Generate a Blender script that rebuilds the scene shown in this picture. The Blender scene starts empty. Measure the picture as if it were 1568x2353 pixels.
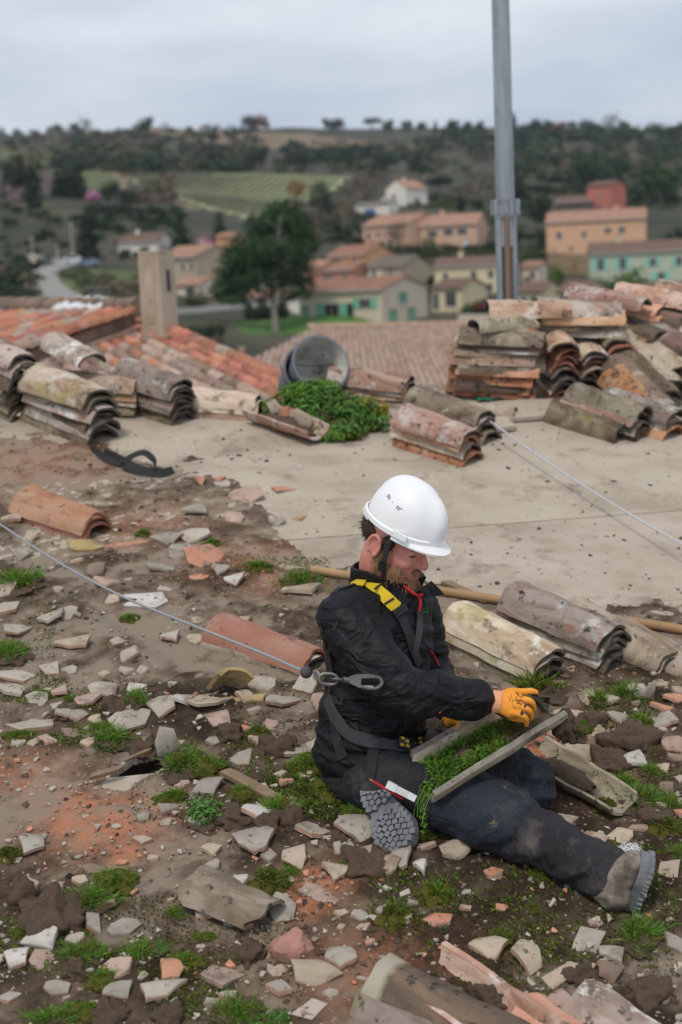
import bpy, bmesh, math, random
import numpy as np
from mathutils import Vector, Matrix, noise as mnoise
random.seed(7); RNG = np.random.default_rng(11)
scn = bpy.context.scene
COL = scn.collection
R = math.radians

# ------------------------------------------------------------------ camera
FPX, PCX, PCY = 3267.0, 784.0, 1176.5          # focal length and centre in photo pixels (1568 wide)
PITCH, ROLL = math.atan(536 / FPX), R(2.5)
_f = np.array([0, math.cos(PITCH), -math.sin(PITCH)]); _u0 = np.array([0, math.sin(PITCH), math.cos(PITCH)]); _r0 = np.array([1., 0, 0])
CR = math.cos(ROLL) * _r0 - math.sin(ROLL) * _u0
CU = math.cos(ROLL) * _u0 + math.sin(ROLL) * _r0
CF = _f
cam_data = bpy.data.cameras.new('camera'); cam = bpy.data.objects.new('camera', cam_data); COL.objects.link(cam)
cam.matrix_world = Matrix(((CR[0], CU[0], -CF[0], 0), (CR[1], CU[1], -CF[1], 0), (CR[2], CU[2], -CF[2], 0), (0, 0, 0, 1)))
cam_data.sensor_fit = 'HORIZONTAL'; cam_data.sensor_width = 24.0; cam_data.lens = 24.0 * FPX / 1568
cam_data.clip_start = 0.05; cam_data.clip_end = 6000
cam_data.dof.use_dof = True; cam_data.dof.focus_distance = 4.4; cam_data.dof.aperture_fstop = 2.5
scn.camera = cam

def ray(u, v): return CF + CR * (u - PCX) / FPX - CU * (v - PCY) / FPX
def P(u, v, d): return ray(u, v) * d
def proj(p):
    p = np.asarray(p, float); d = p @ CF
    return PCX + FPX * (p @ CR) / d, PCY - FPX * (p @ CU) / d, d

# ------------------------------------------------------------------ world and sun
SUN_EL, SUN_AZ = R(58), R(200)
world = bpy.data.worlds.new('World'); scn.world = world; world.use_nodes = True
nt = world.node_tree; nt.nodes.clear()
def N(t, kind, **kw):
    n = t.nodes.new(kind)
    for k, v in kw.items():
        if k.startswith('i_'):
            key = k[2:]; key = int(key) if key.isdigit() else key.replace('_', ' ')
            n.inputs[key].default_value = v
        else: setattr(n, k, v)
    return n
sky = N(nt, 'ShaderNodeTexSky', sky_type='NISHITA', sun_disc=False, sun_elevation=SUN_EL, sun_rotation=SUN_AZ)
tc = N(nt, 'ShaderNodeTexCoord'); mp = N(nt, 'ShaderNodeMapping'); mp.inputs['Scale'].default_value = (1, 1, 3.6)
nz = N(nt, 'ShaderNodeTexNoise', i_Scale=2.6, i_Detail=6.0, i_Roughness=0.5)
rp = N(nt, 'ShaderNodeValToRGB'); rp.color_ramp.elements[0].position = 0.34; rp.color_ramp.elements[1].position = 0.66
rp.color_ramp.elements[0].color = (4.1, 4.85, 6.0, 1); rp.color_ramp.elements[1].color = (8.0, 8.45, 9.0, 1)
mx = N(nt, 'ShaderNodeMix', data_type='RGBA'); mx.inputs[0].default_value = 0.93
bg = N(nt, 'ShaderNodeBackground', i_Strength=0.087); wo = N(nt, 'ShaderNodeOutputWorld')
L = nt.links.new
L(tc.outputs['Generated'], mp.inputs['Vector']); L(mp.outputs[0], nz.inputs['Vector']); L(nz.outputs['Fac'], rp.inputs['Fac'])
L(sky.outputs[0], mx.inputs[6]); L(rp.outputs[0], mx.inputs[7]); L(mx.outputs[2], bg.inputs['Color']); L(bg.outputs[0], wo.inputs['Surface'])
sd = bpy.data.lights.new('sun', 'SUN'); sd.energy = 1.5; sd.angle = R(12); sd.color = (1.0, 0.94, 0.85)
sun = bpy.data.objects.new('sun', sd); COL.objects.link(sun)
sdir = Vector((math.sin(SUN_AZ) * math.cos(SUN_EL), math.cos(SUN_AZ) * math.cos(SUN_EL), math.sin(SUN_EL)))
sun.rotation_euler = sdir.to_track_quat('Z', 'Y').to_euler(); sun.location = (0, -5, 30)
scn.view_settings.view_transform = 'Standard'; scn.view_settings.look = 'None'
scn.view_settings.exposure = 0.30; scn.view_settings.gamma = 1.0; scn.view_settings.use_curve_mapping = False
scn.cycles.max_bounces = 6; scn.cycles.volume_bounces = 0; scn.cycles.use_denoising = True

# ------------------------------------------------------------------ materials
def lin(c):
    if isinstance(c, str):
        c = [int(c[i:i + 2], 16) / 255 for i in (0, 2, 4)]
        c = [x / 12.92 if x <= .04045 else ((x + .055) / 1.055) ** 2.4 for x in c]
    return (c[0], c[1], c[2], 1)
def pmat(name, cols, scale=6, rough=.85, bump=.3, bscale=40, spots=(), rand=1.0, detail=6, island=0.0, val=0.0, spec=.3, metal=0, stretch=None, bdist=.01, distort=0.0, coat=0, crease=None):
    """noise-driven material. cols: [(pos, colour)], spots: [(scale, lo, hi, colour)], val = random brightness per object, island = per loose piece"""
    m = bpy.data.materials.new(name); m.use_nodes = True; t = m.node_tree; t.nodes.clear(); L = t.links.new
    out = N(t, 'ShaderNodeOutputMaterial'); b = N(t, 'ShaderNodeBsdfPrincipled'); L(b.outputs[0], out.inputs[0])
    b.inputs['Roughness'].default_value = rough; b.inputs['Specular IOR Level'].default_value = spec; b.inputs['Metallic'].default_value = metal
    if coat: b.inputs['Coat Weight'].default_value = coat; b.inputs['Coat Roughness'].default_value = .25
    tc = N(t, 'ShaderNodeTexCoord'); vec = tc.outputs['Object']
    oi = N(t, 'ShaderNodeObjectInfo')
    if rand:
        mul = N(t, 'ShaderNodeMath', operation='MULTIPLY'); mul.inputs[1].default_value = 37.0 * rand; L(oi.outputs['Random'], mul.inputs[0])
        ad = N(t, 'ShaderNodeVectorMath', operation='ADD'); L(vec, ad.inputs[0]); L(mul.outputs[0], ad.inputs[1]); vec = ad.outputs[0]
    if stretch:
        mp = N(t, 'ShaderNodeMapping'); mp.inputs['Scale'].default_value = stretch; L(vec, mp.inputs[0]); svec = mp.outputs[0]
    else: svec = vec
    nz = N(t, 'ShaderNodeTexNoise', i_Scale=float(scale), i_Detail=float(detail), i_Roughness=.6, i_Distortion=float(distort)); L(svec, nz.inputs['Vector'])
    rp = N(t, 'ShaderNodeValToRGB'); el = rp.color_ramp.elements
    while len(el) < len(cols): el.new(.5)
    for e, (p_, c_) in zip(el, cols): e.position = p_; e.color = lin(c_)
    L(nz.outputs['Fac'], rp.inputs[0]); col = rp.outputs[0]
    for i, (sc_, lo, hi, c_) in enumerate(spots):
        n2 = N(t, 'ShaderNodeTexNoise', i_Scale=float(sc_), i_Detail=5.0, i_Roughness=.65)
        sh = N(t, 'ShaderNodeVectorMath', operation='ADD'); sh.inputs[1].default_value = (7.3 * (i + 1), 3.1 * i, 1.7); L(vec, sh.inputs[0]); L(sh.outputs[0], n2.inputs['Vector'])
        mr = N(t, 'ShaderNodeMapRange'); mr.inputs[1].default_value = lo; mr.inputs[2].default_value = hi; L(n2.outputs['Fac'], mr.inputs[0])
        mi = N(t, 'ShaderNodeMix', data_type='RGBA'); mi.inputs[7].default_value = lin(c_); L(mr.outputs[0], mi.inputs[0]); L(col, mi.inputs[6]); col = mi.outputs[2]
    if val or island:
        hs = N(t, 'ShaderNodeHueSaturation'); L(col, hs.inputs['Color']); col = hs.outputs[0]
        src = oi.outputs['Random']
        if island: src = N(t, 'ShaderNodeNewGeometry').outputs['Random Per Island']
        mr = N(t, 'ShaderNodeMapRange'); k = island or val; mr.inputs[3].default_value = 1 - k; mr.inputs[4].default_value = 1 + k; L(src, mr.inputs[0]); L(mr.outputs[0], hs.inputs['Value'])
        m2 = N(t, 'ShaderNodeMath', operation='MULTIPLY'); m2.inputs[1].default_value = 7.77; fr = N(t, 'ShaderNodeMath', operation='FRACT'); L(src, m2.inputs[0]); L(m2.outputs[0], fr.inputs[0])
        mr2 = N(t, 'ShaderNodeMapRange'); mr2.inputs[3].default_value = .5 - .05 * k; mr2.inputs[4].default_value = .5 + .05 * k; L(fr.outputs[0], mr2.inputs[0]); L(mr2.outputs[0], hs.inputs['Hue'])
    L(col, b.inputs['Base Color'])
    if bump:
        n3 = N(t, 'ShaderNodeTexNoise', i_Scale=float(bscale), i_Detail=6.0, i_Roughness=.7); L(vec, n3.inputs['Vector'])
        bp = N(t, 'ShaderNodeBump'); bp.inputs['Strength'].default_value = bump; bp.inputs['Distance'].default_value = bdist
        L(n3.outputs['Fac'], bp.inputs['Height']); nrm_out = bp.outputs[0]
        if crease:
            cm = N(t, 'ShaderNodeMapping'); cm.inputs['Scale'].default_value = crease[3]; cm.inputs['Rotation'].default_value = crease[4]; L(vec, cm.inputs[0])
            n5 = N(t, 'ShaderNodeTexNoise', i_Scale=float(crease[0]), i_Detail=2.5, i_Roughness=.5, i_Distortion=1.2); L(cm.outputs[0], n5.inputs['Vector'])
            s5 = N(t, 'ShaderNodeMath', operation='SUBTRACT'); s5.inputs[1].default_value = .5; L(n5.outputs['Fac'], s5.inputs[0]); a5 = N(t, 'ShaderNodeMath', operation='ABSOLUTE'); L(s5.outputs[0], a5.inputs[0])
            p5 = N(t, 'ShaderNodeMapRange'); p5.inputs[1].default_value = 0; p5.inputs[2].default_value = .16; p5.inputs[3].default_value = 1; p5.inputs[4].default_value = 0; L(a5.outputs[0], p5.inputs[0])
            b5 = N(t, 'ShaderNodeBump'); b5.inputs['Strength'].default_value = crease[1]; b5.inputs['Distance'].default_value = crease[2]; L(p5.outputs[0], b5.inputs['Height']); L(nrm_out, b5.inputs['Normal']); nrm_out = b5.outputs[0]
        L(nrm_out, b.inputs['Normal'])
    return m
M = {}
def flat(name, c, rough=.6, metal=0, spec=.4, bump=0, bscale=80, var=.12):
    c = lin(c)[:3]
    return pmat(name, [(.3, [x * (1 - var) for x in c]), (.7, [min(1, x * (1 + var)) for x in c])], scale=9, rough=rough, metal=metal, spec=spec, bump=bump, bscale=bscale)

# ------------------------------------------------------------------ mesh helper
class MB:
    def __init__(s): s.v = []; s.f = []
    def add(s, verts, faces):
        n = len(s.v); s.v.extend([tuple(map(float, p)) for p in verts]); s.f.extend([tuple(i + n for i in f) for f in faces]); return s
    def box(s, c, ax, size):
        c = np.asarray(c, float); a = [np.asarray(ax[i], float) * size[i] / 2 for i in range(3)]
        vs = [c + x * a[0] + y * a[1] + z * a[2] for z in (-1, 1) for y in (-1, 1) for x in (-1, 1)]
        return s.add(vs, [(0, 2, 3, 1), (4, 5, 7, 6), (0, 1, 5, 4), (2, 6, 7, 3), (0, 4, 6, 2), (1, 3, 7, 5)])
    def abox(s, x0, x1, y0, y1, z0, z1): return s.box(((x0 + x1) / 2, (y0 + y1) / 2, (z0 + z1) / 2), np.eye(3), (x1 - x0, y1 - y0, z1 - z0))
    def tube(s, path, rad, n=8, cap=True, flatten=None, up=None):
        path = [np.asarray(p, float) for p in path]; k = len(path)
        rad = [rad] * k if np.isscalar(rad) else list(rad)
        vs = []; prev = None
        for i in range(k):
            t = path[min(i + 1, k - 1)] - path[max(i - 1, 0)]; t = t / (np.linalg.norm(t) + 1e-9)
            if prev is None:
                a = np.asarray(up, float) if up is not None else (np.array([0, 0, 1.]) if abs(t[2]) < .9 else np.array([1., 0, 0]))
            else: a = prev
            a = a - t * (a @ t); a /= (np.linalg.norm(a) + 1e-9); prev = a; b = np.cross(t, a)
            r = rad[i]; ra, rb = (r if not np.isscalar(r) else (r, r))
            for j in range(n):
                th = 2 * math.pi * j / n; vs.append(path[i] + a * ra * math.cos(th) + b * rb * math.sin(th))
        fs = [(i * n + j, i * n + (j + 1) % n, (i + 1) * n + (j + 1) % n, (i + 1) * n + j) for i in range(k - 1) for j in range(n)]
        if cap: fs.append(tuple(range(n - 1, -1, -1))); fs.append(tuple((k - 1) * n + j for j in range(n)))
        return s.add(vs, fs)
    def prism(s, poly, off):
        """closed solid: polygon (3D points) extruded by vector off"""
        n = len(poly); poly = [np.asarray(p, float) for p in poly]; off = np.asarray(off, float)
        return s.add(poly + [p + off for p in poly], [tuple(range(n))[::-1], tuple(range(n, 2 * n))] + [(i, (i + 1) % n, n + (i + 1) % n, n + i) for i in range(n)])
    def grid(s, pts):
        """pts[i][j] -> quads"""
        h = len(pts); w = len(pts[0])
        return s.add([p for r in pts for p in r], [(i * w + j, i * w + j + 1, (i + 1) * w + j + 1, (i + 1) * w + j) for i in range(h - 1) for j in range(w - 1)])
    def mesh(s, name, mat, smooth=False, origin=None, recalc=True):
        me = bpy.data.meshes.new(name)
        v = np.array(s.v, float).reshape(-1, 3)
        if origin is not None: v = v - np.asarray(origin, float)
        me.from_pydata(v.tolist(), [], s.f); me.update()
        if recalc and len(s.f) < 60000:
            bm = bmesh.new(); bm.from_mesh(me); bmesh.ops.recalc_face_normals(bm, faces=bm.faces); bm.to_mesh(me); bm.free()
        if mat is not None:
            for m_ in (mat if isinstance(mat, (list, tuple)) else [mat]): me.materials.append(m_)
        if smooth:
            me.polygons.foreach_set('use_smooth', [True] * len(me.polygons))
            if smooth != 'all': me.set_sharp_from_angle(angle=R(smooth if smooth is not True else 40))
        return me
    def build(s, name, mat, parent=None, smooth=False, origin=None, recalc=True):
        """origin: world point that becomes the object's location"""
        if parent is not None and origin is None: origin = np.zeros(3)
        if parent is not None:
            po = np.array(world_loc(parent))
            o = bpy.data.objects.new(name, s.mesh(name, mat, smooth, po, recalc)); COL.objects.link(o); o.parent = parent
        else:
            o = bpy.data.objects.new(name, s.mesh(name, mat, smooth, origin, recalc)); COL.objects.link(o)
            if origin is not None: o.location = origin
        return o
def world_loc(o):
    l = Vector((0, 0, 0))
    while o is not None: l = l + o.location; o = o.parent
    return l
def tag(o, label=None, cat=None, group=None, kind=None):
    if label: o['label'] = label
    if cat: o['category'] = cat
    if group: o['group'] = group
    if kind: o['kind'] = kind
    return o
def empty(name, loc=(0, 0, 0), label=None, cat=None, group=None):
    o = bpy.data.objects.new(name, None); o.empty_display_size = .1; COL.objects.link(o); o.location = tuple(float(x) for x in loc)
    return tag(o, label, cat, group)
def inst(name, mesh, mat4, parent=None, scale=None):
    o = bpy.data.objects.new(name, mesh); COL.objects.link(o)
    if parent is not None:
        o.parent = parent; mat4 = Matrix.Translation(-world_loc(parent)) @ mat4
    o.matrix_basis = mat4
    return o
def m4(x, y, z, loc):
    return Matrix(((x[0], y[0], z[0], loc[0]), (x[1], y[1], z[1], loc[1]), (x[2], y[2], z[2], loc[2]), (0, 0, 0, 1)))
def unit(a): a = np.asarray(a, float); return a / (np.linalg.norm(a) + 1e-12)

# value noise on arrays
_perm = RNG.random((64, 64))
def vnoise(x, y):
    xi = np.floor(x).astype(int); yi = np.floor(y).astype(int); fx = x - xi; fy = y - yi
    fx = fx * fx * (3 - 2 * fx); fy = fy * fy * (3 - 2 * fy)
    g = lambda a, b: _perm[a % 64, b % 64]
    return (g(xi, yi) * (1 - fx) + g(xi + 1, yi) * fx) * (1 - fy) + (g(xi, yi + 1) * (1 - fx) + g(xi + 1, yi + 1) * fx) * fy
def fbm(x, y, o=4, gain=.5):
    s = 0; a = 1; tot = 0
    for i in range(o): s = s + a * vnoise(x * 2 ** i + 17.3 * i, y * 2 ** i + 5.1 * i); tot += a; a *= gain
    return s / tot

# ------------------------------------------------------------------ roof frame
AL, PSI = R(14), R(10)
_g2 = np.array([-math.sin(PSI), math.cos(PSI)]); _ta = math.tan(AL)
_p0 = P(850, 1800, 4.5); RZ0 = _p0[2] - _ta * (_g2 @ _p0[:2])
def roof_z(x, y): return RZ0 + _ta * (-math.sin(PSI) * x + math.cos(PSI) * y)
def G(u, v, h=0.0):
    """point on the roof plane seen at photo pixel (u, v), lifted by h along the roof normal"""
    d = ray(u, v); s = (RZ0) / (d[2] - _ta * (_g2 @ d[:2])); return d * s + RN * h
RS = np.array([math.cos(PSI), math.sin(PSI), 0.]); RT = unit([_g2[0], _g2[1], _ta]); RN = np.cross(RS, RT)
RO = P(850, 1800, 4.5)
def st(p): q = np.asarray(p) - RO; return float(q @ RS), float(q @ RT)
def RP(s, t, h=0.0): return RO + RS * s + RT * t + RN * h
def scale_at(u, v): return FPX / float(G(u, v) @ CF)       # photo pixels per metre on the roof there
# ================================================================== LAND
PROF = {  # photo column -> (distance, photo row where that ground shows)
    150: [(8, 3600), (25, 1500), (60, 950), (100, 800), (140, 725), (180, 690), (230, 640), (290, 600), (340, 560), (400, 470), (470, 425), (600, 385), (900, 340), (1300, 300)],
    700: [(8, 3600), (25, 1700), (60, 1050), (130, 830), (170, 768), (200, 728), (240, 665), (300, 570), (400, 512), (480, 470), (620, 398), (800, 370), (1050, 335), (1300, 300)],
    1350: [(8, 3600), (25, 1500), (60, 950), (110, 800), (150, 735), (200, 690), (240, 645), (280, 600), (330, 545), (400, 495), (500, 445), (650, 392), (900, 345), (1300, 298)]}
_us = sorted(PROF)
_tabs = []
for u_ in _us:
    ys = []; zs = []
    for yd, v_ in PROF[u_]:
        d = ray(u_, v_); k = yd / d[1]; ys.append(math.log(yd)); zs.append(d[2] * k)
    _tabs.append((np.array(ys), np.array(zs), ray(u_, 640)[0] / ray(u_, 640)[1]))
def terr_z(x, y):
    x = np.asarray(x, float); y = np.asarray(y, float); ly = np.log(np.maximum(y, 8)); a = x / np.maximum(y, 8)
    z = [np.interp(ly, t[0], t[1]) for t in _tabs]; A = [t[2] for t in _tabs]
    w = np.clip((a - A[0]) / (A[1] - A[0]), 0, 1); z01 = z[0] * (1 - w) + z[1] * w
    w2 = np.clip((a - A[1]) / (A[2] - A[1]), 0, 1); zz = np.where(a < A[1], z01, z[1] * (1 - w2) + z[2] * w2)
    amp = np.clip((y - 150) / 900, 0, 1)
    zz = zz + amp * 16 * (fbm(x / 130 + 3, y / 130, 4) - .5)
    return zz - np.clip(y - 1320, 0, 1e9) * .16
def T(u, v):
    d = ray(u, v); t = 20 * 1.004 ** np.arange(1200); p = d[None, :] * t[:, None]
    below = p[:, 2] < terr_z(p[:, 0], p[:, 1]); i = int(np.argmax(below)) if below.any() else 1199
    return d * t[i]
def TD(u, dist):
    d = ray(u, 640); x, y = d[0] * dist, d[1] * dist
    return np.array([x, y, float(terr_z(x, y))])
def mpp(p): return float(np.asarray(p) @ CF) / FPX        # metres per photo pixel at a point

M['scrub'] = pmat('scrub', [(.3, (.036, .040, .026)), (.5, (.058, .056, .036)), (.62, (.095, .08, .054)), (.75, (.048, .055, .032))], scale=.045, rough=1, rand=0, bump=.5, bscale=.5, bdist=1.0, spots=[(.2, .55, .65, (.03, .04, .018))])
M['dry_field'] = pmat('dry_field', [(.3, (.16, .115, .072)), (.7, (.22, .165, .10))], scale=.03, rough=1, rand=0, bump=0, spots=[(.12, .58, .68, (.09, .085, .045))])
M['vine_field'] = pmat('vine_field', [(.3, (.23, .285, .135)), (.7, (.32, .31, .18))], scale=.06, rough=1, rand=0, bump=0)
M['lawn'] = pmat('lawn', [(.3, (.055, .13, .022)), (.7, (.085, .18, .035))], scale=.3, rough=1, rand=0, bump=.3, bscale=8, bdist=.1, spots=[(.15, .55, .7, (.10, .12, .04))])
M['meadow'] = pmat('meadow', [(.3, (.06, .10, .03)), (.55, (.11, .12, .05)), (.75, (.08, .13, .03))], scale=.08, rough=1, rand=0, bump=.3, bscale=3, bdist=.2)
M['road'] = pmat('road', [(.3, (.23, .22, .20)), (.7, (.30, .29, .27))], scale=.5, rough=.95, rand=0, bump=.1)
M['vine'] = pmat('vine', [(.3, (.14, .12, .08)), (.7, (.17, .18, .09))], scale=1.2, rough=1, rand=0, bump=0)

def inpoly(px, py, poly):
    ins = np.zeros(px.shape, bool); n = len(poly); j = n - 1
    for i in range(n):
        xi, yi = poly[i]; xj, yj = poly[j]
        c = ((yi > py) != (yj > py)) & (px < (xj - xi) * (py - yi) / (yj - yi + 1e-12) + xi); ins ^= c; j = i
    return ins
# fields laid out as plan outlines on the land
def plan(pts): return [tuple(T(u, v)[:2]) for u, v in pts]
VINE = plan([(285, 402), (600, 398), (800, 404), (760, 440), (700, 470), (640, 486), (560, 500), (480, 480), (400, 450), (330, 430)])
FIELDS = [(1, plan([(295, 296), (600, 303), (760, 312), (860, 322), (880, 340), (640, 345), (470, 322), (360, 316)])),
          (1, plan([(240, 385), (270, 390), (300, 428), (280, 432)])), (1, plan([(380, 455), (480, 485), (440, 480)])),
          (1, plan([(180, 372), (235, 385), (240, 402), (200, 385)])),
          (2, VINE), (4, plan([(0, 340), (150, 352), (190, 380), (80, 380), (0, 375)])), (4, plan([(180, 385), (260, 400), (280, 430), (200, 440)])),
          (3, plan([(530, 742), (690, 726), (800, 728), (870, 745), (700, 765), (560, 768)])),
          (4, plan([(110, 640), (160, 620), (330, 622), (330, 690), (140, 690)])), (1, plan([(850, 325), (1000, 330), (980, 350), (880, 350)]))]
ny, nx = 230, 190
yy = np.geomspace(14, 2200, ny); aa = np.linspace(-.42, .42, nx)
X = aa[None, :] * yy[:, None] + np.sign(aa)[None, :] * 6 * np.abs(aa)[None, :]; Y = np.repeat(yy[:, None], nx, 1); Z = terr_z(X, Y)
lb = MB(); lb.grid(np.stack([X, Y, Z], -1).tolist())
land = lb.build('hillside', [M['scrub'], M['dry_field'], M['vine_field'], M['lawn'], M['meadow']], smooth='all', recalc=False)
tag(land, kind='structure')
fx = (X[:-1, :-1] + X[1:, 1:]) / 2; fy = (Y[:-1, :-1] + Y[1:, 1:]) / 2; mi = np.zeros(fx.shape, int)
for k, poly in FIELDS: mi[inpoly(fx, fy, poly)] = k
land.data.polygons.foreach_set('material_index', mi.ravel().astype('i'))

# vineyard rows running up the slope
vb = MB(); vx = [p[0] for p in VINE]; vy = [p[1] for p in VINE]
vdir = unit([.10, 1.0]); vper = np.array([vdir[1], -vdir[0]])
for k in range(-60, 60):
    base = np.array([np.mean(vx), np.mean(vy)]) + vper * k * 2.6; seg = []
    for q in np.arange(-160, 160, 4.0):
        p = base + vdir * q
        if inpoly(np.array([p[0]]), np.array([p[1]]), VINE)[0]: seg.append(p)
        else:
            if len(seg) > 3:
                z = [float(terr_z(p_[0], p_[1])) for p_ in seg]
                vb.tube([(p_[0], p_[1], z_ + .5) for p_, z_ in zip(seg, z)], [(.32 + .2 * random.random(), .16 + .10 * random.random()) for _ in seg], n=5, up=(0, 0, 1))
            seg = []
tag(vb.build('vineyard', M['vine'], recalc=False), 'long parallel rows of vines on the sloping green field', 'vineyard', kind='stuff')

# road bend on the left, laid 5 cm above the land
rc = [(60, 590), (90, 598), (150, 600), (165, 606), (115, 618), (92, 634), (95, 652), (118, 672), (150, 690)]
def ribbon(pts, w, lift, name, mat):
    mb = MB(); pp = [T(u, v) for u, v in pts]; q = []
    for i in range(len(pp) - 1):
        for k in range(5): q.append(pp[i] + (pp[i + 1] - pp[i]) * k / 5)
    q.append(pp[-1]); rows = []
    for i, p in enumerate(q):
        t = unit((q[min(i + 3, len(q) - 1)] - q[max(i - 3, 0)])[:2]); n = np.array([t[1], -t[0]])
        zc = max(float(terr_z(*(p[:2] + n * s_ * w / 2))) for s_ in (-1, 0, 1))
        rows.append([(p[0] + n[0] * w / 2 * s_, p[1] + n[1] * w / 2 * s_, zc + lift) for s_ in (-1, -.5, 0, .5, 1)])
    mb.grid(rows); return tag(mb.build(name, mat, smooth='all'), kind='structure')
ribbon(rc, 5.5, .12, 'road', M['road'])

# ================================================================== TREES
def leafmat(name, c1, c2, scale=.9, island=.35): return pmat(name, [(.3, c1), (.7, c2)], scale=scale, rough=.9, bump=0, island=island, spec=.15)
M['leaf_pine'] = leafmat('leaf_pine', (.018, .048, .016), (.042, .082, .028)); M['leaf_dark'] = leafmat('leaf_dark', (.018, .034, .018), (.038, .058, .026))
M['leaf_scrub'] = leafmat('leaf_scrub', (.030, .052, .022), (.066, .09, .036)); M['leaf_brush'] = leafmat('leaf_brush', (.10, .08, .055), (.17, .135, .095))
M['leaf_cypress'] = leafmat('leaf_cypress', (.014, .026, .014), (.03, .042, .02)); M['leaf_olive'] = leafmat('leaf_olive', (.055, .075, .032), (.10, .12, .055))
M['leaf_green'] = leafmat('leaf_green', (.05, .11, .025), (.10, .17, .04)); M['leaf_brown'] = leafmat('leaf_brown', (.085, .062, .042), (.15, .11, .075))
M['leaf_rust'] = leafmat('leaf_rust', (.15, .055, .03), (.24, .09, .045)); M['leaf_ochre'] = leafmat('leaf_ochre', (.24, .14, .05), (.34, .2, .08))
M['leaf_pink'] = leafmat('leaf_pink', (.42, .17, .30), (.58, .28, .42)); M['leaf_blossom'] = leafmat('leaf_blossom', (.25, .16, .16), (.38, .27, .26)); M['leaf_red'] = leafmat('leaf_red', (.16, .03, .025), (.25, .06, .04))
M['bark'] = pmat('bark', [(.3, (.20, .165, .14)), (.7, (.32, .27, .235))], scale=3, rough=.95, stretch=(1, 1, .2), bump=.5, bscale=12, bdist=.03)
def leaves(lobes, n, size, seed=0, aspect=.6, up=.25):
    """many leaf-clump quads spread through ellipsoid lobes (cx,cy,cz,rx,ry,rz)"""
    r = np.random.default_rng(seed); lb = np.array(lobes, float); vol = lb[:, 3] * lb[:, 4] * lb[:, 5]; k = r.choice(len(lb), n, p=vol / vol.sum())
    d = r.normal(size=(n, 3)); d /= np.linalg.norm(d, axis=1)[:, None]; rad = r.random(n) ** .38 * (0.85 + .3 * r.random(n))
    c = lb[k, :3] + d * rad[:, None] * lb[k, 3:]
    nrm = d + r.normal(size=(n, 3)) * .55 + np.array([0, 0, up]); nrm /= np.linalg.norm(nrm, axis=1)[:, None]
    a = np.cross(nrm, r.normal(size=(n, 3))); a /= np.linalg.norm(a, axis=1)[:, None]; b = np.cross(nrm, a)
    s = size * (.55 + .9 * r.random(n))[:, None]
    q = np.stack([c - a * s, c + b * s * aspect, c + a * s, c - b * s * aspect], 1).reshape(-1, 3)
    return q
def quads_mesh(name, q, mat):
    me = bpy.data.meshes.new(name); n = len(q) // 4
    me.vertices.add(len(q)); me.vertices.foreach_set('co', q.astype('f').ravel()); me.loops.add(n * 4); me.loops.foreach_set('vertex_index', np.arange(n * 4, dtype='i'))
    me.polygons.add(n); me.polygons.foreach_set('loop_start', np.arange(0, n * 4, 4, dtype='i')); me.update(calc_edges=True); me.validate(); me.materials.append(mat); return me
def lobes_round(seed, w=.5, n=7):
    r = np.random.default_rng(seed); L_ = [(0, 0, .58, w * .62, w * .62, .36)]
    for i in range(n):
        a = 2 * math.pi * i / n + r.random(); h = .32 + .5 * r.random(); k = w * .62 * (1 - abs(h - .55))
        L_.append((math.cos(a) * k, math.sin(a) * k, h, w * .38, w * .38, .19))
    return L_
_tm = {}
def tree_meshes(kind, mat, seed):
    key = (kind, mat, seed)
    if key in _tm: return _tm[key]
    if kind == 'round': q = leaves(lobes_round(seed, .52), 620, .05, seed)
    elif kind == 'bush': q = leaves([(0, 0, .42, .62, .62, .5), (.35, .1, .3, .4, .4, .35), (-.35, -.1, .3, .42, .4, .34), (0, -.3, .3, .4, .4, .35)], 420, .085, seed)
    elif kind == 'cypress': q = leaves([(0, 0, .12 + .1 * i, .17 * (1 - (i / 9.2) ** 2) + .01, .17 * (1 - (i / 9.2) ** 2) + .01, .1) for i in range(9)], 520, .04, seed, up=.8)
    elif kind == 'conifer': q = leaves([(0, 0, .12 + .1 * i, .30 * (1 - i / 9) + .02, .30 * (1 - i / 9) + .02, .075) for i in range(9)], 520, .045, seed)
    elif kind == 'bare': q = leaves(lobes_round(seed, .5, 9), 380, .085, seed, aspect=.07, up=.6)
    elif kind == 'umbrella': q = leaves([(0, 0, .78, .5, .5, .16), (.3, 0, .68, .3, .3, .12), (-.3, .1, .7, .3, .3, .12), (0, -.3, .68, .3, .3, .12)], 520, .055, seed)
    crown = quads_mesh('crown', q, M[mat])
    tb = MB(); hz = .5 if kind != 'cypress' else .3
    tb.tube([(0, 0, -.08), (0.01, 0, .12), (-.01, .01, .3), (.01, 0, hz + .2)], [.035, .026, .02, .008], n=6)
    if kind in ('round', 'bare', 'umbrella'):
        for i in range(5):
            a = i * 1.3 + seed; tb.tube([(0, 0, .25 + .05 * i), (math.cos(a) * .16, math.sin(a) * .16, .45 + .05 * i), (math.cos(a) * .3, math.sin(a) * .3, .62 + .05 * i)], [.014, .009, .004], n=5)
    tr = tb.mesh('trunk', M['bark'], True); _tm[key] = (crown, tr); return _tm[key]
def tree(name, label, cat, u, v, h_px, kind, mat, w=1.0, seed=0, group=None, dist=None, sink=.04):
    p = T(u, v) if dist is None else TD(u, dist); h = h_px * mpp(p)
    e = empty(name, p, label, cat, group); c, t = tree_meshes(kind, mat, seed)
    rz = random.random() * 6.28
    for nm, me in (('crown', c), ('trunk', t)):
        o = bpy.data.objects.new(nm, me); COL.objects.link(o); o.parent = e; o.scale = (h * w, h * w, h); o.rotation_euler = (0, 0, rz); o.location = (0, 0, -sink * h)
    return e

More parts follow.
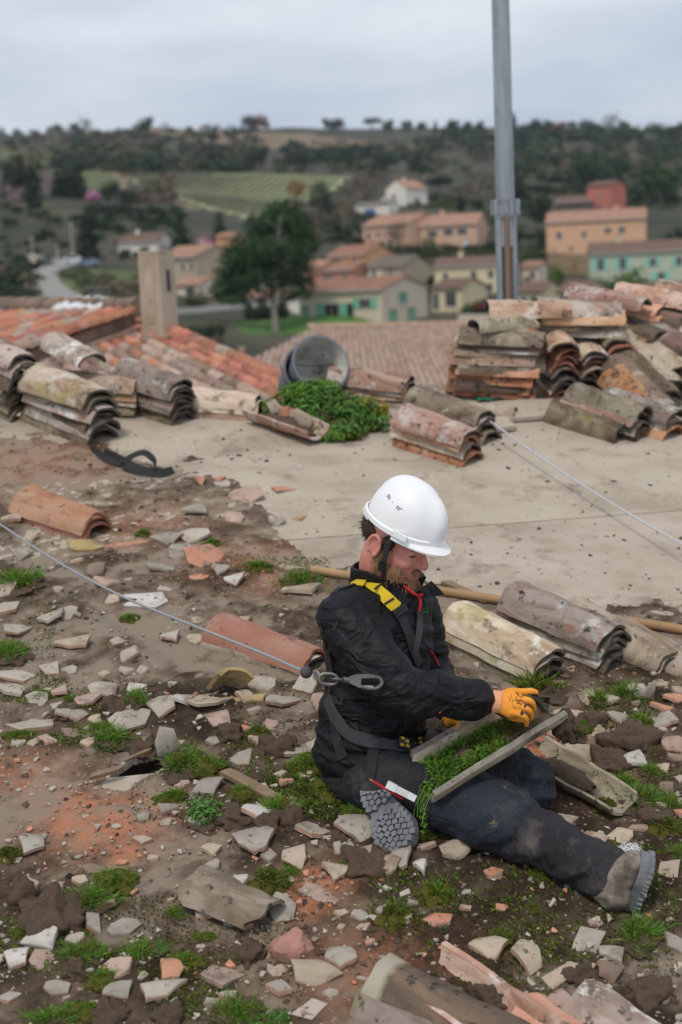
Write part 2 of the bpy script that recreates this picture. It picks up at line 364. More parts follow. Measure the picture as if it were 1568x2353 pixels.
# the big pine in front of the houses
pp = T(634, 762); ps = mpp(pp); pine = empty('pine_tree', pp, 'tall dark umbrella pine with bare trunk on the lawn edge', 'tree')
def PL(u, v): return (np.array(P(u, v, float(pp @ CF))) - pp)
lob = []
for (u, v, r, rv) in [(650, 510, 62, 40), (600, 520, 50, 38), (690, 525, 42, 40), (645, 480, 50, 26), (560, 575, 55, 36), (620, 580, 60, 42), (690, 580, 45, 45), (530, 630, 48, 34), (580, 640, 50, 36), (650, 630, 52, 36), (700, 640, 34, 40), (510, 668, 34, 24), (555, 680, 34, 20), (665, 675, 40, 22), (615, 668, 30, 20), (705, 672, 20, 18), (545, 600, 50, 34), (525, 655, 46, 26), (500, 680, 26, 16), (585, 610, 50, 36), (545, 690, 40, 14), (600, 690, 30, 12), (718, 560, 28, 30)]:
    c = PL(u, v); lob.append((c[0], c[1] + random.uniform(-2.5, 2.5), c[2], r * ps * .9, r * ps * .95, rv * ps * .95))
o = bpy.data.objects.new('crown', quads_mesh('crown', leaves(lob, 10500, .25, 5, aspect=.5), M['leaf_pine'])); COL.objects.link(o); o.parent = pine
tb = MB(); tb.tube([PL(636, 790), PL(632, 740), PL(628, 690), PL(630, 640), PL(640, 560), PL(645, 490)], [8 * ps, 7.5 * ps, 7 * ps, 6 * ps, 4.5 * ps, 2 * ps], n=10)
for a, b, c in [((630, 650), (590, 640), (530, 640)), ((632, 630), (670, 610), (700, 630)), ((636, 590), (600, 570), (560, 575)), ((640, 560), (670, 540), (690, 525)), ((630, 668), (660, 660), (690, 665)), ((642, 530), (620, 510), (600, 505))]:
    y0 = random.uniform(-1.5, 1.5); tb.tube([PL(*a), PL(*b) + [0, y0, 0], PL(*c) + [0, 2 * y0, 0]], [3.4 * ps, 2.4 * ps, 1 * ps], n=6)

o = bpy.data.objects.new('trunk', tb.mesh('trunk', M['bark'], True)); COL.objects.link(o); o.parent = pine

TREES = [  # name, label, category, u, v_base, height, kind, leaf, width, seed
 ('cypress', 'tallest brown cypress of the group at the far left edge', 'tree', 50, 462, 116, 'cypress', 'leaf_cypress', 1.5, 1),
 ('cypress', 'narrow brown cypress left of the tallest one, at the left edge', 'tree', 26, 455, 95, 'cypress', 'leaf_cypress', 1.5, 2),
 ('cypress', 'dark cypress right of the tallest one in the left-edge group', 'tree', 76, 460, 95, 'cypress', 'leaf_cypress', 1.7, 3),
 ('cypress', 'leftmost cypress of the dense dark green row left of the pink tree', 'tree', 134, 452, 66, 'cypress', 'leaf_cypress', 1.7, 1),
 ('cypress', 'second cypress of the dense dark green row left of the pink tree', 'tree', 150, 452, 74, 'cypress', 'leaf_cypress', 1.6, 2),
 ('cypress', 'third cypress of the dense dark green row left of the pink tree', 'tree', 166, 454, 72, 'cypress', 'leaf_cypress', 1.6, 3),
 ('cypress', 'rightmost and tallest cypress of the dense row left of the pink tree', 'tree', 182, 456, 86, 'cypress', 'leaf_cypress', 1.5, 1),
 ('blossom_tree', 'pale pinkish leafless tree below the far left cypresses', 'tree', 36, 485, 72, 'bare', 'leaf_blossom', .9, 1),
 ('blossom_tree', 'pale pinkish tree between the two cypress groups', 'tree', 106, 452, 66, 'bare', 'leaf_blossom', .8, 2),
 ('blossom_tree', 'bright pink low blossom tree right of the cypress row', 'tree', 214, 460, 28, 'bush', 'leaf_pink', 1.2, 1),
 ('evergreen_tree', 'round dark tree right of the pink blossom, by the dry path', 'tree', 255, 472, 62, 'round', 'leaf_dark', 1.0, 1),
 ('evergreen_tree', 'smaller dark tree tucked right of the round one by the dry path', 'tree', 295, 478, 52, 'round', 'leaf_dark', 1.0, 2),
 ('cypress', 'brown-green cypress behind the tall utility pole on the left', 'tree', 206, 600, 128, 'cypress', 'leaf_cypress', 1.3, 2),
 ('evergreen_tree', 'tall dark conifer right behind the white-gabled left house', 'tree', 418, 590, 120, 'conifer', 'leaf_dark', 1.0, 1),
 ('conifer', 'pointed dark conifer left of the big pine crown', 'tree', 506, 555, 82, 'conifer', 'leaf_dark', .9, 2),
 ('judas_tree', 'lilac pink flowering tree beside the orange-red house', 'tree', 473, 574, 40, 'bush', 'leaf_pink', .9, 2),
 ('autumn_tree', 'orange ochre tree at the right end of the vineyard', 'tree', 684, 462, 60, 'round', 'leaf_ochre', .9, 3),
 ('green_tree', 'fresh green tree right of the ochre one behind the pine', 'tree', 742, 490, 80, 'round', 'leaf_olive', .8, 1),
 ('bare_tree', 'pale leafless poplar right of the big pine crown', 'tree', 730, 560, 110, 'bare', 'leaf_brown', .6, 3),
 ('bare_tree', 'second pale leafless poplar right of the big pine', 'tree', 790, 540, 100, 'bare', 'leaf_brown', .7, 1),
 ('bare_tree', 'brown leafless tree left of the white hilltop house', 'tree', 850, 465, 62, 'bare', 'leaf_brown', 1.0, 2),
 ('bare_tree', 'grey leafless tree between poplars and the white hilltop house', 'tree', 815, 470, 60, 'bare', 'leaf_brown', 1.0, 3),
 ('bare_tree', 'leafless tree standing before the left pink house', 'tree', 912, 572, 75, 'bare', 'leaf_brown', .9, 1),
 ('evergreen_tree', 'dark tree behind the white hilltop house, to its right', 'tree', 1012, 462, 66, 'umbrella', 'leaf_dark', 1.0, 1),
 ('bush', 'olive green bush before the gap between the pink houses', 'bush', 985, 590, 55, 'bush', 'leaf_olive', .7, 1),
 ('bush', 'dark clipped bush at right of the right pink house', 'bush', 1125, 585, 46, 'bush', 'leaf_dark', .8, 2),
 ('cypress', 'slim dark cypress above the right pink house', 'tree', 1060, 500, 64, 'cypress', 'leaf_cypress', 1.0, 3),
 ('evergreen_tree', 'big dark tree just right of the steel mast above the collar', 'tree', 1178, 470, 100, 'cypress', 'leaf_cypress', 2.0, 1),
 ('evergreen_tree', 'dark green tree between the mast and the red tower house', 'tree', 1240, 530, 95, 'round', 'leaf_dark', .8, 2),
 ('green_tree', 'yellow-green round tree left of the turquoise-shuttered house', 'tree', 1276, 655, 62, 'bush', 'leaf_green', .55, 3),
 ('hedge_bush', 'large yellow-green round hedge below the turquoise-shuttered house', 'bush', 1450, 680, 74, 'bush', 'leaf_green', 1.15, 1),
 ('hedge_bush', 'smaller yellow-green bush left of the large round hedge', 'bush', 1375, 672, 46, 'bush', 'leaf_green', 1.1, 2),
 ('conifer', 'tall young fir standing before the orange two-storey house', 'tree', 1475, 565, 66, 'conifer', 'leaf_dark', .8, 3),
 ('conifer', 'short young fir left of the taller one before the orange house', 'tree', 1436, 560, 46, 'conifer', 'leaf_dark', .8, 1),
 ('evergreen_tree', 'dark bush at the right image edge beside the turquoise shutters', 'bush', 1560, 618, 34, 'bush', 'leaf_dark', .9, 2),
 ('evergreen_tree', 'large dark tree at the right edge above the orange house', 'tree', 1560, 590, 80, 'round', 'leaf_dark', .9, 3),
 ('evergreen_tree', 'round dark pine on the slope right of the red tower', 'tree', 1520, 470, 100, 'round', 'leaf_pine', 1.0, 1),
 ('evergreen_tree', 'round dark pine on the slope behind the red tower', 'tree', 1352, 430, 80, 'round', 'leaf_pine', 1.0, 2),
 ('evergreen_tree', 'dark pine between the two round pines on the right slope', 'tree', 1425, 415, 64, 'round', 'leaf_pine', 1.0, 3),
 ('red_shrub', 'dark red shrub beside the small yellow house behind the mast', 'bush', 1106, 722, 34, 'bush', 'leaf_red', .8, 1),
 ('green_shrub', 'green shrub left of the dark red one', 'bush', 1075, 722, 32, 'bush', 'leaf_green', .8, 3),
 ('shrub', 'dark shrub right of the mast by the yellow bungalow', 'bush', 1205, 705, 36, 'bush', 'leaf_dark', .5, 2),
 ('olive_shrub', 'grey-green olive shrubs right of the rendered chimney', 'bush', 452, 705, 46, 'bush', 'leaf_olive', 1.0, 1),
 ('evergreen_tree', 'large round dark oak alone above the vineyard', 'tree', 597, 394, 64, 'round', 'leaf_dark', 1.0, 1),
 ('evergreen_tree', 'small round oak left of the dry hilltop field', 'tree', 492, 330, 32, 'round', 'leaf_dark', 1.0, 2),
 ('evergreen_tree', 'oak above the vineyard right of the large round one', 'tree', 690, 388, 46, 'round', 'leaf_dark', 1.0, 3),
 ('conifer', 'pointed conifer in the middle of the right hill', 'tree', 958, 394, 60, 'conifer', 'leaf_cypress', .8, 3),
 ('evergreen_tree', 'dark oak left of the pointed conifer on the right hill', 'tree', 885, 392, 44, 'round', 'leaf_dark', 1.2, 1),
 ('evergreen_tree', 'dark oak at the foot of the dry hill field', 'tree', 798, 368, 40, 'round', 'leaf_dark', 1.0, 2)]
SKY = [(157, 301, 18, 'round', 'leaf_dark', 'small dark tree on the left skyline'), (196, 303, 18, 'round', 'leaf_dark', 'second small dark tree on the left skyline'),
 (222, 302, 30, 'bare', 'leaf_brown', 'bare feathery tree on the left skyline'), (355, 318, 38, 'round', 'leaf_dark', 'large round tree alone on the skyline left of centre'),
 (592, 302, 34, 'round', 'leaf_dark', 'dark green half of the tree clump on the bare skyline'), (618, 302, 34, 'round', 'leaf_rust', 'rusty red half of the tree clump on the bare skyline'),
 (770, 306, 26, 'round', 'leaf_dark', 'dark skyline tree at the right end of the bare field'), (792, 306, 28, 'round', 'leaf_dark', 'wider dark skyline tree right of the bare field'),
 (870, 300, 30, 'umbrella', 'leaf_pine', 'umbrella-shaped pine on the skyline left of the mast'), (905, 302, 24, 'round', 'leaf_pine', 'round pine right of the umbrella pine on the skyline'),
 (948, 300, 26, 'round', 'leaf_dark', 'broad skyline oak midway to the mast'), (980, 300, 22, 'round', 'leaf_dark', 'low skyline oak midway to the mast'), (1012, 300, 26, 'cypress', 'leaf_dark', 'thin skyline conifer left of the mast'), (1050, 299, 28, 'round', 'leaf_dark', 'tall skyline oak left of the mast'),
 (1085, 299, 20, 'round', 'leaf_dark', 'small skyline oak left of the mast'), (1112, 299, 18, 'round', 'leaf_dark', 'skyline bush touching the mast'), (1188, 302, 42, 'cypress', 'leaf_cypress', 'tall dark cypress on the skyline right of the mast'), (1238, 304, 26, 'round', 'leaf_dark', 'round skyline oak right of the tall cypress'),
 (1290, 322, 32, 'round', 'leaf_rust', 'rust-coloured tree below the right skyline'), (1320, 303, 22, 'round', 'leaf_dark', 'skyline oak above the rust-coloured tree'), (1352, 308, 28, 'round', 'leaf_dark', 'broad oak on the right skyline'), (1408, 318, 48, 'bare', 'leaf_brown', 'tall bare tree on the right skyline'),
 (1462, 320, 30, 'bare', 'leaf_brown', 'lower bare tree on the right skyline'), (1505, 322, 34, 'round', 'leaf_pine', 'dark pine near the right end of the skyline'), (1556, 320, 24, 'round', 'leaf_pine', 'dark pine at the right end of the skyline')]
for t in TREES: tree(t[0], t[1], t[2], t[3], t[4], t[5], t[6], t[7], t[8], t[9])
for i, (u, v, h, k, m_, lab) in enumerate(SKY): tree('skyline_tree', lab, 'tree', u, v + 4, h * 1.2 + 3, k, m_, 1.15, i % 3 + 1, dist=min(float(T(u, max(v, 306))[1]), 1290))
# scrub and far woods: uncounted masses
def wood(name, label, cat, n, polys, hpx, mat, seed, nq=34):
    r = np.random.default_rng(seed); qs = []
    base = {s_: leaves([(0, 0, .45, .5, .5, .5), (.25, .1, .3, .35, .35, .3), (-.2, -.2, .3, .35, .35, .3)], nq, .2, s_) for s_ in range(4)}
    k = 0
    while k < n:
        (u0, v0, u1, v1) = polys[r.integers(len(polys))]; u = r.uniform(u0, u1); v = r.uniform(v0, v1)
        if vnoise(np.array(u / 50 + seed), np.array(v / 26)) < .38: k += .2; continue
        p = T(u, v); h = hpx * mpp(p) * (.5 + r.random()); p[2] -= h * .12
        q = base[int(r.integers(4))] * [h * 1.5, h * 1.5, h] ; qs.append(q + p); k += 1
    o = bpy.data.objects.new(name, quads_mesh(name, np.concatenate(qs), M[mat])); COL.objects.link(o)
    return tag(o, label, cat, kind='stuff')
wood('scrub_wood', 'dark evergreen scrub covering the hill below the skyline', 'scrub', 1700, [(0, 300, 600, 395), (130, 335, 660, 396), (640, 340, 1568, 400), (850, 298, 1568, 360), (1150, 330, 1568, 480), (1150, 330, 1568, 480), (1150, 298, 1568, 345), (860, 298, 1200, 325)], 13, 'leaf_scrub', 3, 30)
wood('dark_wood', 'dark trees clustered on the right hill and above the vineyard', 'wood', 420, [(130, 372, 660, 396), (640, 345, 1000, 396), (1180, 340, 1568, 480), (1180, 340, 1568, 480), (1150, 300, 1568, 330)], 22, 'leaf_dark', 13, 46)
wood('brown_wood', 'bare brown brushwood mixed through the hillside scrub', 'scrub', 1100, [(0, 300, 600, 390), (640, 330, 1568, 400), (780, 400, 1250, 470), (1150, 320, 1568, 470), (280, 400, 400, 470)], 14, 'leaf_brush', 8, 26)
wood('garden_bushes', 'dark bushes and hedges filling the gardens between the houses', 'bushes', 640, [(700, 600, 860, 640), (990, 640, 1060, 700), (0, 470, 430, 600), (0, 600, 80, 700), (100, 480, 420, 530), (640, 470, 870, 560), (800, 560, 1240, 600), (1080, 470, 1260, 600), (400, 745, 500, 800), (330, 580, 520, 640), (1040, 700, 1140, 730)], 20, 'leaf_dark', 4, 44)
wood('olive_bushes', 'grey green olives and shrubs on the lower slope', 'bushes', 460, [(0, 480, 420, 600), (640, 480, 860, 560), (900, 450, 1260, 480), (1080, 480, 1260, 640), (130, 620, 330, 690), (860, 570, 1240, 600)], 15, 'leaf_olive', 6)
wood('roadside_brush', 'brown winter brush along the slope left of the road', 'bushes', 170, [(0, 625, 90, 700), (150, 640, 330, 700), (410, 750, 500, 800), (640, 470, 870, 560)], 19, 'leaf_brush', 9)

# ================================================================== HOUSES
def wallmat(n, c): M[n] = pmat(n, [(.3, [x * .88 for x in c]), (.6, c), (.8, [min(1, x * 1.05) for x in c])], scale=.5, rough=.95, rand=0, bump=.15, bscale=4, bdist=.02, spots=[(.35, .6, .75, [x * .75 for x in c])])
for n, c in dict(w_cream=(0.690, 0.581, 0.447), w_white=(0.792, 0.740, 0.664), w_yellow=(0.715, 0.613, 0.395), w_pink=(0.638, 0.409, 0.293), w_orange=(0.690, 0.383, 0.211), w_salmon=(0.562, 0.255, 0.179), w_red=(0.511, 0.172, 0.134), w_tan=(0.485, 0.395, 0.281), w_grey=(0.459, 0.409, 0.357), w_mint=(.50, .54, .42), w_apricot=(0.702, 0.421, 0.268), w_pale=(0.715, 0.587, 0.473)).items(): wallmat(n, c)
def roofmat(n, c): M[n] = pmat(n, [(.3, [x * .75 for x in c]), (.7, [min(1, x * 1.15) for x in c])], scale=1.1, rough=.95, rand=0, bump=.6, bscale=3, bdist=.08)
for n, c in dict(r_red=(.34, .19, .135), r_brown=(.20, .13, .10), r_pale=(.42, .25, .18), r_grey=(.20, .165, .14)).items(): roofmat(n, c)
M['win'] = pmat('window_glass', [(.3, (.02, .022, .026)), (.7, (.05, .055, .065))], scale=.8, rough=.15, bump=0, spec=.5)
M['frame'] = flat('window_frame', (.55, .53, .5)); M['sh_green'] = flat('shutter_green', (.17, .45, .30)); M['sh_turq'] = flat('shutter_turquoise', (.20, .58, .44)); M['sh_brown'] = flat('shutter_brown', (.09, .05, .035))
M['sh_white'] = flat('shutter_white', (.62, .64, .66)); M['stone_wall'] = pmat('stone_wall', [(.35, (.20, .14, .09)), (.65, (.38, .28, .17))], scale=1.2, rough=.95, rand=0, bump=.6, bscale=2, bdist=.1)
M['blue'] = flat('blue_paint', (.08, .18, .5)); M['iron'] = flat('dark_iron', (.03, .03, .035), metal=0)
def block(e, C, yaw, Lm, Wm, hm, rise, wall, roof, ridge, wins, over=.35, base=4.0):
    """one gabled volume. C = near corner on the ground, a runs left along the long face, b runs right along the other face"""
    a = np.array([-math.cos(yaw), math.sin(yaw), 0]); b = np.array([math.sin(yaw), math.cos(yaw), 0]); z = np.array([0, 0, 1.])
    pt = lambda i, j, k: C + a * i + b * j + z * k
    mb = MB()
    if ridge == 'a':
        prof = [(0, -base), (Wm, -base), (Wm, hm), (Wm / 2, hm + rise), (0, hm)]; mb.prism([pt(0, j, k) for j, k in prof], a * Lm)
    else:
        prof = [(0, -base), (Lm, -base), (Lm, hm), (Lm / 2, hm + rise), (0, hm)]; mb.prism([pt(i, 0, k) for i, k in prof], b * Wm)
    mb.build('wall', M[wall], e)
    rb = MB(); t = .16
    if ridge == 'a':
        k = rise / (Wm / 2)
        sec = [(-over, hm - over * k + .05), (Wm / 2, hm + rise + .05), (Wm + over, hm - over * k + .05), (Wm + over, hm - over * k + .05 + t), (Wm / 2, hm + rise + .05 + t * 1.2), (-over, hm - over * k + .05 + t)]
        rb.prism([pt(-over * .5, j, q) for j, q in sec], a * (Lm + over))
    else:
        k = rise / (Lm / 2)
        sec = [(-over, hm - over * k + .05), (Lm / 2, hm + rise + .05), (Lm + over, hm - over * k + .05), (Lm + over, hm - over * k + .05 + t), (Lm / 2, hm + rise + .05 + t * 1.2), (-over, hm - over * k + .05 + t)]
        rb.prism([pt(i, -over * .5, q) for i, q in sec], b * (Wm + over))
    ro = rb.build('roof', M[roof], e)
    # rows of roof tiles as ribs running down both slopes
    tb = MB(); sp = .34
    n = int((Lm if ridge == 'a' else Wm) / sp)
    for q in range(n + 1):
        for s_ in (0, 1):
            if ridge == 'a':
                e0 = pt(q * sp, -over if s_ == 0 else Wm + over, hm - over * k + .05 + t); e1 = pt(q * sp, Wm / 2, hm + rise + .05 + t * 1.2)
            else:
                e0 = pt(-over if s_ == 0 else Lm + over, q * sp, hm - over * k + .05 + t); e1 = pt(Lm / 2, q * sp, hm + rise + .05 + t * 1.2)
            tb.tube([e0, e1], (.09, .1), n=4, cap=False)
    tb.build('tile_rows', M[roof], ro)['kind'] = 'stuff'
    if Lm > 7 and rise > .5 and wins:
        cp_ = pt(Lm * (.3 if int(Lm * 10) % 2 else .7), Wm * .5, hm + rise) if ridge == 'a' else pt(Lm * .5, Wm * .4, hm + rise)
        cb = MB(); cb.box(cp_ + z * .3, (a, b, z), (.7, .6, 1.6)); ch_ = cb.build('chimney', M[wall], ro); cb = MB(); cb.box(cp_ + z * 1.14, (a, b, z), (.9, .8, .1)); cb.build('chimney_cap', M[roof], e)
        gb = MB(); gb.tube([pt(0, -over - .06, hm - over * (rise / (Wm / 2)) + .1), pt(Lm, -over - .06, hm - over * (rise / (Wm / 2)) + .1)], .07, n=6) if ridge == 'a' else gb.tube([pt(-.1, -.05, -1), pt(-.1, -.05, hm)], .06, n=6); gb.build('gutter', M['frame'], e)
    for wdw in wins:
        face, fx_, fz, w, h = wdw[:5]; sh = wdw[5] if len(wdw) > 5 else None; kind = wdw[6] if len(wdw) > 6 else 'window'
        if face == 'L': c = pt(fx_ * Lm, 0, fz); ax, nn = a, -b
        else: c = pt(0, fx_ * Wm, fz); ax, nn = b, -a
        fb = MB(); fr = .09
        for s_ in (-1, 1): fb.box(c + ax * s_ * (w / 2) + nn * .02, (ax, nn, z), (fr, .12, h + fr))
        for s_ in (-1, 1): fb.box(c + z * s_ * (h / 2) + nn * .02, (ax, nn, z), (w - fr, .12, fr))
        if kind == 'window': fb.box(c + nn * .03, (ax, nn, z), (.06, .08, h - fr))
        wo_ = fb.build(kind, M['frame'] if kind == 'window' else M['sh_brown'], e)
        pb = MB(); pb.box(c + nn * .005, (ax, nn, z), (w - fr, .05, h - fr)); pb.build('pane' if kind != 'garage_door' else 'door_panel', M['win'] if kind != 'garage_door' else M[sh], wo_)
        if sh and kind != 'garage_door':
            for s_ in (-1, 1):
                sb = MB(); sw = w * .52; sb.box(c + ax * s_ * (w / 2 + sw / 2 + .06) + nn * .07, (ax, nn, z), (sw, .07, h + .1)); sb.build('shutter', M[sh], e)
def house(label, corner, vbase, wl, wr, eave, rise, wall, roof, ridge='a', wins=(), yaw=35, dist=None, name='house', cat='house', e=None):
    """sizes in photo pixels as they show: wl/wr = widths of the left/right faces, eave = wall height"""
    C = T(corner, vbase) if dist is None else P(corner, vbase, dist); s = mpp(C); y = R(yaw)
    if e is None: e = empty(name, C, label, cat)
    Lm = wl * s / math.cos(y); Wm = max(wr * s / math.sin(y), 5.5)
    wins2 = []
    for w in wins:      # (face, fraction along, centre height px, width m, height m, shutter, kind)
        wins2.append((w[0], w[1], w[2] * s, w[3], w[4]) + tuple(w[5:]))
    block(e, C, y, Lm, Wm, eave * s, rise * s, wall, roof, ridge, wins2)
    return e
house('cream house with pale green shutters and garage doors beside the lawn', 880, 751, 192, 120, 84, 26, 'w_cream', 'r_red', 'a', [('L', .2, 55, 1.5, 1.2, 'sh_green'), ('L', .92, 44, .5, 1.3, 'sh_green'), ('L', .42, 36, 2.0, 2.2), ('L', .6, 36, 2.0, 2.2, 'sh_green'), ('R', .45, 65, 1.2, 1.3, 'sh_green'), ('R', .22, 16, 1.9, 2.2, 'sh_green', 'garage_door'), ('R', .62, 16, 1.9, 2.2, 'sh_green', 'garage_door')], yaw=28)
e = house('orange and salmon two-level house behind the cream one', 840, 640, 86, 74, 54, 22, 'w_orange', 'r_red', 'a', [('L', .3, 38, .9, 1.1), ('L', .7, 38, .9, 1.1)], yaw=35)
house('', 815, 662, 86, 40, 42, 14, 'w_salmon', 'r_red', 'a', [('L', .25, 22, 1.1, 1.5), ('L', .7, 18, 2.2, 1.9)], yaw=30, e=e)
house('', 745, 660, 45, 25, 46, 14, 'w_salmon', 'r_pale', 'a', [], yaw=30, e=e)
house('tan house with white shutters right of the orange one', 923, 660, 78, 84, 46, 24, 'w_tan', 'r_grey', 'a', [('L', .75, 32, 1.0, 1.2, 'sh_white'), ('L', .3, 36, .8, .7)], yaw=32)
house('wide pale yellow house left of the steel mast', 1180, 672, 176, 26, 66, 18, 'w_yellow', 'r_brown', 'a', [('L', .28, 44, .9, 1.2), ('L', .5, 44, .9, 1.2), ('L', .86, 44, .8, 1.0), ('L', .3, 14, 1.0, 1.3)], yaw=14)
house('small yellow house with grey gable just left of the mast', 1062, 716, 66, 70, 54, 18, 'w_yellow', 'r_brown', 'a', [('L', .35, 30, 1.6, 2.0), ('L', .85, 26, .9, 2.2)], yaw=32)
house('left one of the two pink houses on the middle slope', 943, 572, 106, 74, 58, 22, 'w_pink', 'r_pale', 'a', [('L', .88, 38, .9, 1.1, None), ('L', .66, 38, .9, 1.1), ('L', .42, 14, 1.2, 2.0), ('L', .4, 40, .9, 1.1)], yaw=34)
house('right one of the two pink houses, nearest the mast', 1098, 576, 128, 36, 62, 24, 'w_pink', 'r_pale', 'a', [('L', .78, 44, 2.0, 1.3), ('L', .5, 46, 2.0, 1.3), ('L', .26, 46, 2.0, 1.3), ('L', .2, 14, 1.3, 2.2, 'sh_white', 'garage_door'), ('R', .5, 46, .9, 1.1)], yaw=20)
e = house('white house highest on the slope with blue annex', 935, 474, 46, 52, 42, 18, 'w_white', 'r_pale', 'b', [('L', .6, 24, 1.2, 1.5), ('R', .5, 14, 2.4, 1.6)], yaw=40)
house('', 895, 494, 78, 24, 26, 8, 'w_white', 'r_grey', 'a', [('L', .55, 10, 3.0, 1.6, 'blue', 'garage_door')], yaw=25, e=e)
house('long apricot orange house with two rows of small windows', 1486, 584, 222, 30, 82, 24, 'w_apricot', 'r_pale', 'a', [('L', .87, 52, 1.0, 1.5), ('L', .62, 52, .9, 1.2), ('L', .38, 58, 1.3, 1.1), ('L', .24, 58, 1.3, 1.1), ('L', .92, 20, .6, .7), ('L', .75, 20, .8, .8), ('L', .5, 20, .9, 1.6), ('L', .36, 20, 1.2, 1.2)], yaw=12)
e = house('dusky red tower house with dark timber wing', 1405, 500, 48, 46, 74, 10, 'w_red', 'r_brown', 'a', [('L', .5, 26, 1.4, 1.2), ('L', .5, 56, .8, 1.2)], yaw=38)
house('', 1362, 500, 80, 20, 36, 16, 'sh_brown', 'r_brown', 'a', [('L', .2, 16, 1.8, 1.5), ('L', .5, 16, 1.8, 1.5), ('L', .8, 16, 1.8, 1.5)], yaw=10, e=e)
house('long tan house with turquoise shutters at the right edge', 1590, 645, 226, 20, 70, 24, 'w_mint', 'r_brown', 'a', [('L', .9, 46, 1.1, 1.9, 'sh_turq'), ('L', .68, 46, 1.1, 1.9, 'sh_turq'), ('L', .38, 46, 1.1, 1.4, 'sh_turq'), ('L', .12, 46, 1.1, 1.4, 'sh_turq'), ('L', .3, 14, 1.2, 1.3, 'sh_turq')], yaw=8)
house('yellow bungalow immediately right of the mast', 1248, 712, 56, 46, 42, 18, 'w_yellow', 'r_brown', 'a', [('L', .3, 22, 1.2, 1.1), ('L', .7, 22, .9, 1.1)], yaw=36)
house('yellow bungalow with dark windows behind the tile pile', 1345, 712, 60, 70, 42, 20, 'w_yellow', 'r_brown', 'a', [('L', .25, 22, 1.6, 1.3), ('L', .7, 20, 1.0, 1.8)], yaw=36)
house('low yellow house with wide brown roof at the right edge', 1600, 735, 150, 30, 50, 32, 'w_yellow', 'r_brown', 'a', [('L', .6, 26, 1.2, 1.2)], yaw=14)
house('small pale pink house between the mast and the green bush', 1238, 662, 34, 20, 48, 12, 'w_pale', 'r_red', 'a', [('L', .35, 30, .9, 1.2), ('L', .7, 14, .9, 1.9)], yaw=25)
house('pale house with white gable standing alone on the left', 363, 590, 96, 32, 36, 18, 'w_white', 'r_brown', 'a', [('L', .32, 18, 2.2, 1.2), ('L', .82, 12, 2.6, 1.8), ('R', .35, 18, .9, 1.6)], yaw=26)
house('tan house with broad blank gable behind the rendered chimney', 454, 664, 92, 82, 74, 24, 'w_tan', 'r_pale', 'a', [('L', .12, 52, .8, 1.4), ('L', .35, 52, .8, 1.4)], yaw=34)
house('small orange-red house peeping left of the pine crown', 530, 574, 34, 20, 30, 8, 'w_orange', 'r_pale', 'a', [], yaw=25)
house('low pink annex house right of the rendered chimney', 460, 686, 56, 42, 32, 14, 'w_pale', 'r_pale', 'a', [('L', .4, 16, 1.6, 1.3)], yaw=30)
house('long white low house hidden behind the pine trunk', 690, 722, 140, 20, 42, 14, 'w_white', 'r_pale', 'a', [('L', .3, 22, 1.2, 1.3), ('L', .6, 22, 1.2, 1.3), ('L', .85, 22, 1.2, 1.3)], yaw=14)
# raised lawn in front of the cream house
lb = MB(); d0 = float(T(880, 751) @ CF); rows_l = []
for i in range(9):
    t = i / 8; r_l = []
    for j in range(25):
        u = 500 + 390 * j / 24; top = np.interp(u, [500, 560, 640, 690, 760, 830, 875, 890], [752, 742, 733, 727, 724, 729, 748, 754]); dt = d0 + max(0, (880 - u)) * (d0 / FPX) * math.tan(R(28)) - 1.0
        v = top + (800 - top) * t ** 1.3; r_l.append(P(u, v, dt - 16 * t))
    rows_l.append(r_l)
lb.grid(rows_l); tag(lb.build('lawn', M['lawn'], smooth='all'), kind='structure')
# garden walls and hedges
def gwall(name, label, cat, pts, hpx, thick, mat):
    mb = MB(); q = [T(u, v) for u, v in pts]
    for p0, p1 in zip(q[:-1], q[1:]):
        h = hpx * mpp(p0); d = unit([p1[0] - p0[0], p1[1] - p0[1], 0]); n = np.array([d[1], -d[0], 0]) * thick / 2; lo = np.array([0, 0, -2.])
        mb.prism([p0 - n + lo, p0 + n + lo, p0 + n + [0, 0, h], p0 - n + [0, 0, h]], p1 - p0)
    return tag(mb.build(name, M[mat], origin=q[0]), label, cat)
gwall('garden_wall', 'white garden wall running right of the rendered chimney', 'wall', [(405, 722), (470, 718), (560, 708)], 14, .3, 'w_white')
gwall('garden_wall', 'rough stone retaining wall under the apricot house', 'wall', [(1262, 630), (1320, 630), (1365, 632)], 44, .5, 'stone_wall')
gwall('garden_wall', 'pale garden wall below the small yellow house by the mast', 'wall', [(1055, 742), (1100, 742), (1145, 742)], 20, .3, 'w_cream')
hp = [T(572, 738), T(656, 730)]
hedge_l = [(hp[0] + (hp[1] - hp[0]) * k / 9) for k in range(10)]
o = bpy.data.objects.new('clipped_hedge', quads_mesh('clipped_hedge', leaves([(p[0], p[1], p[2] + .9, .75, .75, 1.15) for p in hedge_l], 1400, .2, 4), M['leaf_dark'])); COL.objects.link(o); tag(o, 'clipped dark green hedge along the lawn left of the pine trunk', 'hedge')
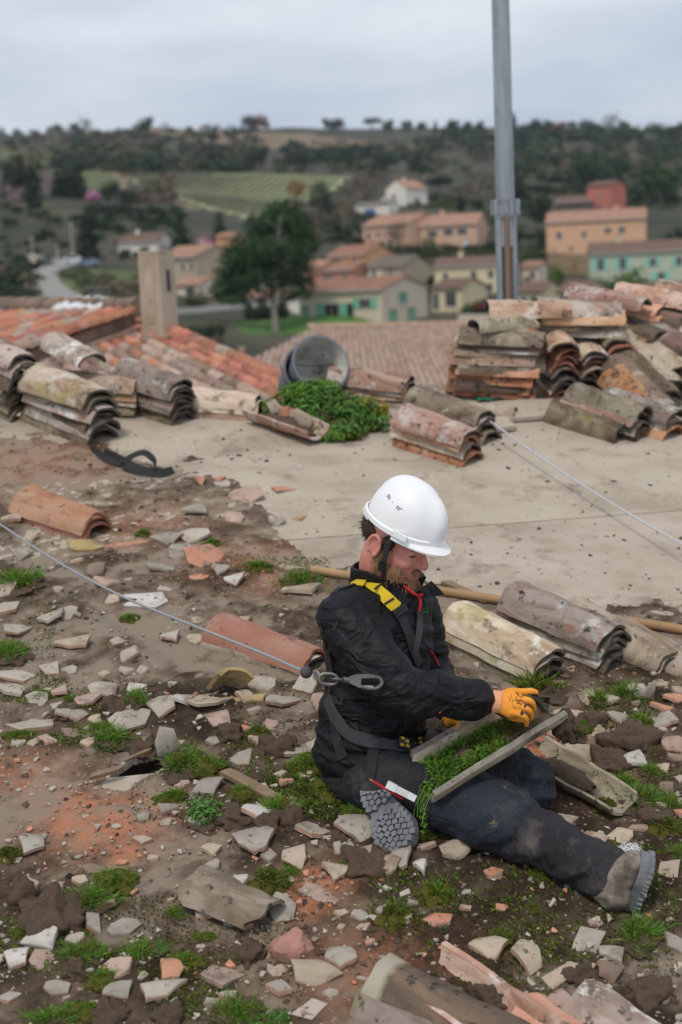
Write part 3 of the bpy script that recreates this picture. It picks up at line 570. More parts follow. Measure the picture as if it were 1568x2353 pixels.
# utility poles, gate post and parked vehicles by the road
def upole(label, u, v, hpx):
    p = T(u, v); h = hpx * mpp(p); e = empty('utility_pole', p, label, 'utility pole'); mb = MB(); mb.tube([p - [0, 0, .5], p + [0, 0, h]], [.2, .12], n=8); mb.build('post', M['w_grey'], e, True)
    mb = MB(); mb.box(p + [0, 0, h * .95], np.eye(3), (1.3, .12, .12)); mb.build('crossarm', M['w_grey'], e)
upole('tall concrete utility pole beside the road bend', 169, 600, 88); upole('thin pole standing on the gate pillar left of the road', 77, 605, 60); upole('short dark pole between the other two', 133, 600, 40)
p = T(77, 615); s = mpp(p); e = empty('gate_pillar', p, 'stubby cream gate pillar left of the road', 'pillar')
mb = MB(); mb.box(p + [0, 0, 12 * s], np.eye(3), (12 * s, 12 * s, 30 * s)); mb.build('shaft', M['w_cream'], e); mb = MB(); mb.box(p + [0, 0, 29 * s], np.eye(3), (16 * s, 16 * s, 4 * s)); mb.build('cap', M['w_cream'], e)
M['car_white'] = flat('white_paint', (.7, .72, .74), rough=.3); M['car_blue'] = flat('blue_grey_paint', (.20, .28, .40), rough=.3); M['tyre'] = flat('tyre', (.02, .02, .02))
def car(label, u, v, mat):
    p = T(u, v); e = empty('parked_car', p, label, 'car'); mb = MB(); ax = (np.array([1., 0, 0]), np.array([0, 1., 0]))
    mb.prism([p + [x, -.85, z] for x, z in [(-2, .35), (2, .35), (2.05, .85), (1.2, .95), (.6, 1.5), (-1.1, 1.5), (-1.9, .95), (-2.05, .8)]], (0, 1.7, 0)); mb.build('body', M[mat], e)
    mb = MB(); mb.prism([p + [x, -.87, z] for x, z in [(1.0, .98), (.5, 1.42), (-1.0, 1.42), (-1.6, .98)]], (0, 1.74, 0)); mb.build('side_windows', M['win'], e)
    for x in (-1.25, 1.25):
        for y in (-.8, .8):
            mb = MB(); mb.tube([p + [x, y - .1, .33], p + [x, y + .1, .33]], .33, n=12); mb.build('wheel', M['tyre'], e, True)
car('white car parked where the road bends', 172, 606, 'car_white'); car('blue-grey car parked beside the white one', 205, 612, 'car_blue')
# ================================================================== OUR ROOF
_rt = st(G(1000, 900))[1]; RIDGE_T = _rt
def dense(name, stops, **k): return pmat(name, stops, **k)
M['deck'] = pmat('bare_deck', [(.28, (.29, .235, .18)), (.5, (.41, .345, .275)), (.72, (.47, .40, .325))], scale=2.2, rough=.95, rand=.15, bump=.35, bscale=45, bdist=.004, detail=9, val=.05,
                 spots=[(5, .56, .72, (.22, .175, .13)), (28, .62, .70, (.17, .12, .085)), (9, .66, .75, (.50, .46, .41)), (70, .69, .73, (.33, .16, .09))], stretch=(1, 1.5, 1))
M['underlay'] = flat('dark_underlay', (.045, .035, .028), rough=1)
def dirt_material():
    m = bpy.data.materials.new('dirt'); m.use_nodes = True; t = m.node_tree; t.nodes.clear(); L = t.links.new
    out = N(t, 'ShaderNodeOutputMaterial'); b = N(t, 'ShaderNodeBsdfPrincipled', i_Roughness=1.0); b.inputs['Specular IOR Level'].default_value = .1; L(b.outputs[0], out.inputs[0])
    tc = N(t, 'ShaderNodeTexCoord'); n1 = N(t, 'ShaderNodeTexNoise', i_Scale=9.0, i_Detail=9.0, i_Roughness=.7); L(tc.outputs['Object'], n1.inputs['Vector'])
    at = N(t, 'ShaderNodeAttribute', attribute_name='thick'); ar = N(t, 'ShaderNodeAttribute', attribute_name='red')
    ma = N(t, 'ShaderNodeMath', operation='MULTIPLY_ADD'); ma.inputs[1].default_value = 1.1; L(n1.outputs['Fac'], ma.inputs[0]); 
    sb = N(t, 'ShaderNodeMath', operation='SUBTRACT'); sb.inputs[1].default_value = .55; L(at.outputs['Fac'], sb.inputs[0]); L(sb.outputs[0], ma.inputs[2])
    rp = N(t, 'ShaderNodeValToRGB'); el = rp.color_ramp.elements; el.new(.5); el.new(.6)
    for e, (p_, c_) in zip(el, [(.07, (.29, .232, .178)), (.30, (.185, .138, .10)), (.56, (.105, .074, .051)), (.88, (.046, .031, .021))]): e.position = p_; e.color = (*c_, 1)
    L(ma.outputs[0], rp.inputs[0])
    n2 = N(t, 'ShaderNodeTexNoise', i_Scale=22.0, i_Detail=6.0, i_Roughness=.7); L(tc.outputs['Object'], n2.inputs['Vector'])
    mm = N(t, 'ShaderNodeMath', operation='MULTIPLY'); mr = N(t, 'ShaderNodeMapRange'); mr.inputs[1].default_value = .36; mr.inputs[2].default_value = .54; L(n2.outputs['Fac'], mr.inputs[0]); L(mr.outputs[0], mm.inputs[0]); L(ar.outputs['Fac'], mm.inputs[1])
    mi = N(t, 'ShaderNodeMix', data_type='RGBA'); mi.inputs[7].default_value = (.52, .215, .12, 1); L(mm.outputs[0], mi.inputs[0]); L(rp.outputs[0], mi.inputs[6])
    n4 = N(t, 'ShaderNodeTexNoise', i_Scale=60.0, i_Detail=3.0); L(tc.outputs['Object'], n4.inputs['Vector']); m4_ = N(t, 'ShaderNodeMapRange'); m4_.inputs[1].default_value = .64; m4_.inputs[2].default_value = .70; L(n4.outputs['Fac'], m4_.inputs[0])
    mj = N(t, 'ShaderNodeMix', data_type='RGBA'); mj.inputs[7].default_value = (.38, .30, .235, 1); L(m4_.outputs[0], mj.inputs[0]); L(mi.outputs[2], mj.inputs[6]); L(mj.outputs[2], b.inputs['Base Color'])
    n3 = N(t, 'ShaderNodeTexNoise', i_Scale=55.0, i_Detail=7.0, i_Roughness=.75); L(tc.outputs['Object'], n3.inputs['Vector'])
    bp = N(t, 'ShaderNodeBump', i_Strength=.9, i_Distance=.012); L(n3.outputs['Fac'], bp.inputs['Height']); L(bp.outputs[0], b.inputs['Normal'])
    return m
M['dirt'] = dirt_material()
HOLE = [st(G(u, v)) for u, v in [(236, 1803), (268, 1772), (304, 1748), (345, 1738), (384, 1733), (388, 1752), (340, 1781), (318, 1792), (292, 1806)]]
HC = np.mean(np.array(HOLE), 0)
HOLE = [(HC[0] + (x - HC[0]) * 1.12 + random.uniform(-.006, .006), HC[1] + (y - HC[1]) * 1.3 + random.uniform(-.006, .006)) for x, y in HOLE]
HOLE = [(HOLE[i][0] * (1 - t) + HOLE[(i + 1) % len(HOLE)][0] * t + random.uniform(-.004, .004), HOLE[i][1] * (1 - t) + HOLE[(i + 1) % len(HOLE)][1] * t + random.uniform(-.004, .004)) for i in range(len(HOLE)) for t in (0, .33, .66)]
S0, S1, T0 = -5.2, 5.6, -2.4
# underlay slab with a rectangular opening round the hole
ub = MB(); hx0, hx1, hy0, hy1 = HC[0] - .2, HC[0] + .2, HC[1] - .16, HC[1] + .16
for (a, b, c, d) in [(S0, hx0, T0, RIDGE_T), (hx1, S1, T0, RIDGE_T), (hx0, hx1, T0, hy0), (hx0, hx1, hy1, RIDGE_T)]:
    ub.box(RP((a + b) / 2, (c + d) / 2, -.085), (RS, RT, RN), (b - a, d - c, .11))
roof = tag(ub.build('roof_deck', M['underlay']), kind='structure')
# far slope
FT = unit([-math.sin(PSI), math.cos(PSI), -math.tan(R(15))]); FN = np.cross(RS, FT)
rp0 = RP(0, RIDGE_T, -.01); fb = MB(); fb.box(rp0 + RS * (S0 + S1) / 2 + FT * 2.1 - FN * .06, (RS, FT, FN), (S1 - S0, 4.2, .1)); tag(fb.build('far_roof_slope', M['deck']), kind='structure')
# bare deck panels, each its own piece
rows = []; t_ = T0; PH, PW = .86, 12.5; k = 0
while t_ < RIDGE_T - .02:
    t1 = min(t_ + PH, RIDGE_T); s_ = S0 + -.5
    while s_ < S1:
        a, b = max(s_, S0), min(s_ + PW, S1)
        if b - a > .1: rows.append((a + .0015, b - .0015, t_ + .0015, t1 - .0015))
        s_ += PW
    t_ = t1; k += 1
for (a, b, c, d) in rows:
    mb = MB(); j = random.uniform(-.003, .003)
    if a < HC[0] < b and c < HC[1] < d:
        bx0, bx1, by0, by1 = HC[0] - .26, HC[0] + .26, HC[1] - .17, HC[1] + .17
        for (q0, q1, q2, q3) in [(a, bx0, c, d), (bx1, b, c, d), (bx0, bx1, c, by0), (bx0, bx1, by1, d)]: mb.box(RP((q0 + q1) / 2, (q2 + q3) / 2, -.014), (RS, RT, RN), (q1 - q0, q3 - q2, .028))
        a, b, c, d = bx0, bx1, by0, by1; na, nb = int((b - a) / .0055), int((d - c) / .0055); vid = {}; vs = []
        def vtx(i, j_):
            if (i, j_) not in vid:
                s2, t2 = a + (b - a) * i / na, c + (d - c) * j_ / nb
                if 0 < i < na and 0 < j_ < nb: s2 += random.uniform(-.002, .002); t2 += random.uniform(-.002, .002)
                vid[(i, j_)] = len(vs); vs.append((s2, t2))
            return vid[(i, j_)]
        cells = []
        for i in range(na):
            for j_ in range(nb):
                cs, ct = a + (b - a) * (i + .5) / na, c + (d - c) * (j_ + .5) / nb
                if not inpoly(np.array([cs]), np.array([ct]), HOLE)[0]: cells.append((vtx(i, j_), vtx(i + 1, j_), vtx(i + 1, j_ + 1), vtx(i, j_ + 1)))
        n = len(vs); V = [RP(s2, t2, 0) for s2, t2 in vs] + [RP(s2, t2, -.028) for s2, t2 in vs]
        edges = {}
        for q in cells:
            for i in range(4):
                e_ = (q[i], q[(i + 1) % 4]); edges[e_] = edges.get(e_, 0) + 1
        F_ = [q for q in cells] + [tuple(i + n for i in q[::-1]) for q in cells]
        for (x, y) in edges:
            if (y, x) not in edges: F_.append((y, x, x + n, y + n))
        mb.add(V, F_)
    else: mb.box(RP((a + b) / 2, (c + d) / 2, -.014 + j), (RS, RT, RN), (b - a, d - c, .028))
    mb.build('deck_panel', M['deck'], roof)
# a few lifted, broken deck plates near the tile pile
for (u, v, w, h, lift) in [(1200, 950, .50, .30, .012), (1110, 985, .34, .2, .01)]:
    s_, t2 = st(G(u, v)); n = 9; poly = []
    for i in range(n):
        an = 2 * math.pi * i / n; q = max(abs(math.cos(an)), abs(math.sin(an))); r_ = (1 / q) * random.uniform(.82, 1.0)
        poly.append(RP(s_ + math.cos(an) * r_ * w / 2, t2 + math.sin(an) * r_ * h / 2, .004 + lift * (math.cos(an) * .4 + .5)))
    mb = MB(); mb.prism(poly, RN * .022); mb.build('deck_plate', M['deck'], roof)
# walls of our building below the roof
bw = MB()
for (s_, t2, w, d) in [(S0 + .1, (T0 + RIDGE_T) / 2, .2, RIDGE_T - T0), (S1 - .1, (T0 + RIDGE_T) / 2, .2, RIDGE_T - T0), ((S0 + S1) / 2, T0 + .1, S1 - S0 - .5, .2), ((S0 + S1) / 2, RIDGE_T - .1, S1 - S0 - .5, .2)]:
    c = RP(s_, t2, 0); fl = unit([RT[0], RT[1], 0])
    bw.box([c[0], c[1], c[2] - 4.2 - .25 - abs(d) * .125], (RS, fl, (0, 0, 1)), (w, abs(d) * .97, 8))
tag(bw.build('building_wall', M['w_tan']), kind='structure')

# dirt lying on the deck: one uneven sheet, thin dust to thick soil
def dirt_fields(Sg, Tg):
    """thickness (m) and darkness over roof coordinates"""
    edge = np.array([st(G(u, v)) for u, v in [(-700, 985), (0, 1005), (230, 1035), (420, 1085), (560, 1150), (660, 1240), (760, 1330), (1010, 1345), (1250, 1400), (1568, 1450), (2300, 1560)]])
    te = np.interp(Sg, edge[:, 0], edge[:, 1]); depth = te - Tg           # metres inside the dirt
    big = fbm(Sg * 1.1 + 9, Tg * 1.3 + 2, 3); mid = fbm(Sg * 4 + 30, Tg * 5 + 11, 4); fine = fbm(Sg * 16, Tg * 18, 4, .6)
    cov = np.clip(depth / .5, -1.2, 1.0)
    h = (big - .5) * .04 + (mid - .5) * .040 + (fine - .5) * .026 + cov * .016 - .003
    for (u, v, r, k) in [(330, 1500, .28, .03), (90, 1700, .0001, 0), (200, 1890, .34, .035), (480, 2080, .22, .03), (480, 2150, .15, .03), (310, 1770, .2, .05), (720, 1250, .3, .02), (130, 1860, .3, .02)]:
        s_, t2 = st(G(u, v)); h = h - k * np.exp(-((Sg - s_) ** 2 + (Tg - t2) ** 2) / (2 * (r * .6) ** 2 + 1e-9))
    dk = np.clip((h - .000) / .04, 0, 1) * .45 + (mid - .5) * .9 + .16 + (fine - .5) * .9
    for (u, v, r, k) in [(270, 1660, .55, .2), (1350, 1750, .6, .25), (1300, 2150, .9, .22), (250, 2250, .7, .22), (700, 1850, .4, .25), (100, 2090, .3, .2), (1000, 2060, .5, .2), (330, 1620, .3, .2), (150, 2300, .5, .22), (1450, 1900, .5, .2), (780, 1800, .3, .2), (1250, 2250, .4, .15)]:
        s_, t2 = st(G(u, v)); dk = dk + k * np.exp(-((Sg - s_) ** 2 + (Tg - t2) ** 2) / (2 * (r * .5) ** 2))
    red = np.zeros_like(Sg)
    for (u, v, r, k) in [(215, 1860, .10, 1), (250, 1900, .12, 1), (190, 1900, .10, 1), (290, 1960, .06, .9), (40, 1780, .12, .5), (730, 2040, .07, 1), (700, 2090, .06, .8), (560, 1290, .18, .35), (830, 2240, .15, .4), (330, 1210, .2, .35), (100, 1060, .3, .35), (1230, 1720, .14, .9), (1290, 1760, .12, .8), (640, 1340, .12, .5)]:
        s_, t2 = st(G(u, v)); red = np.maximum(red, k * np.exp(-((Sg - s_) ** 2 + ((Tg - t2) * 1.2) ** 2) / (2 * r * r)))
    hole = inpoly(Sg.ravel(), Tg.ravel(), [(HC[0] + (x - HC[0]) * .97, HC[1] + (y - HC[1]) * .95) for x, y in HOLE]).reshape(Sg.shape)
    h = np.where(cov > -.02, np.maximum(h, .0012 + .004 * fine), h); return np.where(hole, -.2, h), np.clip(dk, 0, 1), red
ss = np.arange(-3.2, 3.6, .017); tt = np.arange(-1.75, RIDGE_T - .3, .019)
Sg, Tg = np.meshgrid(ss, tt); Hh, Dk, Rd = dirt_fields(Sg, Tg)
Hh = Hh + (fbm(Sg * 45, Tg * 45, 2) - .5) * .007
pts = RO + Sg[..., None] * RS + Tg[..., None] * RT + Hh[..., None] * RN
ok = (Hh > -.004); cell = ok[:-1, :-1] | ok[1:, :-1] | ok[:-1, 1:] | ok[1:, 1:]
okh = (Hh > -.1); cell &= okh[:-1, :-1] & okh[1:, :-1] & okh[:-1, 1:] & okh[1:, 1:]
W = Sg.shape[1]; ii, jj = np.nonzero(cell); a = ii * W + jj; quads = np.stack([a, a + 1, a + W + 1, a + W], 1)
used = np.unique(quads); remap = -np.ones(Sg.size, int); remap[used] = np.arange(len(used)); quads = remap[quads]
me = bpy.data.meshes.new('dirt'); me.vertices.add(len(used)); me.vertices.foreach_set('co', pts.reshape(-1, 3)[used].astype('f').ravel())
me.loops.add(quads.size); me.loops.foreach_set('vertex_index', quads.astype('i').ravel()); me.polygons.add(len(quads)); me.polygons.foreach_set('loop_start', np.arange(0, quads.size, 4, dtype='i'))
me.update(calc_edges=True); me.polygons.foreach_set('use_smooth', [True] * len(me.polygons))
for nm, arr in (('thick', Dk), ('red', Rd)):
    at = me.attributes.new(nm, 'FLOAT', 'POINT'); at.data.foreach_set('value', arr.ravel()[used].astype('f'))
me.materials.append(M['dirt']); o = bpy.data.objects.new('dirt', me); COL.objects.link(o); tag(o, 'brown soil and pale dust spread over the bare roof deck', 'dirt', kind='stuff')
def dirt_h(s_, t2): h, d, r = dirt_fields(np.array([[s_]]), np.array([[t2]])); return max(0.0, float(h[0, 0]))
# crumbs: small stones and soil lumps, uncounted
def crumbs(name, label, cat, n, mat, smin, smax, seed, wt):
    r = np.random.default_rng(seed); S_ = r.uniform(-2.4, 2.9, n * 6); T_ = r.uniform(-1.3, RIDGE_T - .4, n * 6); H_, D_, R_ = dirt_fields(S_[None], T_[None]); H_, D_, R_ = H_[0], D_[0], R_[0]
    keep = (r.random(n * 6) < wt(H_, D_, R_)) & (H_ > -.1); S_, T_, H_ = S_[keep][:n], T_[keep][:n], H_[keep][:n]; m = len(S_)
    size = smin * (smax / smin) ** (r.random(m) ** 1.8)
    octa = np.array([(1, 0, 0), (-1, 0, 0), (0, 1, 0), (0, -1, 0), (0, 0, 1), (0, 0, -1)], float); fc = np.array([(0, 2, 4), (2, 1, 4), (1, 3, 4), (3, 0, 4), (2, 0, 5), (1, 2, 5), (3, 1, 5), (0, 3, 5)])
    V = octa[None] * (r.uniform(.5, 1.2, (m, 6, 1))) * size[:, None, None] * np.stack([r.uniform(.7, 1.5, m), r.uniform(.7, 1.3, m), r.uniform(.35, .8, m)], 1)[:, None]
    an = r.uniform(0, 6.28, m); c_, s_ = np.cos(an), np.sin(an); x = V[..., 0] * c_[:, None] - V[..., 1] * s_[:, None]; y = V[..., 0] * s_[:, None] + V[..., 1] * c_[:, None]
    Wd = RO + (S_[:, None, None] + x[..., None]) * RS + (T_[:, None, None] + y[..., None]) * RT + (np.maximum(H_, 0)[:, None, None] + V[..., 2:] + size[:, None, None] * .2) * RN
    f = (fc[None] + 6 * np.arange(m)[:, None, None]).reshape(-1, 3)
    me = bpy.data.meshes.new(name); me.from_pydata(Wd.reshape(-1, 3).tolist(), [], f.tolist()); me.materials.append(mat); o = bpy.data.objects.new(name, me); COL.objects.link(o); tag(o, label, cat, kind='stuff')
M['crumb_soil'] = pmat('soil', [(.3, (.05, .035, .025)), (.7, (.12, .088, .062))], scale=30, rough=1, rand=0, island=.45, bump=.4, bscale=120)
M['crumb_grey'] = pmat('stone_chip', [(.3, (.28, .24, .20)), (.7, (.44, .39, .33))], scale=30, rough=.95, rand=0, island=.3, bump=0)
M['crumb_red'] = pmat('terracotta_chip', [(.3, (.32, .12, .065)), (.7, (.50, .24, .15))], scale=30, rough=.95, rand=0, island=.35, bump=0)
crumbs('soil_crumbs', 'dark soil lumps and grit scattered over the dirt', 'soil crumbs', 6500, M['crumb_soil'], .003, .016, 1, lambda h, d, r: np.where(h > -.01, .15 + d, .085))
crumbs('stone_chips', 'tiny pale stone and mortar chips in the dirt', 'stone chips', 1700, M['crumb_grey'], .003, .013, 2, lambda h, d, r: np.where(h > -.012, .6, .05))
crumbs('terracotta_chips', 'tiny orange terracotta chips and dust in the dirt', 'terracotta chips', 1700, M['crumb_red'], .003, .012, 3, lambda h, d, r: np.where(h > -.015, .05 + r * .95, .012))

# ================================================================== NEIGHBOURING ROOFS
def small_tile(L_=.42, r0=.095, r1=.08, th=.014, n=6):
    vs = []; 
    for (x, r) in ((-L_ / 2, r0), (L_ / 2, r1)):
        for rr in (r, r - th):
            for i in range(n + 1):
                a = math.pi * i / n; vs.append((x, rr * math.cos(a), rr * math.sin(a) * .8))
    m_ = n + 1; fs = []
    for i in range(n):
        fs += [(i, i + 1, 2 * m_ + i + 1, 2 * m_ + i), (m_ + i + 1, m_ + i, 3 * m_ + i, 3 * m_ + i + 1), (i + 1, i, m_ + i, m_ + i + 1), (2 * m_ + i, 2 * m_ + i + 1, 3 * m_ + i + 1, 3 * m_ + i)]
    for i in (0, n): fs.append((i, 2 * m_ + i, 3 * m_ + i, m_ + i))
    return MB().add(vs, fs)
def tmat(n, a, b, c, **k): M[n] = pmat(n, [(.3, a), (.5, b), (.7, c)], scale=5, rough=.9, bump=.35, bscale=40, bdist=.006, val=.28, spots=[(8, .56, .68, (.15, .115, .085)), (20, .64, .70, (.30, .26, .2))], **k)
tmat('rt_red', (.30, .11, .065), (.42, .165, .10), (.45, .24, .16)); tmat('rt_pale', (.30, .225, .175), (.40, .305, .245), (.37, .24, .185)); tmat('rt_brown', (.16, .105, .08), (.25, .17, .13), (.33, .21, .16)); tmat('rt_mix', (.28, .175, .13), (.38, .245, .185), (.43, .32, .25))
STM = {k: small_tile().mesh('tile', M[k], 50) for k in ('rt_red', 'rt_pale', 'rt_brown', 'rt_mix')}
def tiled_slope(parent, O, down, along, ncol, nrow, choose, step=.2, course=.33, limit=None, jit=.012, sc=1.0):
    """parent = the roof; tiles run down from O in columns spaced along; returns tiles placed as (matrix, mesh key)"""
    nrm = unit(np.cross(down, along)); nrm = nrm if nrm[2] > 0 else -nrm; yv = np.cross(nrm, down); out = []
    for i in range(ncol):
        for j in range(nrow):
            d_ = unit(down - nrm * .045 + along * random.uniform(-.04, .04)); n_ = unit(nrm - d_ * (nrm @ d_)); y_ = np.cross(n_, d_)
            c = O + along * (i + .5) * step + down * (j + .5) * course + nrm * (.03 * sc + random.uniform(0, jit) * sc) + along * random.uniform(-jit, jit)
            if limit is None or limit(i, j, c): out.append((c, m4(-d_ * sc, -y_ * sc, n_ * sc, c), choose(i, j, c)))
    return out
def place_tiles(parent, tiles, nmax=300, name='tile'):
    tiles = [t for t in tiles if -30 < proj(t[0])[0] < 1600]
    tiles.sort(key=lambda t: t[0] @ CF)
    for c, m_, k in tiles[:nmax]: inst(name, STM[k], m_, parent)
    rest = {}
    for c, m_, k in tiles[nmax:]: rest.setdefault(k, []).append(m_)
    if rest:
        mb = MB(); mats = [M[k] for k in rest]; idx = []
        for qi, (k, ms) in enumerate(rest.items()):
            src = small_tile(n=4)
            for m_ in ms: mb.add([tuple(m_ @ Vector(v)) for v in src.v], src.f); idx += [qi] * len(src.f)
        o = mb.build('far_tiles', mats, parent, 50, recalc=False); o.data.polygons.foreach_set('material_index', np.array(idx, 'i')); o['kind'] = 'stuff'
# orange roof on the left
nb = empty('neighbour_house', P(330, 742, 14), 'neighbouring house with weathered orange tiled roof and rendered chimney on the left', 'house')
P2, P3, Pl = P(332, 744, 14), P(676, 900, 10.6), P(-60, 745, 14.6)
dn = unit(P3 - P2); al = Pl - P2; al = unit(al - dn * (al @ dn)); nrm = unit(np.cross(dn, al)); nrm = nrm if nrm[2] > 0 else -nrm
mb = MB(); c = P2 + dn * 2.5 + al * 3.2; mb.box(c - nrm * .06, (dn, al, nrm), (5.4, 6.6, .1)); rf = mb.build('roof', M['rt_brown'], nb)
def ch1(i, j, c):
    u, v, d = proj(c); r = random.random()
    if v < 800 + (u - 100) * .02 and u < 330: return 'rt_red' if r < .7 else 'rt_mix'
    if i <= 1: return 'rt_red'
    return 'rt_pale' if r < .42 else 'rt_mix' if r < .68 else 'rt_red' if r < .74 else 'rt_brown'
place_tiles(rf, tiled_slope(rf, P2, dn, al, 48, 22, ch1, step=.128, course=.215, sc=.66), 300)
# raised upper part of that roof: its tiles run down to the left
Q2 = P(312, 722, 13.2); dn2 = unit(P(70, 806, 11.9) - Q2); al3 = P(0, 706, 14.6) - Q2; al3 = unit(al3 - dn2 * (al3 @ dn2)); nr2 = unit(np.cross(dn2, al3)); nr2 = nr2 if nr2[2] > 0 else -nr2
mb = MB(); mb.box(Q2 + dn2 * 1.2 + al3 * 1.6 - nr2 * .06, (dn2, al3, nr2), (2.5, 3.1, .1)); rf2 = mb.build('upper_roof', M['rt_brown'], nb)
place_tiles(rf2, tiled_slope(rf2, Q2, dn2, al3, 22, 11, lambda i, j, c: 'rt_red' if random.random() < .62 else 'rt_pale' if random.random() < .5 else 'rt_mix', step=.130, course=.215, sc=.68), 200)
mb = MB(); mb.box(Q2 + dn2 * 1.2 + al3 * .02 - nr2 * .15, (dn2, al3, nr2), (2.4, .08, .07)); mb.build('mortar_edge', M['rt_pale'], nb)
rA, rB = P(318, 706, 13.6), P(-40, 702, 15.2); mb = MB()
for k in range(9): mb.tube([rA + (rB - rA) * (k / 9), rA + (rB - rA) * ((k + 1.12) / 9)], [.10, .085], n=10)
mb.build('ridge_tiles', M['rt_brown'], nb, True)
up_o = rA; al_r = unit(rB - rA)
# verge row along the right edge
for k in range(20):
    c = P2 - al * .02 + dn * (.25 * k + .1) + nrm * (.05 + .01 * random.random()); y_ = np.cross(nrm, dn)
    d_ = unit(dn - nrm * .05); n_ = unit(nrm - d_ * (nrm @ d_)); inst('verge_tile', STM['rt_red' if random.random() < .8 else 'rt_pale'], m4(-d_ * .75, -np.cross(n_, d_) * .75, n_ * .75, c), rf)
mb = MB(); c = P2 + dn * 2.5 + al * 3.2; mb.box([c[0], c[1], c[2] - 4.8], (unit([dn[0], dn[1], 0]), unit([-dn[1], dn[0], 0]), (0, 0, 1)), (4.6, 5.6, 8)); mb.build('wall', M['w_tan'], nb)
M['plastic'] = flat('white_sheet', (.62, .62, .62), rough=.5)
mb = MB(); rows_ = []
for i in range(14):
    rows_.append([up_o + al_r * (.42 + i * .055) + dn2 * (.05 * j - .02 + random.uniform(-.012, .012)) + np.array([0, 0, .075 - .02 * j + .035 * random.random()]) for j in range(6)])
mb.grid(rows_); mb.grid([[p_ - np.array([0, 0, .05]) for p_ in r_] for r_ in rows_]); tag(mb.build('plastic_sheet', M['plastic'], smooth='all'), 'crumpled white sheet lying along the ridge of the orange roof', 'sheet')
# chimney: part of that house
M['render'] = pmat('chimney_render', [(.3, (.33, .26, .19)), (.6, (.44, .36, .275)), (.8, (.50, .43, .35))], scale=2.5, rough=.95, bump=.4, bscale=30, bdist=.01, spots=[(3.5, .6, .72, (.40, .25, .08)), (12, .62, .72, (.24, .19, .14))])
cc = P(370, 776, 13.2); sx = unit([math.cos(R(-30)), math.sin(R(-30)), 0]); sy = np.array([-sx[1], sx[0], 0]); zz = np.array([0, 0, 1.]); hc = 188 * mpp(cc); wc = .24
mb = MB(); q = []
for k, w in ((-.9, 1.06), (.1, 1.0), (hc, .98)): q.append([cc + sx * a_ * wc / 2 * w + sy * b_ * wc / 2 * w + zz * k for a_, b_ in ((-1, -1), (1, -1), (1, 1), (-1, 1), (-1, -1))])
mb.grid(q); mb.add(q[-1][:4], [(0, 1, 2, 3)]); chm = mb.build('chimney', M['render'], nb)
mb = MB(); mb.box(cc + zz * (hc + .02), (sx, sy, zz), (wc * 1.0, wc * 1.0, .03)); mb.build('chimney_cap', M['render'], chm)
mb = MB()
for i in range(9):
    pass
mb.prism([cc + sy * (-wc / 2 * .99 - .006) + sx * x_ + zz * z_ for x_, z_ in [(-.05, hc - .62), (.05, hc - .62), (.05, hc - .2), (.035, hc - .13), (0, hc - .1), (-.035, hc - .13), (-.05, hc - .2)]], sy * .012); mb.build('blocked_flue', M['render'], chm)
mb = MB(); mb.prism([cc + sx * (wc / 2 * .985 + .004) + sy * x_ + zz * z_ for x_, z_ in [(-.02, hc - .34), (.035, hc - .34), (.035, hc - .14), (-.02, hc - .14)]], -sx * .02); mb.build('smoke_opening', M['iron'], chm)
mb = MB(); mb.box(cc + sx * .1 + zz * .02 - sy * .12, (sx, sy, zz), (.34, .3, .03)); mb.build('chimney_foot', M['render'], chm)
# roof cowl left of the chimney
cw = P(226, 690, 15); e = empty('roof_cowl', cw, 'small grey sheet metal cowl on posts behind the orange roof', 'cowl')
M['zinc'] = flat('zinc', (.16, .16, .15), rough=.6, metal=.3)
for x_ in (-.08, .08):
    mb = MB(); mb.tube([cw + [x_, 0, -.5], cw + [x_, 0, .14]], .014, n=6); mb.build('post', M['zinc'], e)
mb = MB(); mb.box(cw + [0, 0, .14], np.eye(3), (.24, .2, .02)); mb.box(cw + [0, 0, .04], np.eye(3), (.14, .14, .1)); mb.build('hood', M['zinc'], e)

# brown roof in the middle
bh = empty('neighbour_house', P(725, 757, 46), 'neighbouring house with broad dusty brown tiled roof behind the bucket', 'house')
B1, B2, B3 = P(722, 757, 46), P(1260, 748, 46), P(556, 836, 41)
Bd = P(950, 905, 33); al2 = unit(B2 - B1); dn_ = Bd - P(950, 755, 46); dn_ = unit(dn_ - al2 * (dn_ @ al2)); n2 = np.cross(dn_, al2); n2 = n2 if n2[2] > 0 else -n2
def plane_hit(u, v): d = ray(u, v); return d * ((B1 @ n2) / (d @ n2))
poly = [plane_hit(u, v) for u, v in [(722, 757), (1560, 741), (1640, 930), (560, 930), (440, 905)]]
mb = MB(); mb.prism([p_ - n2 * .02 for p_ in poly], -n2 * .2); rb_ = mb.build('roof', M['rt_mix'], bh)
Lx = np.array([[(p_ - B1) @ al2, (p_ - B1) @ dn_] for p_ in poly])
lim = lambda i, j, c: bool(inpoly(np.array([(c - B1) @ al2]), np.array([(c - B1) @ dn_]), [tuple(x) for x in Lx])[0]) and proj(c)[0] < 1140 and proj(c)[1] < 925
O2 = B1 + al2 * Lx[:, 0].min(); ncol = int((Lx[:, 0].max() - Lx[:, 0].min()) / .17)
place_tiles(rb_, tiled_slope(rb_, O2, dn_, al2, ncol, 56, lambda i, j, c: random.choice(['rt_pale', 'rt_mix', 'rt_mix', 'rt_brown', 'rt_pale']), step=.17, course=.26, limit=lim, sc=.85), 300)
mb = MB()
for k in range(52): mb.tube([B1 + al2 * (k * .42 - .2) + n2 * .08, B1 + al2 * (k * .42 + .27) + n2 * .08], [.13, .11], n=8)
mb.build('ridge_tiles', M['rt_mix'], bh, True)
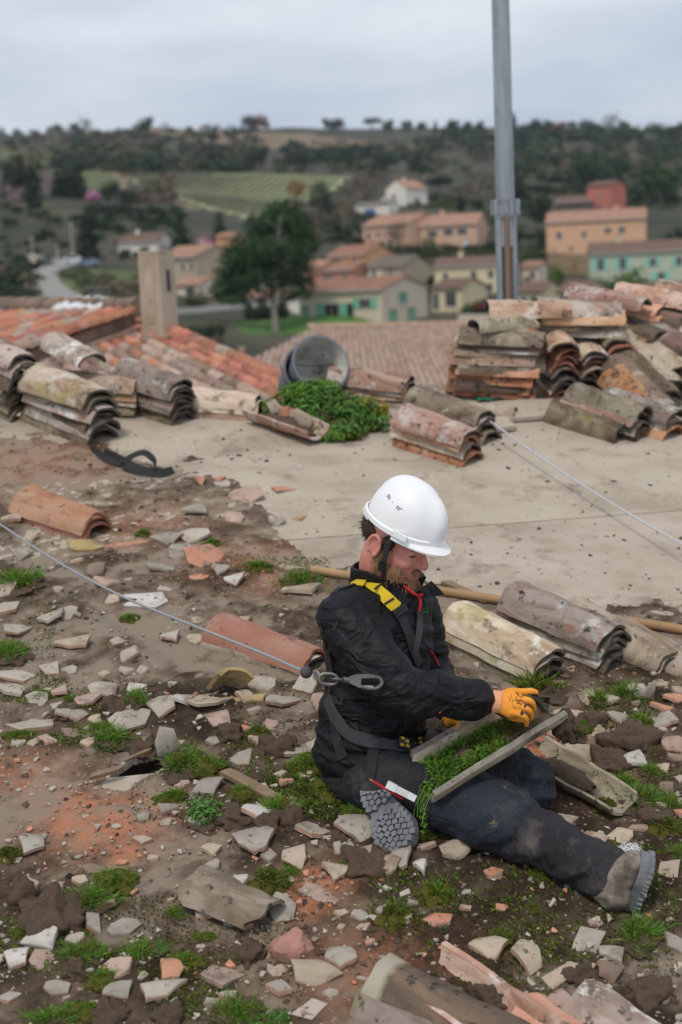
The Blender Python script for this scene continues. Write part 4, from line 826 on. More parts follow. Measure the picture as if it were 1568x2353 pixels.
cW = (B1 + B2) / 2 + dn_ * 5; mb = MB(); mb.box([cW[0], cW[1], cW[2] - 5.2], (unit([al2[0], al2[1], 0]), unit([-al2[1], al2[0], 0]), (0, 0, 1)), (11, 8, 8)); mb.build('wall', M['w_tan'], bh)
cp = P(558, 838, 40); e = empty('vent_pipe', cp, 'short terracotta vent pipe left of the brown roof edge', 'vent pipe'); mb = MB(); mb.tube([cp - [0, 0, 1], cp + [0, 0, .42]], [.075, .07], n=12); mb.build('pipe', M['rt_red'], e, True); mb = MB(); mb.tube([cp + [0, 0, .42], cp + [0, 0, .5]], .09, n=12); mb.build('collar', M['rt_pale'], e, True)

# ================================================================== MAST
M['galv'] = pmat('galvanised_steel', [(.3, (.22, .235, .26)), (.55, (.33, .35, .375)), (.75, (.42, .44, .46))], scale=14, rough=.5, metal=.55, bump=.1, bscale=60, spots=[(30, .62, .7, (.16, .165, .17))], stretch=(1, 1, .12))
M['rusty'] = flat('rusty_tube', (.20, .135, .10), rough=.8)
mc = P(1162, 475, 9.0); mm_ = mpp(mc); mast = empty('steel_mast', mc - np.array([0, 0, 2.2]), 'tall galvanised steel mast with bolted collar rising behind the tile pile', 'mast')
mb = MB(); mb.tube([mc - [0, 0, .25], mc + [0, 0, 2.6]], [.061, .050], n=12); mb.build('upper_pole', M['galv'], mast, 20)
for k in range(6):
    a = 2 * math.pi * k / 6 + R(90); c = mc + np.array([math.cos(a), math.sin(a), 0]) * .052; mb = MB(); mb.tube([c - [0, 0, 2.2], c + [0, 0, -.05]], .021, n=10); mb.build('tube', M['rusty'] if k == 3 else M['galv'], mast, True)
mb = MB(); mb.tube([mc - [0, 0, .045], mc + [0, 0, .012]], .076, n=24); mb.tube([mc - [0, 0, .065], mc + [0, 0, -.046]], .072, n=24); mb.build('collar', M['galv'], mast, 30)
for k in range(10):
    a = 2 * math.pi * k / 10; c = mc + np.array([math.cos(a), math.sin(a), 0]) * .082; mb = MB(); mb.tube([c - [0, 0, .05], c + [0, 0, .045]], .011, n=6); mb.build('bolt', M['galv'], mast)
# ================================================================== LOOSE ROOF TILES
def tilemat(n, cols, spots, val=.30): M[n] = pmat(n, cols, scale=6, rough=.92, bump=.8, bscale=44, bdist=.007, val=val, detail=10, spots=spots, distort=.8, stretch=(.55, 1.2, 1.2))
BLK = (24, .57, .66, (.045, .04, .034)); LIM = (5, .54, .68, (.56, .50, .44)); MOS = (7, .62, .74, (.20, .16, .04)); LICH = (16, .58, .66, (.40, .33, .21)); WHT = (38, .66, .70, (.55, .53, .48))
tilemat('t_terra', [(.33, (.40, .18, .105)), (.5, (.50, .26, .165)), (.66, (.55, .36, .255))], [(9, .58, .72, (.22, .12, .08)), (30, .63, .70, (.10, .07, .05))])
tilemat('t_pink', [(.33, (.25, .13, .09)), (.46, (.42, .25, .18)), (.58, (.50, .36, .29)), (.7, (.36, .22, .16))], [(8, .56, .66, (.20, .13, .10)), (5, .56, .65, (.60, .53, .48)), BLK])
tilemat('t_buff', [(.33, (.22, .15, .10)), (.44, (.42, .31, .215)), (.56, (.56, .47, .37)), (.68, (.45, .30, .21))], [(5, .57, .66, (.36, .29, .13)), (9, .56, .66, (.13, .10, .075)), (7, .58, .66, (.62, .57, .51)), MOS, WHT])
tilemat('t_grey', [(.33, (.12, .088, .07)), (.45, (.26, .20, .16)), (.57, (.42, .355, .30)), (.69, (.33, .215, .165))], [(6, .55, .63, (.60, .56, .51)), BLK, (10, .60, .68, (.34, .18, .12)), (8, .62, .70, (.30, .27, .12))])
tilemat('t_lichen', [(.33, (.12, .09, .06)), (.46, (.25, .20, .14)), (.60, (.40, .34, .25)), (.7, (.30, .24, .16))], [BLK, LICH, WHT])
tilemat('t_mossy', [(.33, (.075, .05, .033)), (.46, (.16, .12, .075)), (.6, (.30, .235, .16)), (.7, (.20, .15, .09))], [(6, .58, .72, (.17, .14, .035)), BLK])
tilemat('t_dark', [(.3, (.085, .062, .048)), (.5, (.15, .105, .08)), (.7, (.27, .165, .115))], [BLK, (5, .58, .7, (.34, .29, .24))])
tilemat('t_redrough', [(.3, (.28, .10, .055)), (.5, (.40, .165, .095)), (.7, (.44, .23, .15))], [(36, .52, .59, (.11, .06, .042)), (5, .56, .66, (.48, .33, .22)), (7, .62, .7, (.42, .34, .26))])
t_ = M['t_twotone'] = M['t_dark'].copy(); t_.name = 't_twotone'; q_ = t_.node_tree; b_ = [n for n in q_.nodes if n.type == 'BSDF_PRINCIPLED'][0]; src_ = b_.inputs['Base Color'].links[0].from_socket
tx = N(q_, 'ShaderNodeTexCoord'); sx_ = N(q_, 'ShaderNodeSeparateXYZ'); q_.links.new(tx.outputs['Object'], sx_.inputs[0]); nw = N(q_, 'ShaderNodeTexNoise', i_Scale=14.0, i_Detail=4.0); q_.links.new(tx.outputs['Object'], nw.inputs['Vector'])
ad_ = N(q_, 'ShaderNodeMath', operation='MULTIPLY_ADD'); ad_.inputs[1].default_value = .05; q_.links.new(nw.outputs['Fac'], ad_.inputs[0]); q_.links.new(sx_.outputs['X'], ad_.inputs[2])
mr_ = N(q_, 'ShaderNodeMapRange'); mr_.inputs[1].default_value = -.165; mr_.inputs[2].default_value = -.145; q_.links.new(ad_.outputs[0], mr_.inputs[0])
cr_ = N(q_, 'ShaderNodeMix', data_type='RGBA'); cr_.inputs[6].default_value = (.40, .35, .27, 1); q_.links.new(mr_.outputs[0], cr_.inputs[0]); q_.links.new(src_, cr_.inputs[7]); q_.links.new(cr_.outputs[2], b_.inputs['Base Color'])
COLN = dict(t_twotone='speckled brown', t_terra='orange terracotta', t_pink='dusty pink', t_buff='buff weathered', t_grey='grey weathered', t_lichen='lichen covered', t_mossy='mossy brown', t_dark='dark brown', t_redrough='speckled red')
def tile_mesh(seed, L_=.46, r0=.098, r1=.080, th=.014, ht=.82, n=12, m=7, chip=.5, span=1.0, wob=.0035):
    """half-round tapered clay tile, wide end at -x; rests on z = 0"""
    r = np.random.default_rng(seed); mb = MB(); ph = r.uniform(0, 6, 4)
    def ring(x, inner, k):
        t = (x / L_ + .5); rad = r0 + (r1 - r0) * t - (th if inner else 0); o = []
        for i in range(n + 1):
            a = math.pi * (.5 + (i / n - .5) * span); d = wob * (math.sin(3 * a + ph[0] + 4 * t) + math.sin(5 * t * 3 + ph[1] + a))
            xe = x
            if k in (0, m): xe = x + (-1 if k == 0 else 1) * (.004 * math.sin(5 * a + ph[2]) - chip * .02 * max(0, math.sin(2.2 * a + ph[3] + k)) ** 4)
            zz = (rad + d) * math.sin(a) * ht
            flare = (1 - math.sin(a)) ** 3 * .006
            o.append((xe, (rad + d + flare) * math.cos(a), zz + (0 if inner else 0)))
        return o
    out = [ring(-L_ / 2 + L_ * k / m, False, k) for k in range(m + 1)]; inn = [ring(-L_ / 2 + L_ * k / m, True, k) for k in range(m + 1)]
    w = n + 1; vs = [p for q in out for p in q] + [p for q in inn for p in q]; B = len(out) * w; fs = []
    for k in range(m):
        for i in range(n):
            a = k * w + i; fs.append((a, a + 1, a + w + 1, a + w)); fs.append((B + a + 1, B + a, B + a + w, B + a + w + 1))
        for i in (0, n): a = k * w + i; fs.append((a, a + w, B + a + w, B + a))
    for k in (0, m):
        for i in range(n): a = k * w + i; fs.append((a, a + 1, B + a + 1, B + a))
    return mb.add(vs, fs)
TM = {}
M['t_edge'] = pmat('tile_edge', [(.3, (.05, .042, .034)), (.6, (.115, .095, .078)), (.8, (.17, .14, .115))], scale=22, rough=.95, bump=.5, bscale=70, bdist=.004, val=.2)  # dirty rims, plus stack-gap shade painted dark on inner and end faces
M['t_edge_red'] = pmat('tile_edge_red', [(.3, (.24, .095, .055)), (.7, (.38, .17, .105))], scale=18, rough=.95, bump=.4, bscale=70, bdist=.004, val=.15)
def tmesh(mat, seed, light=False):
    k = (mat, seed, light)
    if k not in TM:
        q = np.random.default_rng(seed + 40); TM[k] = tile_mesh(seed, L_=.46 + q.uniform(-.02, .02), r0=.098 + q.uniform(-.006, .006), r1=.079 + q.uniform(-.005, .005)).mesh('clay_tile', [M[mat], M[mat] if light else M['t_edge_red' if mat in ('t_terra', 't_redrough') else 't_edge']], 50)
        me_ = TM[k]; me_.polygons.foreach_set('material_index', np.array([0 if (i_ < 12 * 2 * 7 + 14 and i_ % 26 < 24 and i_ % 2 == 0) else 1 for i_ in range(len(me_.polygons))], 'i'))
    return TM[k]
ORD = ['topmost', 'second', 'third', 'fourth', 'fifth', 'sixth', 'seventh', 'eighth', 'ninth', 'tenth', 'eleventh', 'twelfth', 'thirteenth', 'fourteenth']
def tile_at(c, dir_, up, mat, label, group=None, flip=False, scale=1.0, name='clay_tile'):
    d = unit(dir_); u = unit(np.asarray(up) - d * (np.asarray(up) @ d)); y = np.cross(u, d)
    if flip: u = -u; y = -y
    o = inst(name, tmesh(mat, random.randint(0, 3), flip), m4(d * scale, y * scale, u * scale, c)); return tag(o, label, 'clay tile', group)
def stack(nm, A, B, n, mats, gap=.026, jit=.012, yaw=.05, up=None, lift=0.0, slide=0.0, hgt=None, grp=None, tilt=0.0, pos=None, scale=1.0):
    """n nested tiles; A (wide end) and B (narrow end) = photo points of the bottom tile's footprint on the roof. nm says where"""
    a, b = G(*A), G(*B); d = unit(b - a); c = (a + b) / 2 if pos is None else pos; out = []
    acc = 0
    for k in range(n):
        acc += gap * random.uniform(.72, 1.28) if k else 0; upn = RN if up is None else unit(up)
        upn = unit(upn + np.cross(upn, d) * random.uniform(-.09, .09) * min(k, 3) / 3); s_ = np.cross(upn, d); ya = random.uniform(-yaw, yaw); d2 = unit(d + s_ * ya + upn * (tilt + random.uniform(-.02, .02)))
        cc = c + upn * (lift + acc + (0.002 if k else 0)) + d * (random.uniform(-jit, jit) + slide * k) + s_ * random.uniform(-jit, jit) * .5
        mt = mats[min(k, len(mats) - 1)] if isinstance(mats, list) else mats
        pos_ = ORD[n - 1 - k] if n > 1 else 'single'
        if n > 1 and k == 0 and n > 2: pos_ = 'bottom'
        lab = f"{COLN[mt]} clay tile, {pos_} in {nm}" if n > 1 else f"{COLN[mt]} clay tile {nm}"
        out.append(tile_at(cc, d2, upn, mt, lab, grp or 'clay tiles stacked on the deck', scale=scale))
    return out
random.seed(21)
# ---- left group along the ridge
stack('the high stack at the left image edge', (-60, 905), (70, 968), 9, ['t_mossy', 't_mossy', 't_mossy', 't_dark', 't_grey', 't_dark', 't_grey', 't_grey', 't_grey'], gap=.040, jit=.02, scale=1.15)
stack('the slanting stack above the black strap', (78, 945), (268, 1030), 6, ['t_mossy', 't_grey', 't_dark', 't_grey', 't_mossy', 't_buff'], gap=.040, jit=.022, slide=-.004, scale=1.22)
tile_at(G(178, 925) + RN * .275, G(270, 985) - G(88, 880), RN, 't_grey', 'pale grey lime-bloomed tile capping the slanting stack above the strap', 'clay tiles stacked on the deck')
stack('the low stack behind the slanting one', (165, 940), (292, 950), 4, ['t_mossy', 't_grey', 't_terra', 't_pink'], gap=.038, lift=.02)
stack('the end-on stack of seven right of the slanting one', (290, 925), (428, 972), 7, ['t_mossy', 't_mossy', 't_grey', 't_buff', 't_dark', 't_grey', 't_grey'], gap=.030, jit=.012)
stack('the short stack ending the left tile row', (430, 943), (572, 956), 3, ['t_pink', 't_buff', 't_buff'], gap=.030)
# ---- terracotta stack at left
stack('the clean terracotta stack at left', (32, 1165), (256, 1245), 3, ['t_terra', 't_terra', 't_terra'], gap=.028, jit=.008)
stack('lying half under the terracotta stack at the left edge', (-60, 1155), (55, 1180), 1, ['t_mossy'])
# ---- under the bucket and beside it
stack('the pink stack right of the bucket', (770, 905), (945, 932), 4, ['t_grey', 't_pink', 't_pink', 't_pink'], gap=.034, jit=.01)
stack('the lichened stack left of the cable anchor', (955, 965), (1128, 1018), 4, ['t_mossy', 't_dark', 't_grey', 't_lichen'], gap=.034, jit=.02, slide=-.006)
stack('the slanting stack in the middle of the deck', (905, 1005), (1110, 1072), 4, ['t_redrough', 't_buff', 't_terra', 't_pink'], gap=.036, jit=.012)
stack('lying behind the lichened stack, half hidden', (1030, 950), (1150, 960), 1, ['t_lichen'])
# ---- big pile at right
BIG = 'clay tiles in the big pile'
stack('the front left stack of the big pile', (1040, 905), (1240, 918), 13, ['t_dark', 't_redrough', 't_redrough', 't_dark', 't_redrough', 't_redrough', 't_terra', 't_dark', 't_pink', 't_mossy', 't_grey', 't_dark', 't_lichen'], gap=.028, jit=.035, yaw=.12, grp=BIG)
c = G(1170, 905)
tile_at(c + RN * .395 + RS * -.05, RS + RT * .2, RN, 't_lichen', 'short-looking lichen tile on top at the left of the big pile', BIG, scale=.8)
tile_at(c + RN * .435 + RS * .12 + RT * .1, RS - RT * .12, RN, 't_pink', 'pale pink lime-streaked tile crowning the left of the big pile', BIG)
tile_at(c + RN * .425 + RS * .42 + RT * .1, RS - RT * .25, RN, 't_grey', 'whitish lime-bloomed tile on top in the middle of the big pile', BIG)
tile_at(c + RN * .385 + RS * .44 + RT * .08, RS - RT * .25, RN, 't_terra', 'orange tile under the whitish top tile of the big pile', BIG)
tile_at(c + RN * .35 + RS * .44 + RT * .09, RS - RT * .2, RN, 't_mossy', 'mossy tile second under the whitish top tile of the big pile', BIG)
tile_at(c + RN * .31 + RS * .46 + RT * .09, RS - RT * .3, RN, 't_grey', 'grey tile third under the whitish top tile of the big pile', BIG)
stack('the first end-on stack right of the front left stack', (1235, 862), (1298, 926), 8, ['t_redrough', 't_buff', 't_dark', 't_grey', 't_terra', 't_redrough', 't_redrough', 't_pink'], gap=.036, jit=.025, yaw=.15, grp=BIG)
stack('the second end-on stack of the big pile', (1305, 855), (1362, 912), 7, ['t_dark', 't_grey', 't_terra', 't_buff', 't_redrough', 't_grey', 't_buff'], gap=.036, jit=.025, yaw=.15, grp=BIG)
stack('the third end-on stack of the big pile', (1370, 850), (1420, 900), 8, ['t_redrough', 't_redrough', 't_grey', 't_terra', 't_dark', 't_buff', 't_redrough', 't_mossy'], gap=.038, jit=.025, yaw=.15, grp=BIG)
c2 = G(1440, 850)
for k, (mt, dx, dz, lab) in enumerate([('t_pink', -.15, .40, 'dusty pink tile, uppermost at the back right of the big pile'), ('t_pink', .16, .385, 'dusty pink tile lying beside the uppermost back right tile'), ('t_terra', .02, .33, 'orange tile just under the back right summit of the pile'), ('t_dark', .1, .30, 'dark tile under the orange one at the back right of the pile'),
        ('t_terra', .0, .27, 'orange tile third under the back right summit of the pile'), ('t_mossy', .12, .24, 'mossy tile low under the back right summit of the pile'), ('t_grey', .36, .345, 'grey tile at the far right back of the pile'), ('t_pink', .42, .38, 'pink tile touching the right image edge on the pile top')]):
    tile_at(c2 + RS * dx + RN * (dz + .02) + RT * .05 * (k % 3), (RS * .75 - RT * (.75 + .1 * (k % 3))), RN, mt, lab, BIG)
stack('the supporting stack at the back right of the pile', (1400, 845), (1480, 880), 9, ['t_dark', 't_grey', 't_mossy', 't_terra', 't_dark', 't_grey', 't_buff', 't_terra', 't_dark'], gap=.034, jit=.02, grp=BIG)
stack('the far right stack of the pile', (1490, 860), (1570, 900), 9, ['t_dark', 't_mossy', 't_redrough', 't_grey', 't_dark', 't_mossy', 't_terra', 't_grey', 't_dark'], gap=.034, jit=.02, grp=BIG)
# leaning tiles on its right flank
LN = [('t_redrough', 1425, 880, 1590, 1010, .02), ('t_dark', 1420, 862, 1585, 990, .05), ('t_mossy', 1430, 845, 1600, 975, .08), ('t_lichen', 1440, 830, 1600, 955, .11), ('t_buff', 1455, 815, 1620, 930, .14), ('t_pink', 1480, 805, 1640, 905, .17), ('t_buff', 1490, 785, 1650, 880, .20), ('t_terra', 1550, 775, 1680, 840, .235)]
for k, (mt, u0, v0, u1, v1, h) in enumerate(LN):
    a, b = G(u0, v0 + 45), G(u1, v1 + 30); d = unit(b - a); tile_at(a + d * .25 + RN * (h + .045), d - RN * .16 + RT * .05, RN, mt, f"{COLN[mt]} clay tile, {ORD[len(LN) - 1 - k]} of the tiles leaning on the right flank of the pile", BIG, scale=1.22)
stack('the slumped group in front of the big pile', (1300, 955), (1480, 1012), 4, ['t_dark', 't_grey', 't_pink', 't_lichen'], gap=.036, jit=.02, yaw=.06, grp=BIG)
tile_at(G(1375, 985) + RN * .035 - RS * .05, G(1470, 1005) - G(1300, 950), unit(RN - RT * .9), 't_mossy', 'mossy tile on its side along the front of the slumped group', BIG)
stack('the group at the right foot of the big pile', (1400, 955), (1550, 1005), 3, ['t_terra', 't_buff', 't_grey'], gap=.040, jit=.02, grp=BIG)
# ---- middle right, by the worker
stack('the stack right behind the worker', (1030, 1455), (1290, 1585), 3, ['t_mossy', 't_buff', 't_buff'], gap=.036, jit=.012, yaw=.02)
stack('the grey stack right of the worker near the pole', (1165, 1430), (1430, 1545), 5, ['t_dark', 't_grey', 't_grey', 't_dark', 't_grey'], gap=.026, jit=.01, yaw=.02)
stack('the broken-ended pair at right below the pole', (1330, 1440), (1530, 1540), 2, ['t_buff', 't_lichen'], gap=.03)
stack('lying at the right edge below the wooden pole', (1440, 1480), (1620, 1560), 1, ['t_buff'])
# ---- left of the worker
stack('the pair lying left of the worker', (480, 1455), (750, 1555), 2, ['t_grey', 't_terra'], gap=.034, yaw=.01, jit=.004)
# ---- foreground
def big(lab, A, B, mat, lift=.0, flip=False, scale=1.12, up=None):
    a, b = G(*A), G(*B); d = unit(b - a); return tile_at(a + d * .23 * scale + RN * lift, d, RN if up is None else up, mat, lab, 'tiles lying in the rubble', flip, scale)
big('speckled brown clay tile with bare buff end in the foreground', (868, 2276), (1125, 2395), 't_twotone', .02, False, .95)
big('grey tile hidden beneath the speckled foreground tile', (845, 2300), (1090, 2420), 't_grey', -.02, False, .95)
big('upturned orange tile holding moss at the bottom of the photo', (965, 2262), (1200, 2420), 't_pink', .075, True)
big('broken orange tile end at the bottom edge', (1205, 2338), (1400, 2480), 't_terra', -.015, False, .9)
big('pale tile with dark lichen at the bottom right', (1340, 2325), (1530, 2455), 't_grey', .0, False, .95)
big('upturned mossy tile full of soil right of the worker\'s knee', (1215, 1752), (1395, 1856), 't_lichen', .062, True, .84)

# ================================================================== THE WORKER
from mathutils.bvhtree import BVHTree
def A(u, v, h):
    """point seen at photo pixel (u, v) that stands h metres above the roof plane"""
    d = ray(u, v); num = RZ0 + h / RN[2]; return d * (num / (d[2] - _ta * (_g2 @ d[:2])))
def ellip(mb, c, r, ax=None, n=14, m=9):
    ax = np.eye(3) if ax is None else np.asarray(ax); c = np.asarray(c, float); rows = []
    vs = [c + ax[2] * r[2]]; 
    for i in range(1, m):
        th = math.pi * i / m
        for j in range(n):
            ph = 2 * math.pi * j / n; vs.append(c + ax[0] * r[0] * math.sin(th) * math.cos(ph) + ax[1] * r[1] * math.sin(th) * math.sin(ph) + ax[2] * r[2] * math.cos(th))
    vs.append(c - ax[2] * r[2]); fs = [(0, 1 + j, 1 + (j + 1) % n) for j in range(n)]
    for i in range(m - 2):
        for j in range(n): a = 1 + i * n + j; b = 1 + i * n + (j + 1) % n; fs.append((a, a + n, b + n, b))
    e_ = len(vs) - 1; fs += [(e_, 1 + (m - 2) * n + (j + 1) % n, 1 + (m - 2) * n + j) for j in range(n)]
    return mb.add(vs, fs)
def loft(mb, secs, n=20):
    """secs: (centre, axis a, axis b, ra, rb) closed elliptical rings, capped"""
    k = len(secs); vs = []
    for c, a, b, ra, rb in secs:
        for j in range(n):
            t = 2 * math.pi * j / n; vs.append(np.asarray(c) + np.asarray(a) * ra * math.cos(t) + np.asarray(b) * rb * math.sin(t))
    fs = [(i * n + j, i * n + (j + 1) % n, (i + 1) * n + (j + 1) % n, (i + 1) * n + j) for i in range(k - 1) for j in range(n)]
    fs += [tuple(range(n - 1, -1, -1)), tuple((k - 1) * n + j for j in range(n))]
    return mb.add(vs, fs)
def limb(mb, pts, rads, n=14, sub=5):
    """smooth tapered tube through joints, with ball joints"""
    pts = [np.asarray(p, float) for p in pts]; path = []; rr = []
    for i in range(len(pts) - 1):
        for k in range(sub): t = k / sub; path.append(pts[i] * (1 - t) + pts[i + 1] * t); rr.append(rads[i] * (1 - t) + rads[i + 1] * t)
    path.append(pts[-1]); rr.append(rads[-1])
    for _ in range(2):
        q = [path[0]] + [(path[i - 1] + 2 * path[i] + path[i + 1]) / 4 for i in range(1, len(path) - 1)] + [path[-1]]; path = q
    mb.tube(path, rr, n=n)
    for p_, r_ in ((path[0], rr[0]), (path[-1], rr[-1])): ellip(mb, p_, (r_, r_, r_))
    return path, rr
def remesh(name, mb, voxel, mat, parent, smooth_it=3, disp=None):
    me = mb.mesh(name + '_src', None); o = bpy.data.objects.new(name + '_src', me); COL.objects.link(o)
    md = o.modifiers.new('r', 'REMESH'); md.mode = 'VOXEL'; md.voxel_size = voxel; md.adaptivity = 0
    if smooth_it: sm = o.modifiers.new('s', 'SMOOTH'); sm.factor = .5; sm.iterations = smooth_it
    dg = bpy.context.evaluated_depsgraph_get(); dg.update()
    new = bpy.data.meshes.new_from_object(o.evaluated_get(dg)); bpy.data.objects.remove(o); new.name = name
    n = len(new.vertices); co = np.empty(n * 3, 'f'); new.vertices.foreach_get('co', co); co = co.reshape(-1, 3).astype(float)
    if disp is not None:
        nr = np.empty(n * 3, 'f'); new.vertices.foreach_get('normal', nr); nr = nr.reshape(-1, 3); co = co + nr * disp(co)[:, None]
    co -= np.array(world_loc(parent)) if parent is not None else 0
    new.vertices.foreach_set('co', co.astype('f').ravel()); new.update()
    new.polygons.foreach_set('use_smooth', [True] * len(new.polygons)); new.materials.clear(); new.materials.append(mat)
    r = bpy.data.objects.new(name, new); COL.objects.link(r); r.parent = parent
    return r
def folds(co, dirs, amp=.006, f=9, seed=0):
    """soft cloth folds running along given directions"""
    d = np.zeros(len(co))
    for i, (a, b) in enumerate(dirs):
        x = co @ unit(a); y = co @ unit(b); nv = fbm(x * f + 40 + seed + 7 * i, y * f * .28 + 40 + 3 * i, 3); d += (1 - np.abs(2 * nv - 1) * 2.0)
    return amp * (np.clip(d / len(dirs), -1, 1) - .2)

M['skin'] = pmat('skin', [(.3, (.50, .17, .125)), (.55, (.60, .245, .19)), (.75, (.66, .35, .27))], scale=20, rough=.6, bump=.3, bscale=140, bdist=.003, rand=0, spec=.4)
M['jacket'] = pmat('black_softshell', [(.3, (.003, .0033, .0046)), (.7, (.0058, .0063, .0085))], scale=12, rough=.62, bump=.25, bscale=420, bdist=.0012, rand=0, spec=.3, crease=(7, .55, .014, (1, 1, 1.5), (.5, .3, .9)), spots=[(7, .62, .78, (.03, .027, .025))])
M['trouser'] = pmat('work_trousers', [(.3, (.016, .015, .018)), (.7, (.034, .032, .036))], scale=9, rough=.9, bump=.3, bscale=300, bdist=.0015, rand=0, crease=(8, .5, .012, (1.6, 1, 1), (.2, .6, .5)), spots=[(8, .55, .72, (.11, .095, .082)), (3.5, .54, .70, (.07, .062, .058)), (60, .66, .72, (.14, .12, .10))])
M['knee'] = pmat('knee_pad_cloth', [(.3, (.013, .017, .025)), (.7, (.028, .034, .044))], scale=8, rough=.85, bump=.3, bscale=260, bdist=.0015, rand=0, crease=(8, .5, .010, (1, 1, 1), (.2, .6, .5)), spots=[(7, .52, .72, (.085, .076, .070)), (26, .66, .70, (.16, .12, .09))])
M['helmet'] = pmat('helmet_plastic', [(.3, (.80, .795, .785)), (.7, (.85, .845, .835))], scale=6, rough=.33, bump=.03, bscale=60, rand=0, spec=.5, spots=[(5, .62, .8, (.70, .69, .66)), (40, .71, .74, (.55, .52, .48))])
M['strap'] = pmat('webbing', [(.3, (.018, .017, .019)), (.7, (.034, .032, .035))], scale=30, rough=.85, bump=.5, bscale=500, bdist=.001, rand=0)
M['strap_grey'] = pmat('grey_webbing', [(.3, (.04, .038, .042)), (.7, (.065, .06, .066))], scale=30, rough=.85, bump=.5, bscale=500, bdist=.001, rand=0)
M['yellow'] = flat('yellow_webbing', (.62, .43, .015), rough=.75); M['red'] = flat('red_piping', (.48, .012, .02), rough=.7); M['black'] = flat('black_plastic', (.012, .012, .013), rough=.45)
M['green_print'] = flat('green_print', (.02, .22, .05)); M['glove'] = pmat('orange_glove', [(.3, (.68, .24, .022)), (.7, (.80, .33, .04))], scale=12, rough=.7, bump=.3, bscale=300, bdist=.001, rand=0, spots=[(9, .62, .75, (.42, .17, .03))])
M['knit'] = flat('peach_knit', (.78, .36, .20), rough=.9, bump=.5, bscale=200); M['glove_palm'] = flat('black_palm', (.014, .014, .016), rough=.6)
M['boot'] = pmat('dusty_boot', [(.35, (.075, .062, .05)), (.5, (.17, .14, .11)), (.65, (.30, .255, .21))], scale=22, rough=.9, bump=.5, bscale=80, bdist=.004, rand=0, spots=[(8, .56, .68, (.06, .055, .05))])
M['sole'] = pmat('boot_sole', [(.3, (.11, .115, .125)), (.7, (.22, .225, .235))], scale=18, rough=.85, bump=.3, bscale=120, bdist=.003, rand=0, spots=[(12, .58, .7, (.24, .215, .19))])
M['hair'] = flat('brown_hair', (.035, .018, .010), rough=.6); M['beard'] = pmat('ginger_beard', [(.3, (.22, .11, .052)), (.7, (.38, .21, .11))], scale=40, rough=.75, bump=0, island=.2, rand=0)
M['steel'] = flat('worn_steel', (.13, .125, .12), rough=.5, metal=.85, var=.3)
man = empty('person', G(870, 1830), 'man in white hard hat, black jacket and harness sitting on the roof cleaning a tile', 'person')
zup = np.array([0, 0, 1.])
YB = R(32); FB = np.array([math.cos(YB), -math.sin(YB), 0]); RB = np.array([-math.sin(YB), -math.cos(YB), 0])       # body forward, his right
pel, wai, che, upc, nek = P(848, 1742, 4.47), P(856, 1615, 4.46), P(868, 1475, 4.44), P(876, 1395, 4.43), P(890, 1322, 4.42)
shR, elR, wrR = P(798, 1425, 4.25), P(908, 1586, 4.13), P(1122, 1612, 4.16)
shL, elL, wrL = P(945, 1415, 4.60), P(990, 1570, 4.58), P(1034, 1624, 4.37)
hipR, knR, anR = P(872, 1772, 4.38), A(1118, 1872, .105), A(1392, 2008, .075)
hipL, knL, anL = P(905, 1762, 4.56), A(1186, 1790, .11), A(985, 1862, .06)
# ---- head frame
YH, PH_ = R(36), R(22); HX = np.array([math.cos(YH) * math.cos(PH_), -math.sin(YH) * math.cos(PH_), -math.sin(PH_)]); HY = np.array([math.sin(YH), math.cos(YH), 0]); HZ = np.cross(HX, HY)
HO = P(904, 1245, 4.36); KH = 1.10
def H(x, y, z): return HO + (HX * x + HY * y + HZ * z) * KH
HA = (HX, HY, HZ)
def hs(*r): return tuple(q * KH for q in r)
bb = MB()
ellip(bb, H(.002, 0, .055), hs(.100, .078, .088), HA, 20, 14); ellip(bb, H(.043, 0, -.012), hs(.056, .062, .080), HA, 18, 12); ellip(bb, H(.058, 0, -.084), hs(.036, .038, .028), HA)
for s_ in (-1, 1):
    ellip(bb, H(.018, s_ * .036, -.055), hs(.05, .028, .04), HA); ellip(bb, H(.071, s_ * .034, -.020), hs(.024, .024, .026), HA); ellip(bb, H(.103, s_ * .0105, -.026), hs(.011, .008, .008), HA, 10, 7)
    ellip(bb, H(.082, s_ * .031, .010), hs(.0125, .016, .010), HA, 10, 7)
    ear = (unit(HX + HZ * .12 - HY * s_ * .25), HY, HZ); ellip(bb, H(-.008, s_ * .076, -.002), hs(.018, .0045, .032), ear, 12, 8)
    ring = [H(-.008 + .019 * math.cos(t) - .002, s_ * (.083 + .004 * (1 - math.cos(t)) / 2), -.0 + .031 * math.sin(t)) for t in np.linspace(-1.3, 4.0, 16)]; bb.tube(ring, .0056 * KH, n=6)
ellip(bb, H(.086, 0, .031), hs(.016, .050, .011), HA); bb.tube([H(.088, 0, .026), H(.104, 0, .003), H(.117, 0, -.018), H(.120, 0, -.024)], [.009, .010, .0135, .011], n=10); ellip(bb, H(.116, 0, -.021), hs(.0125, .0125, .0115), HA, 10, 8)
ellip(bb, H(.094, 0, -.057), hs(.010, .023, .0062), HA, 12, 7); ellip(bb, H(.0925, 0, -.068), hs(.0105, .021, .0068), HA, 12, 7)
limb(bb, [H(-.022, 0, -.02), H(-.028, 0, -.09), nek - FB * .015 - zup * .03], [.060, .060, .068])
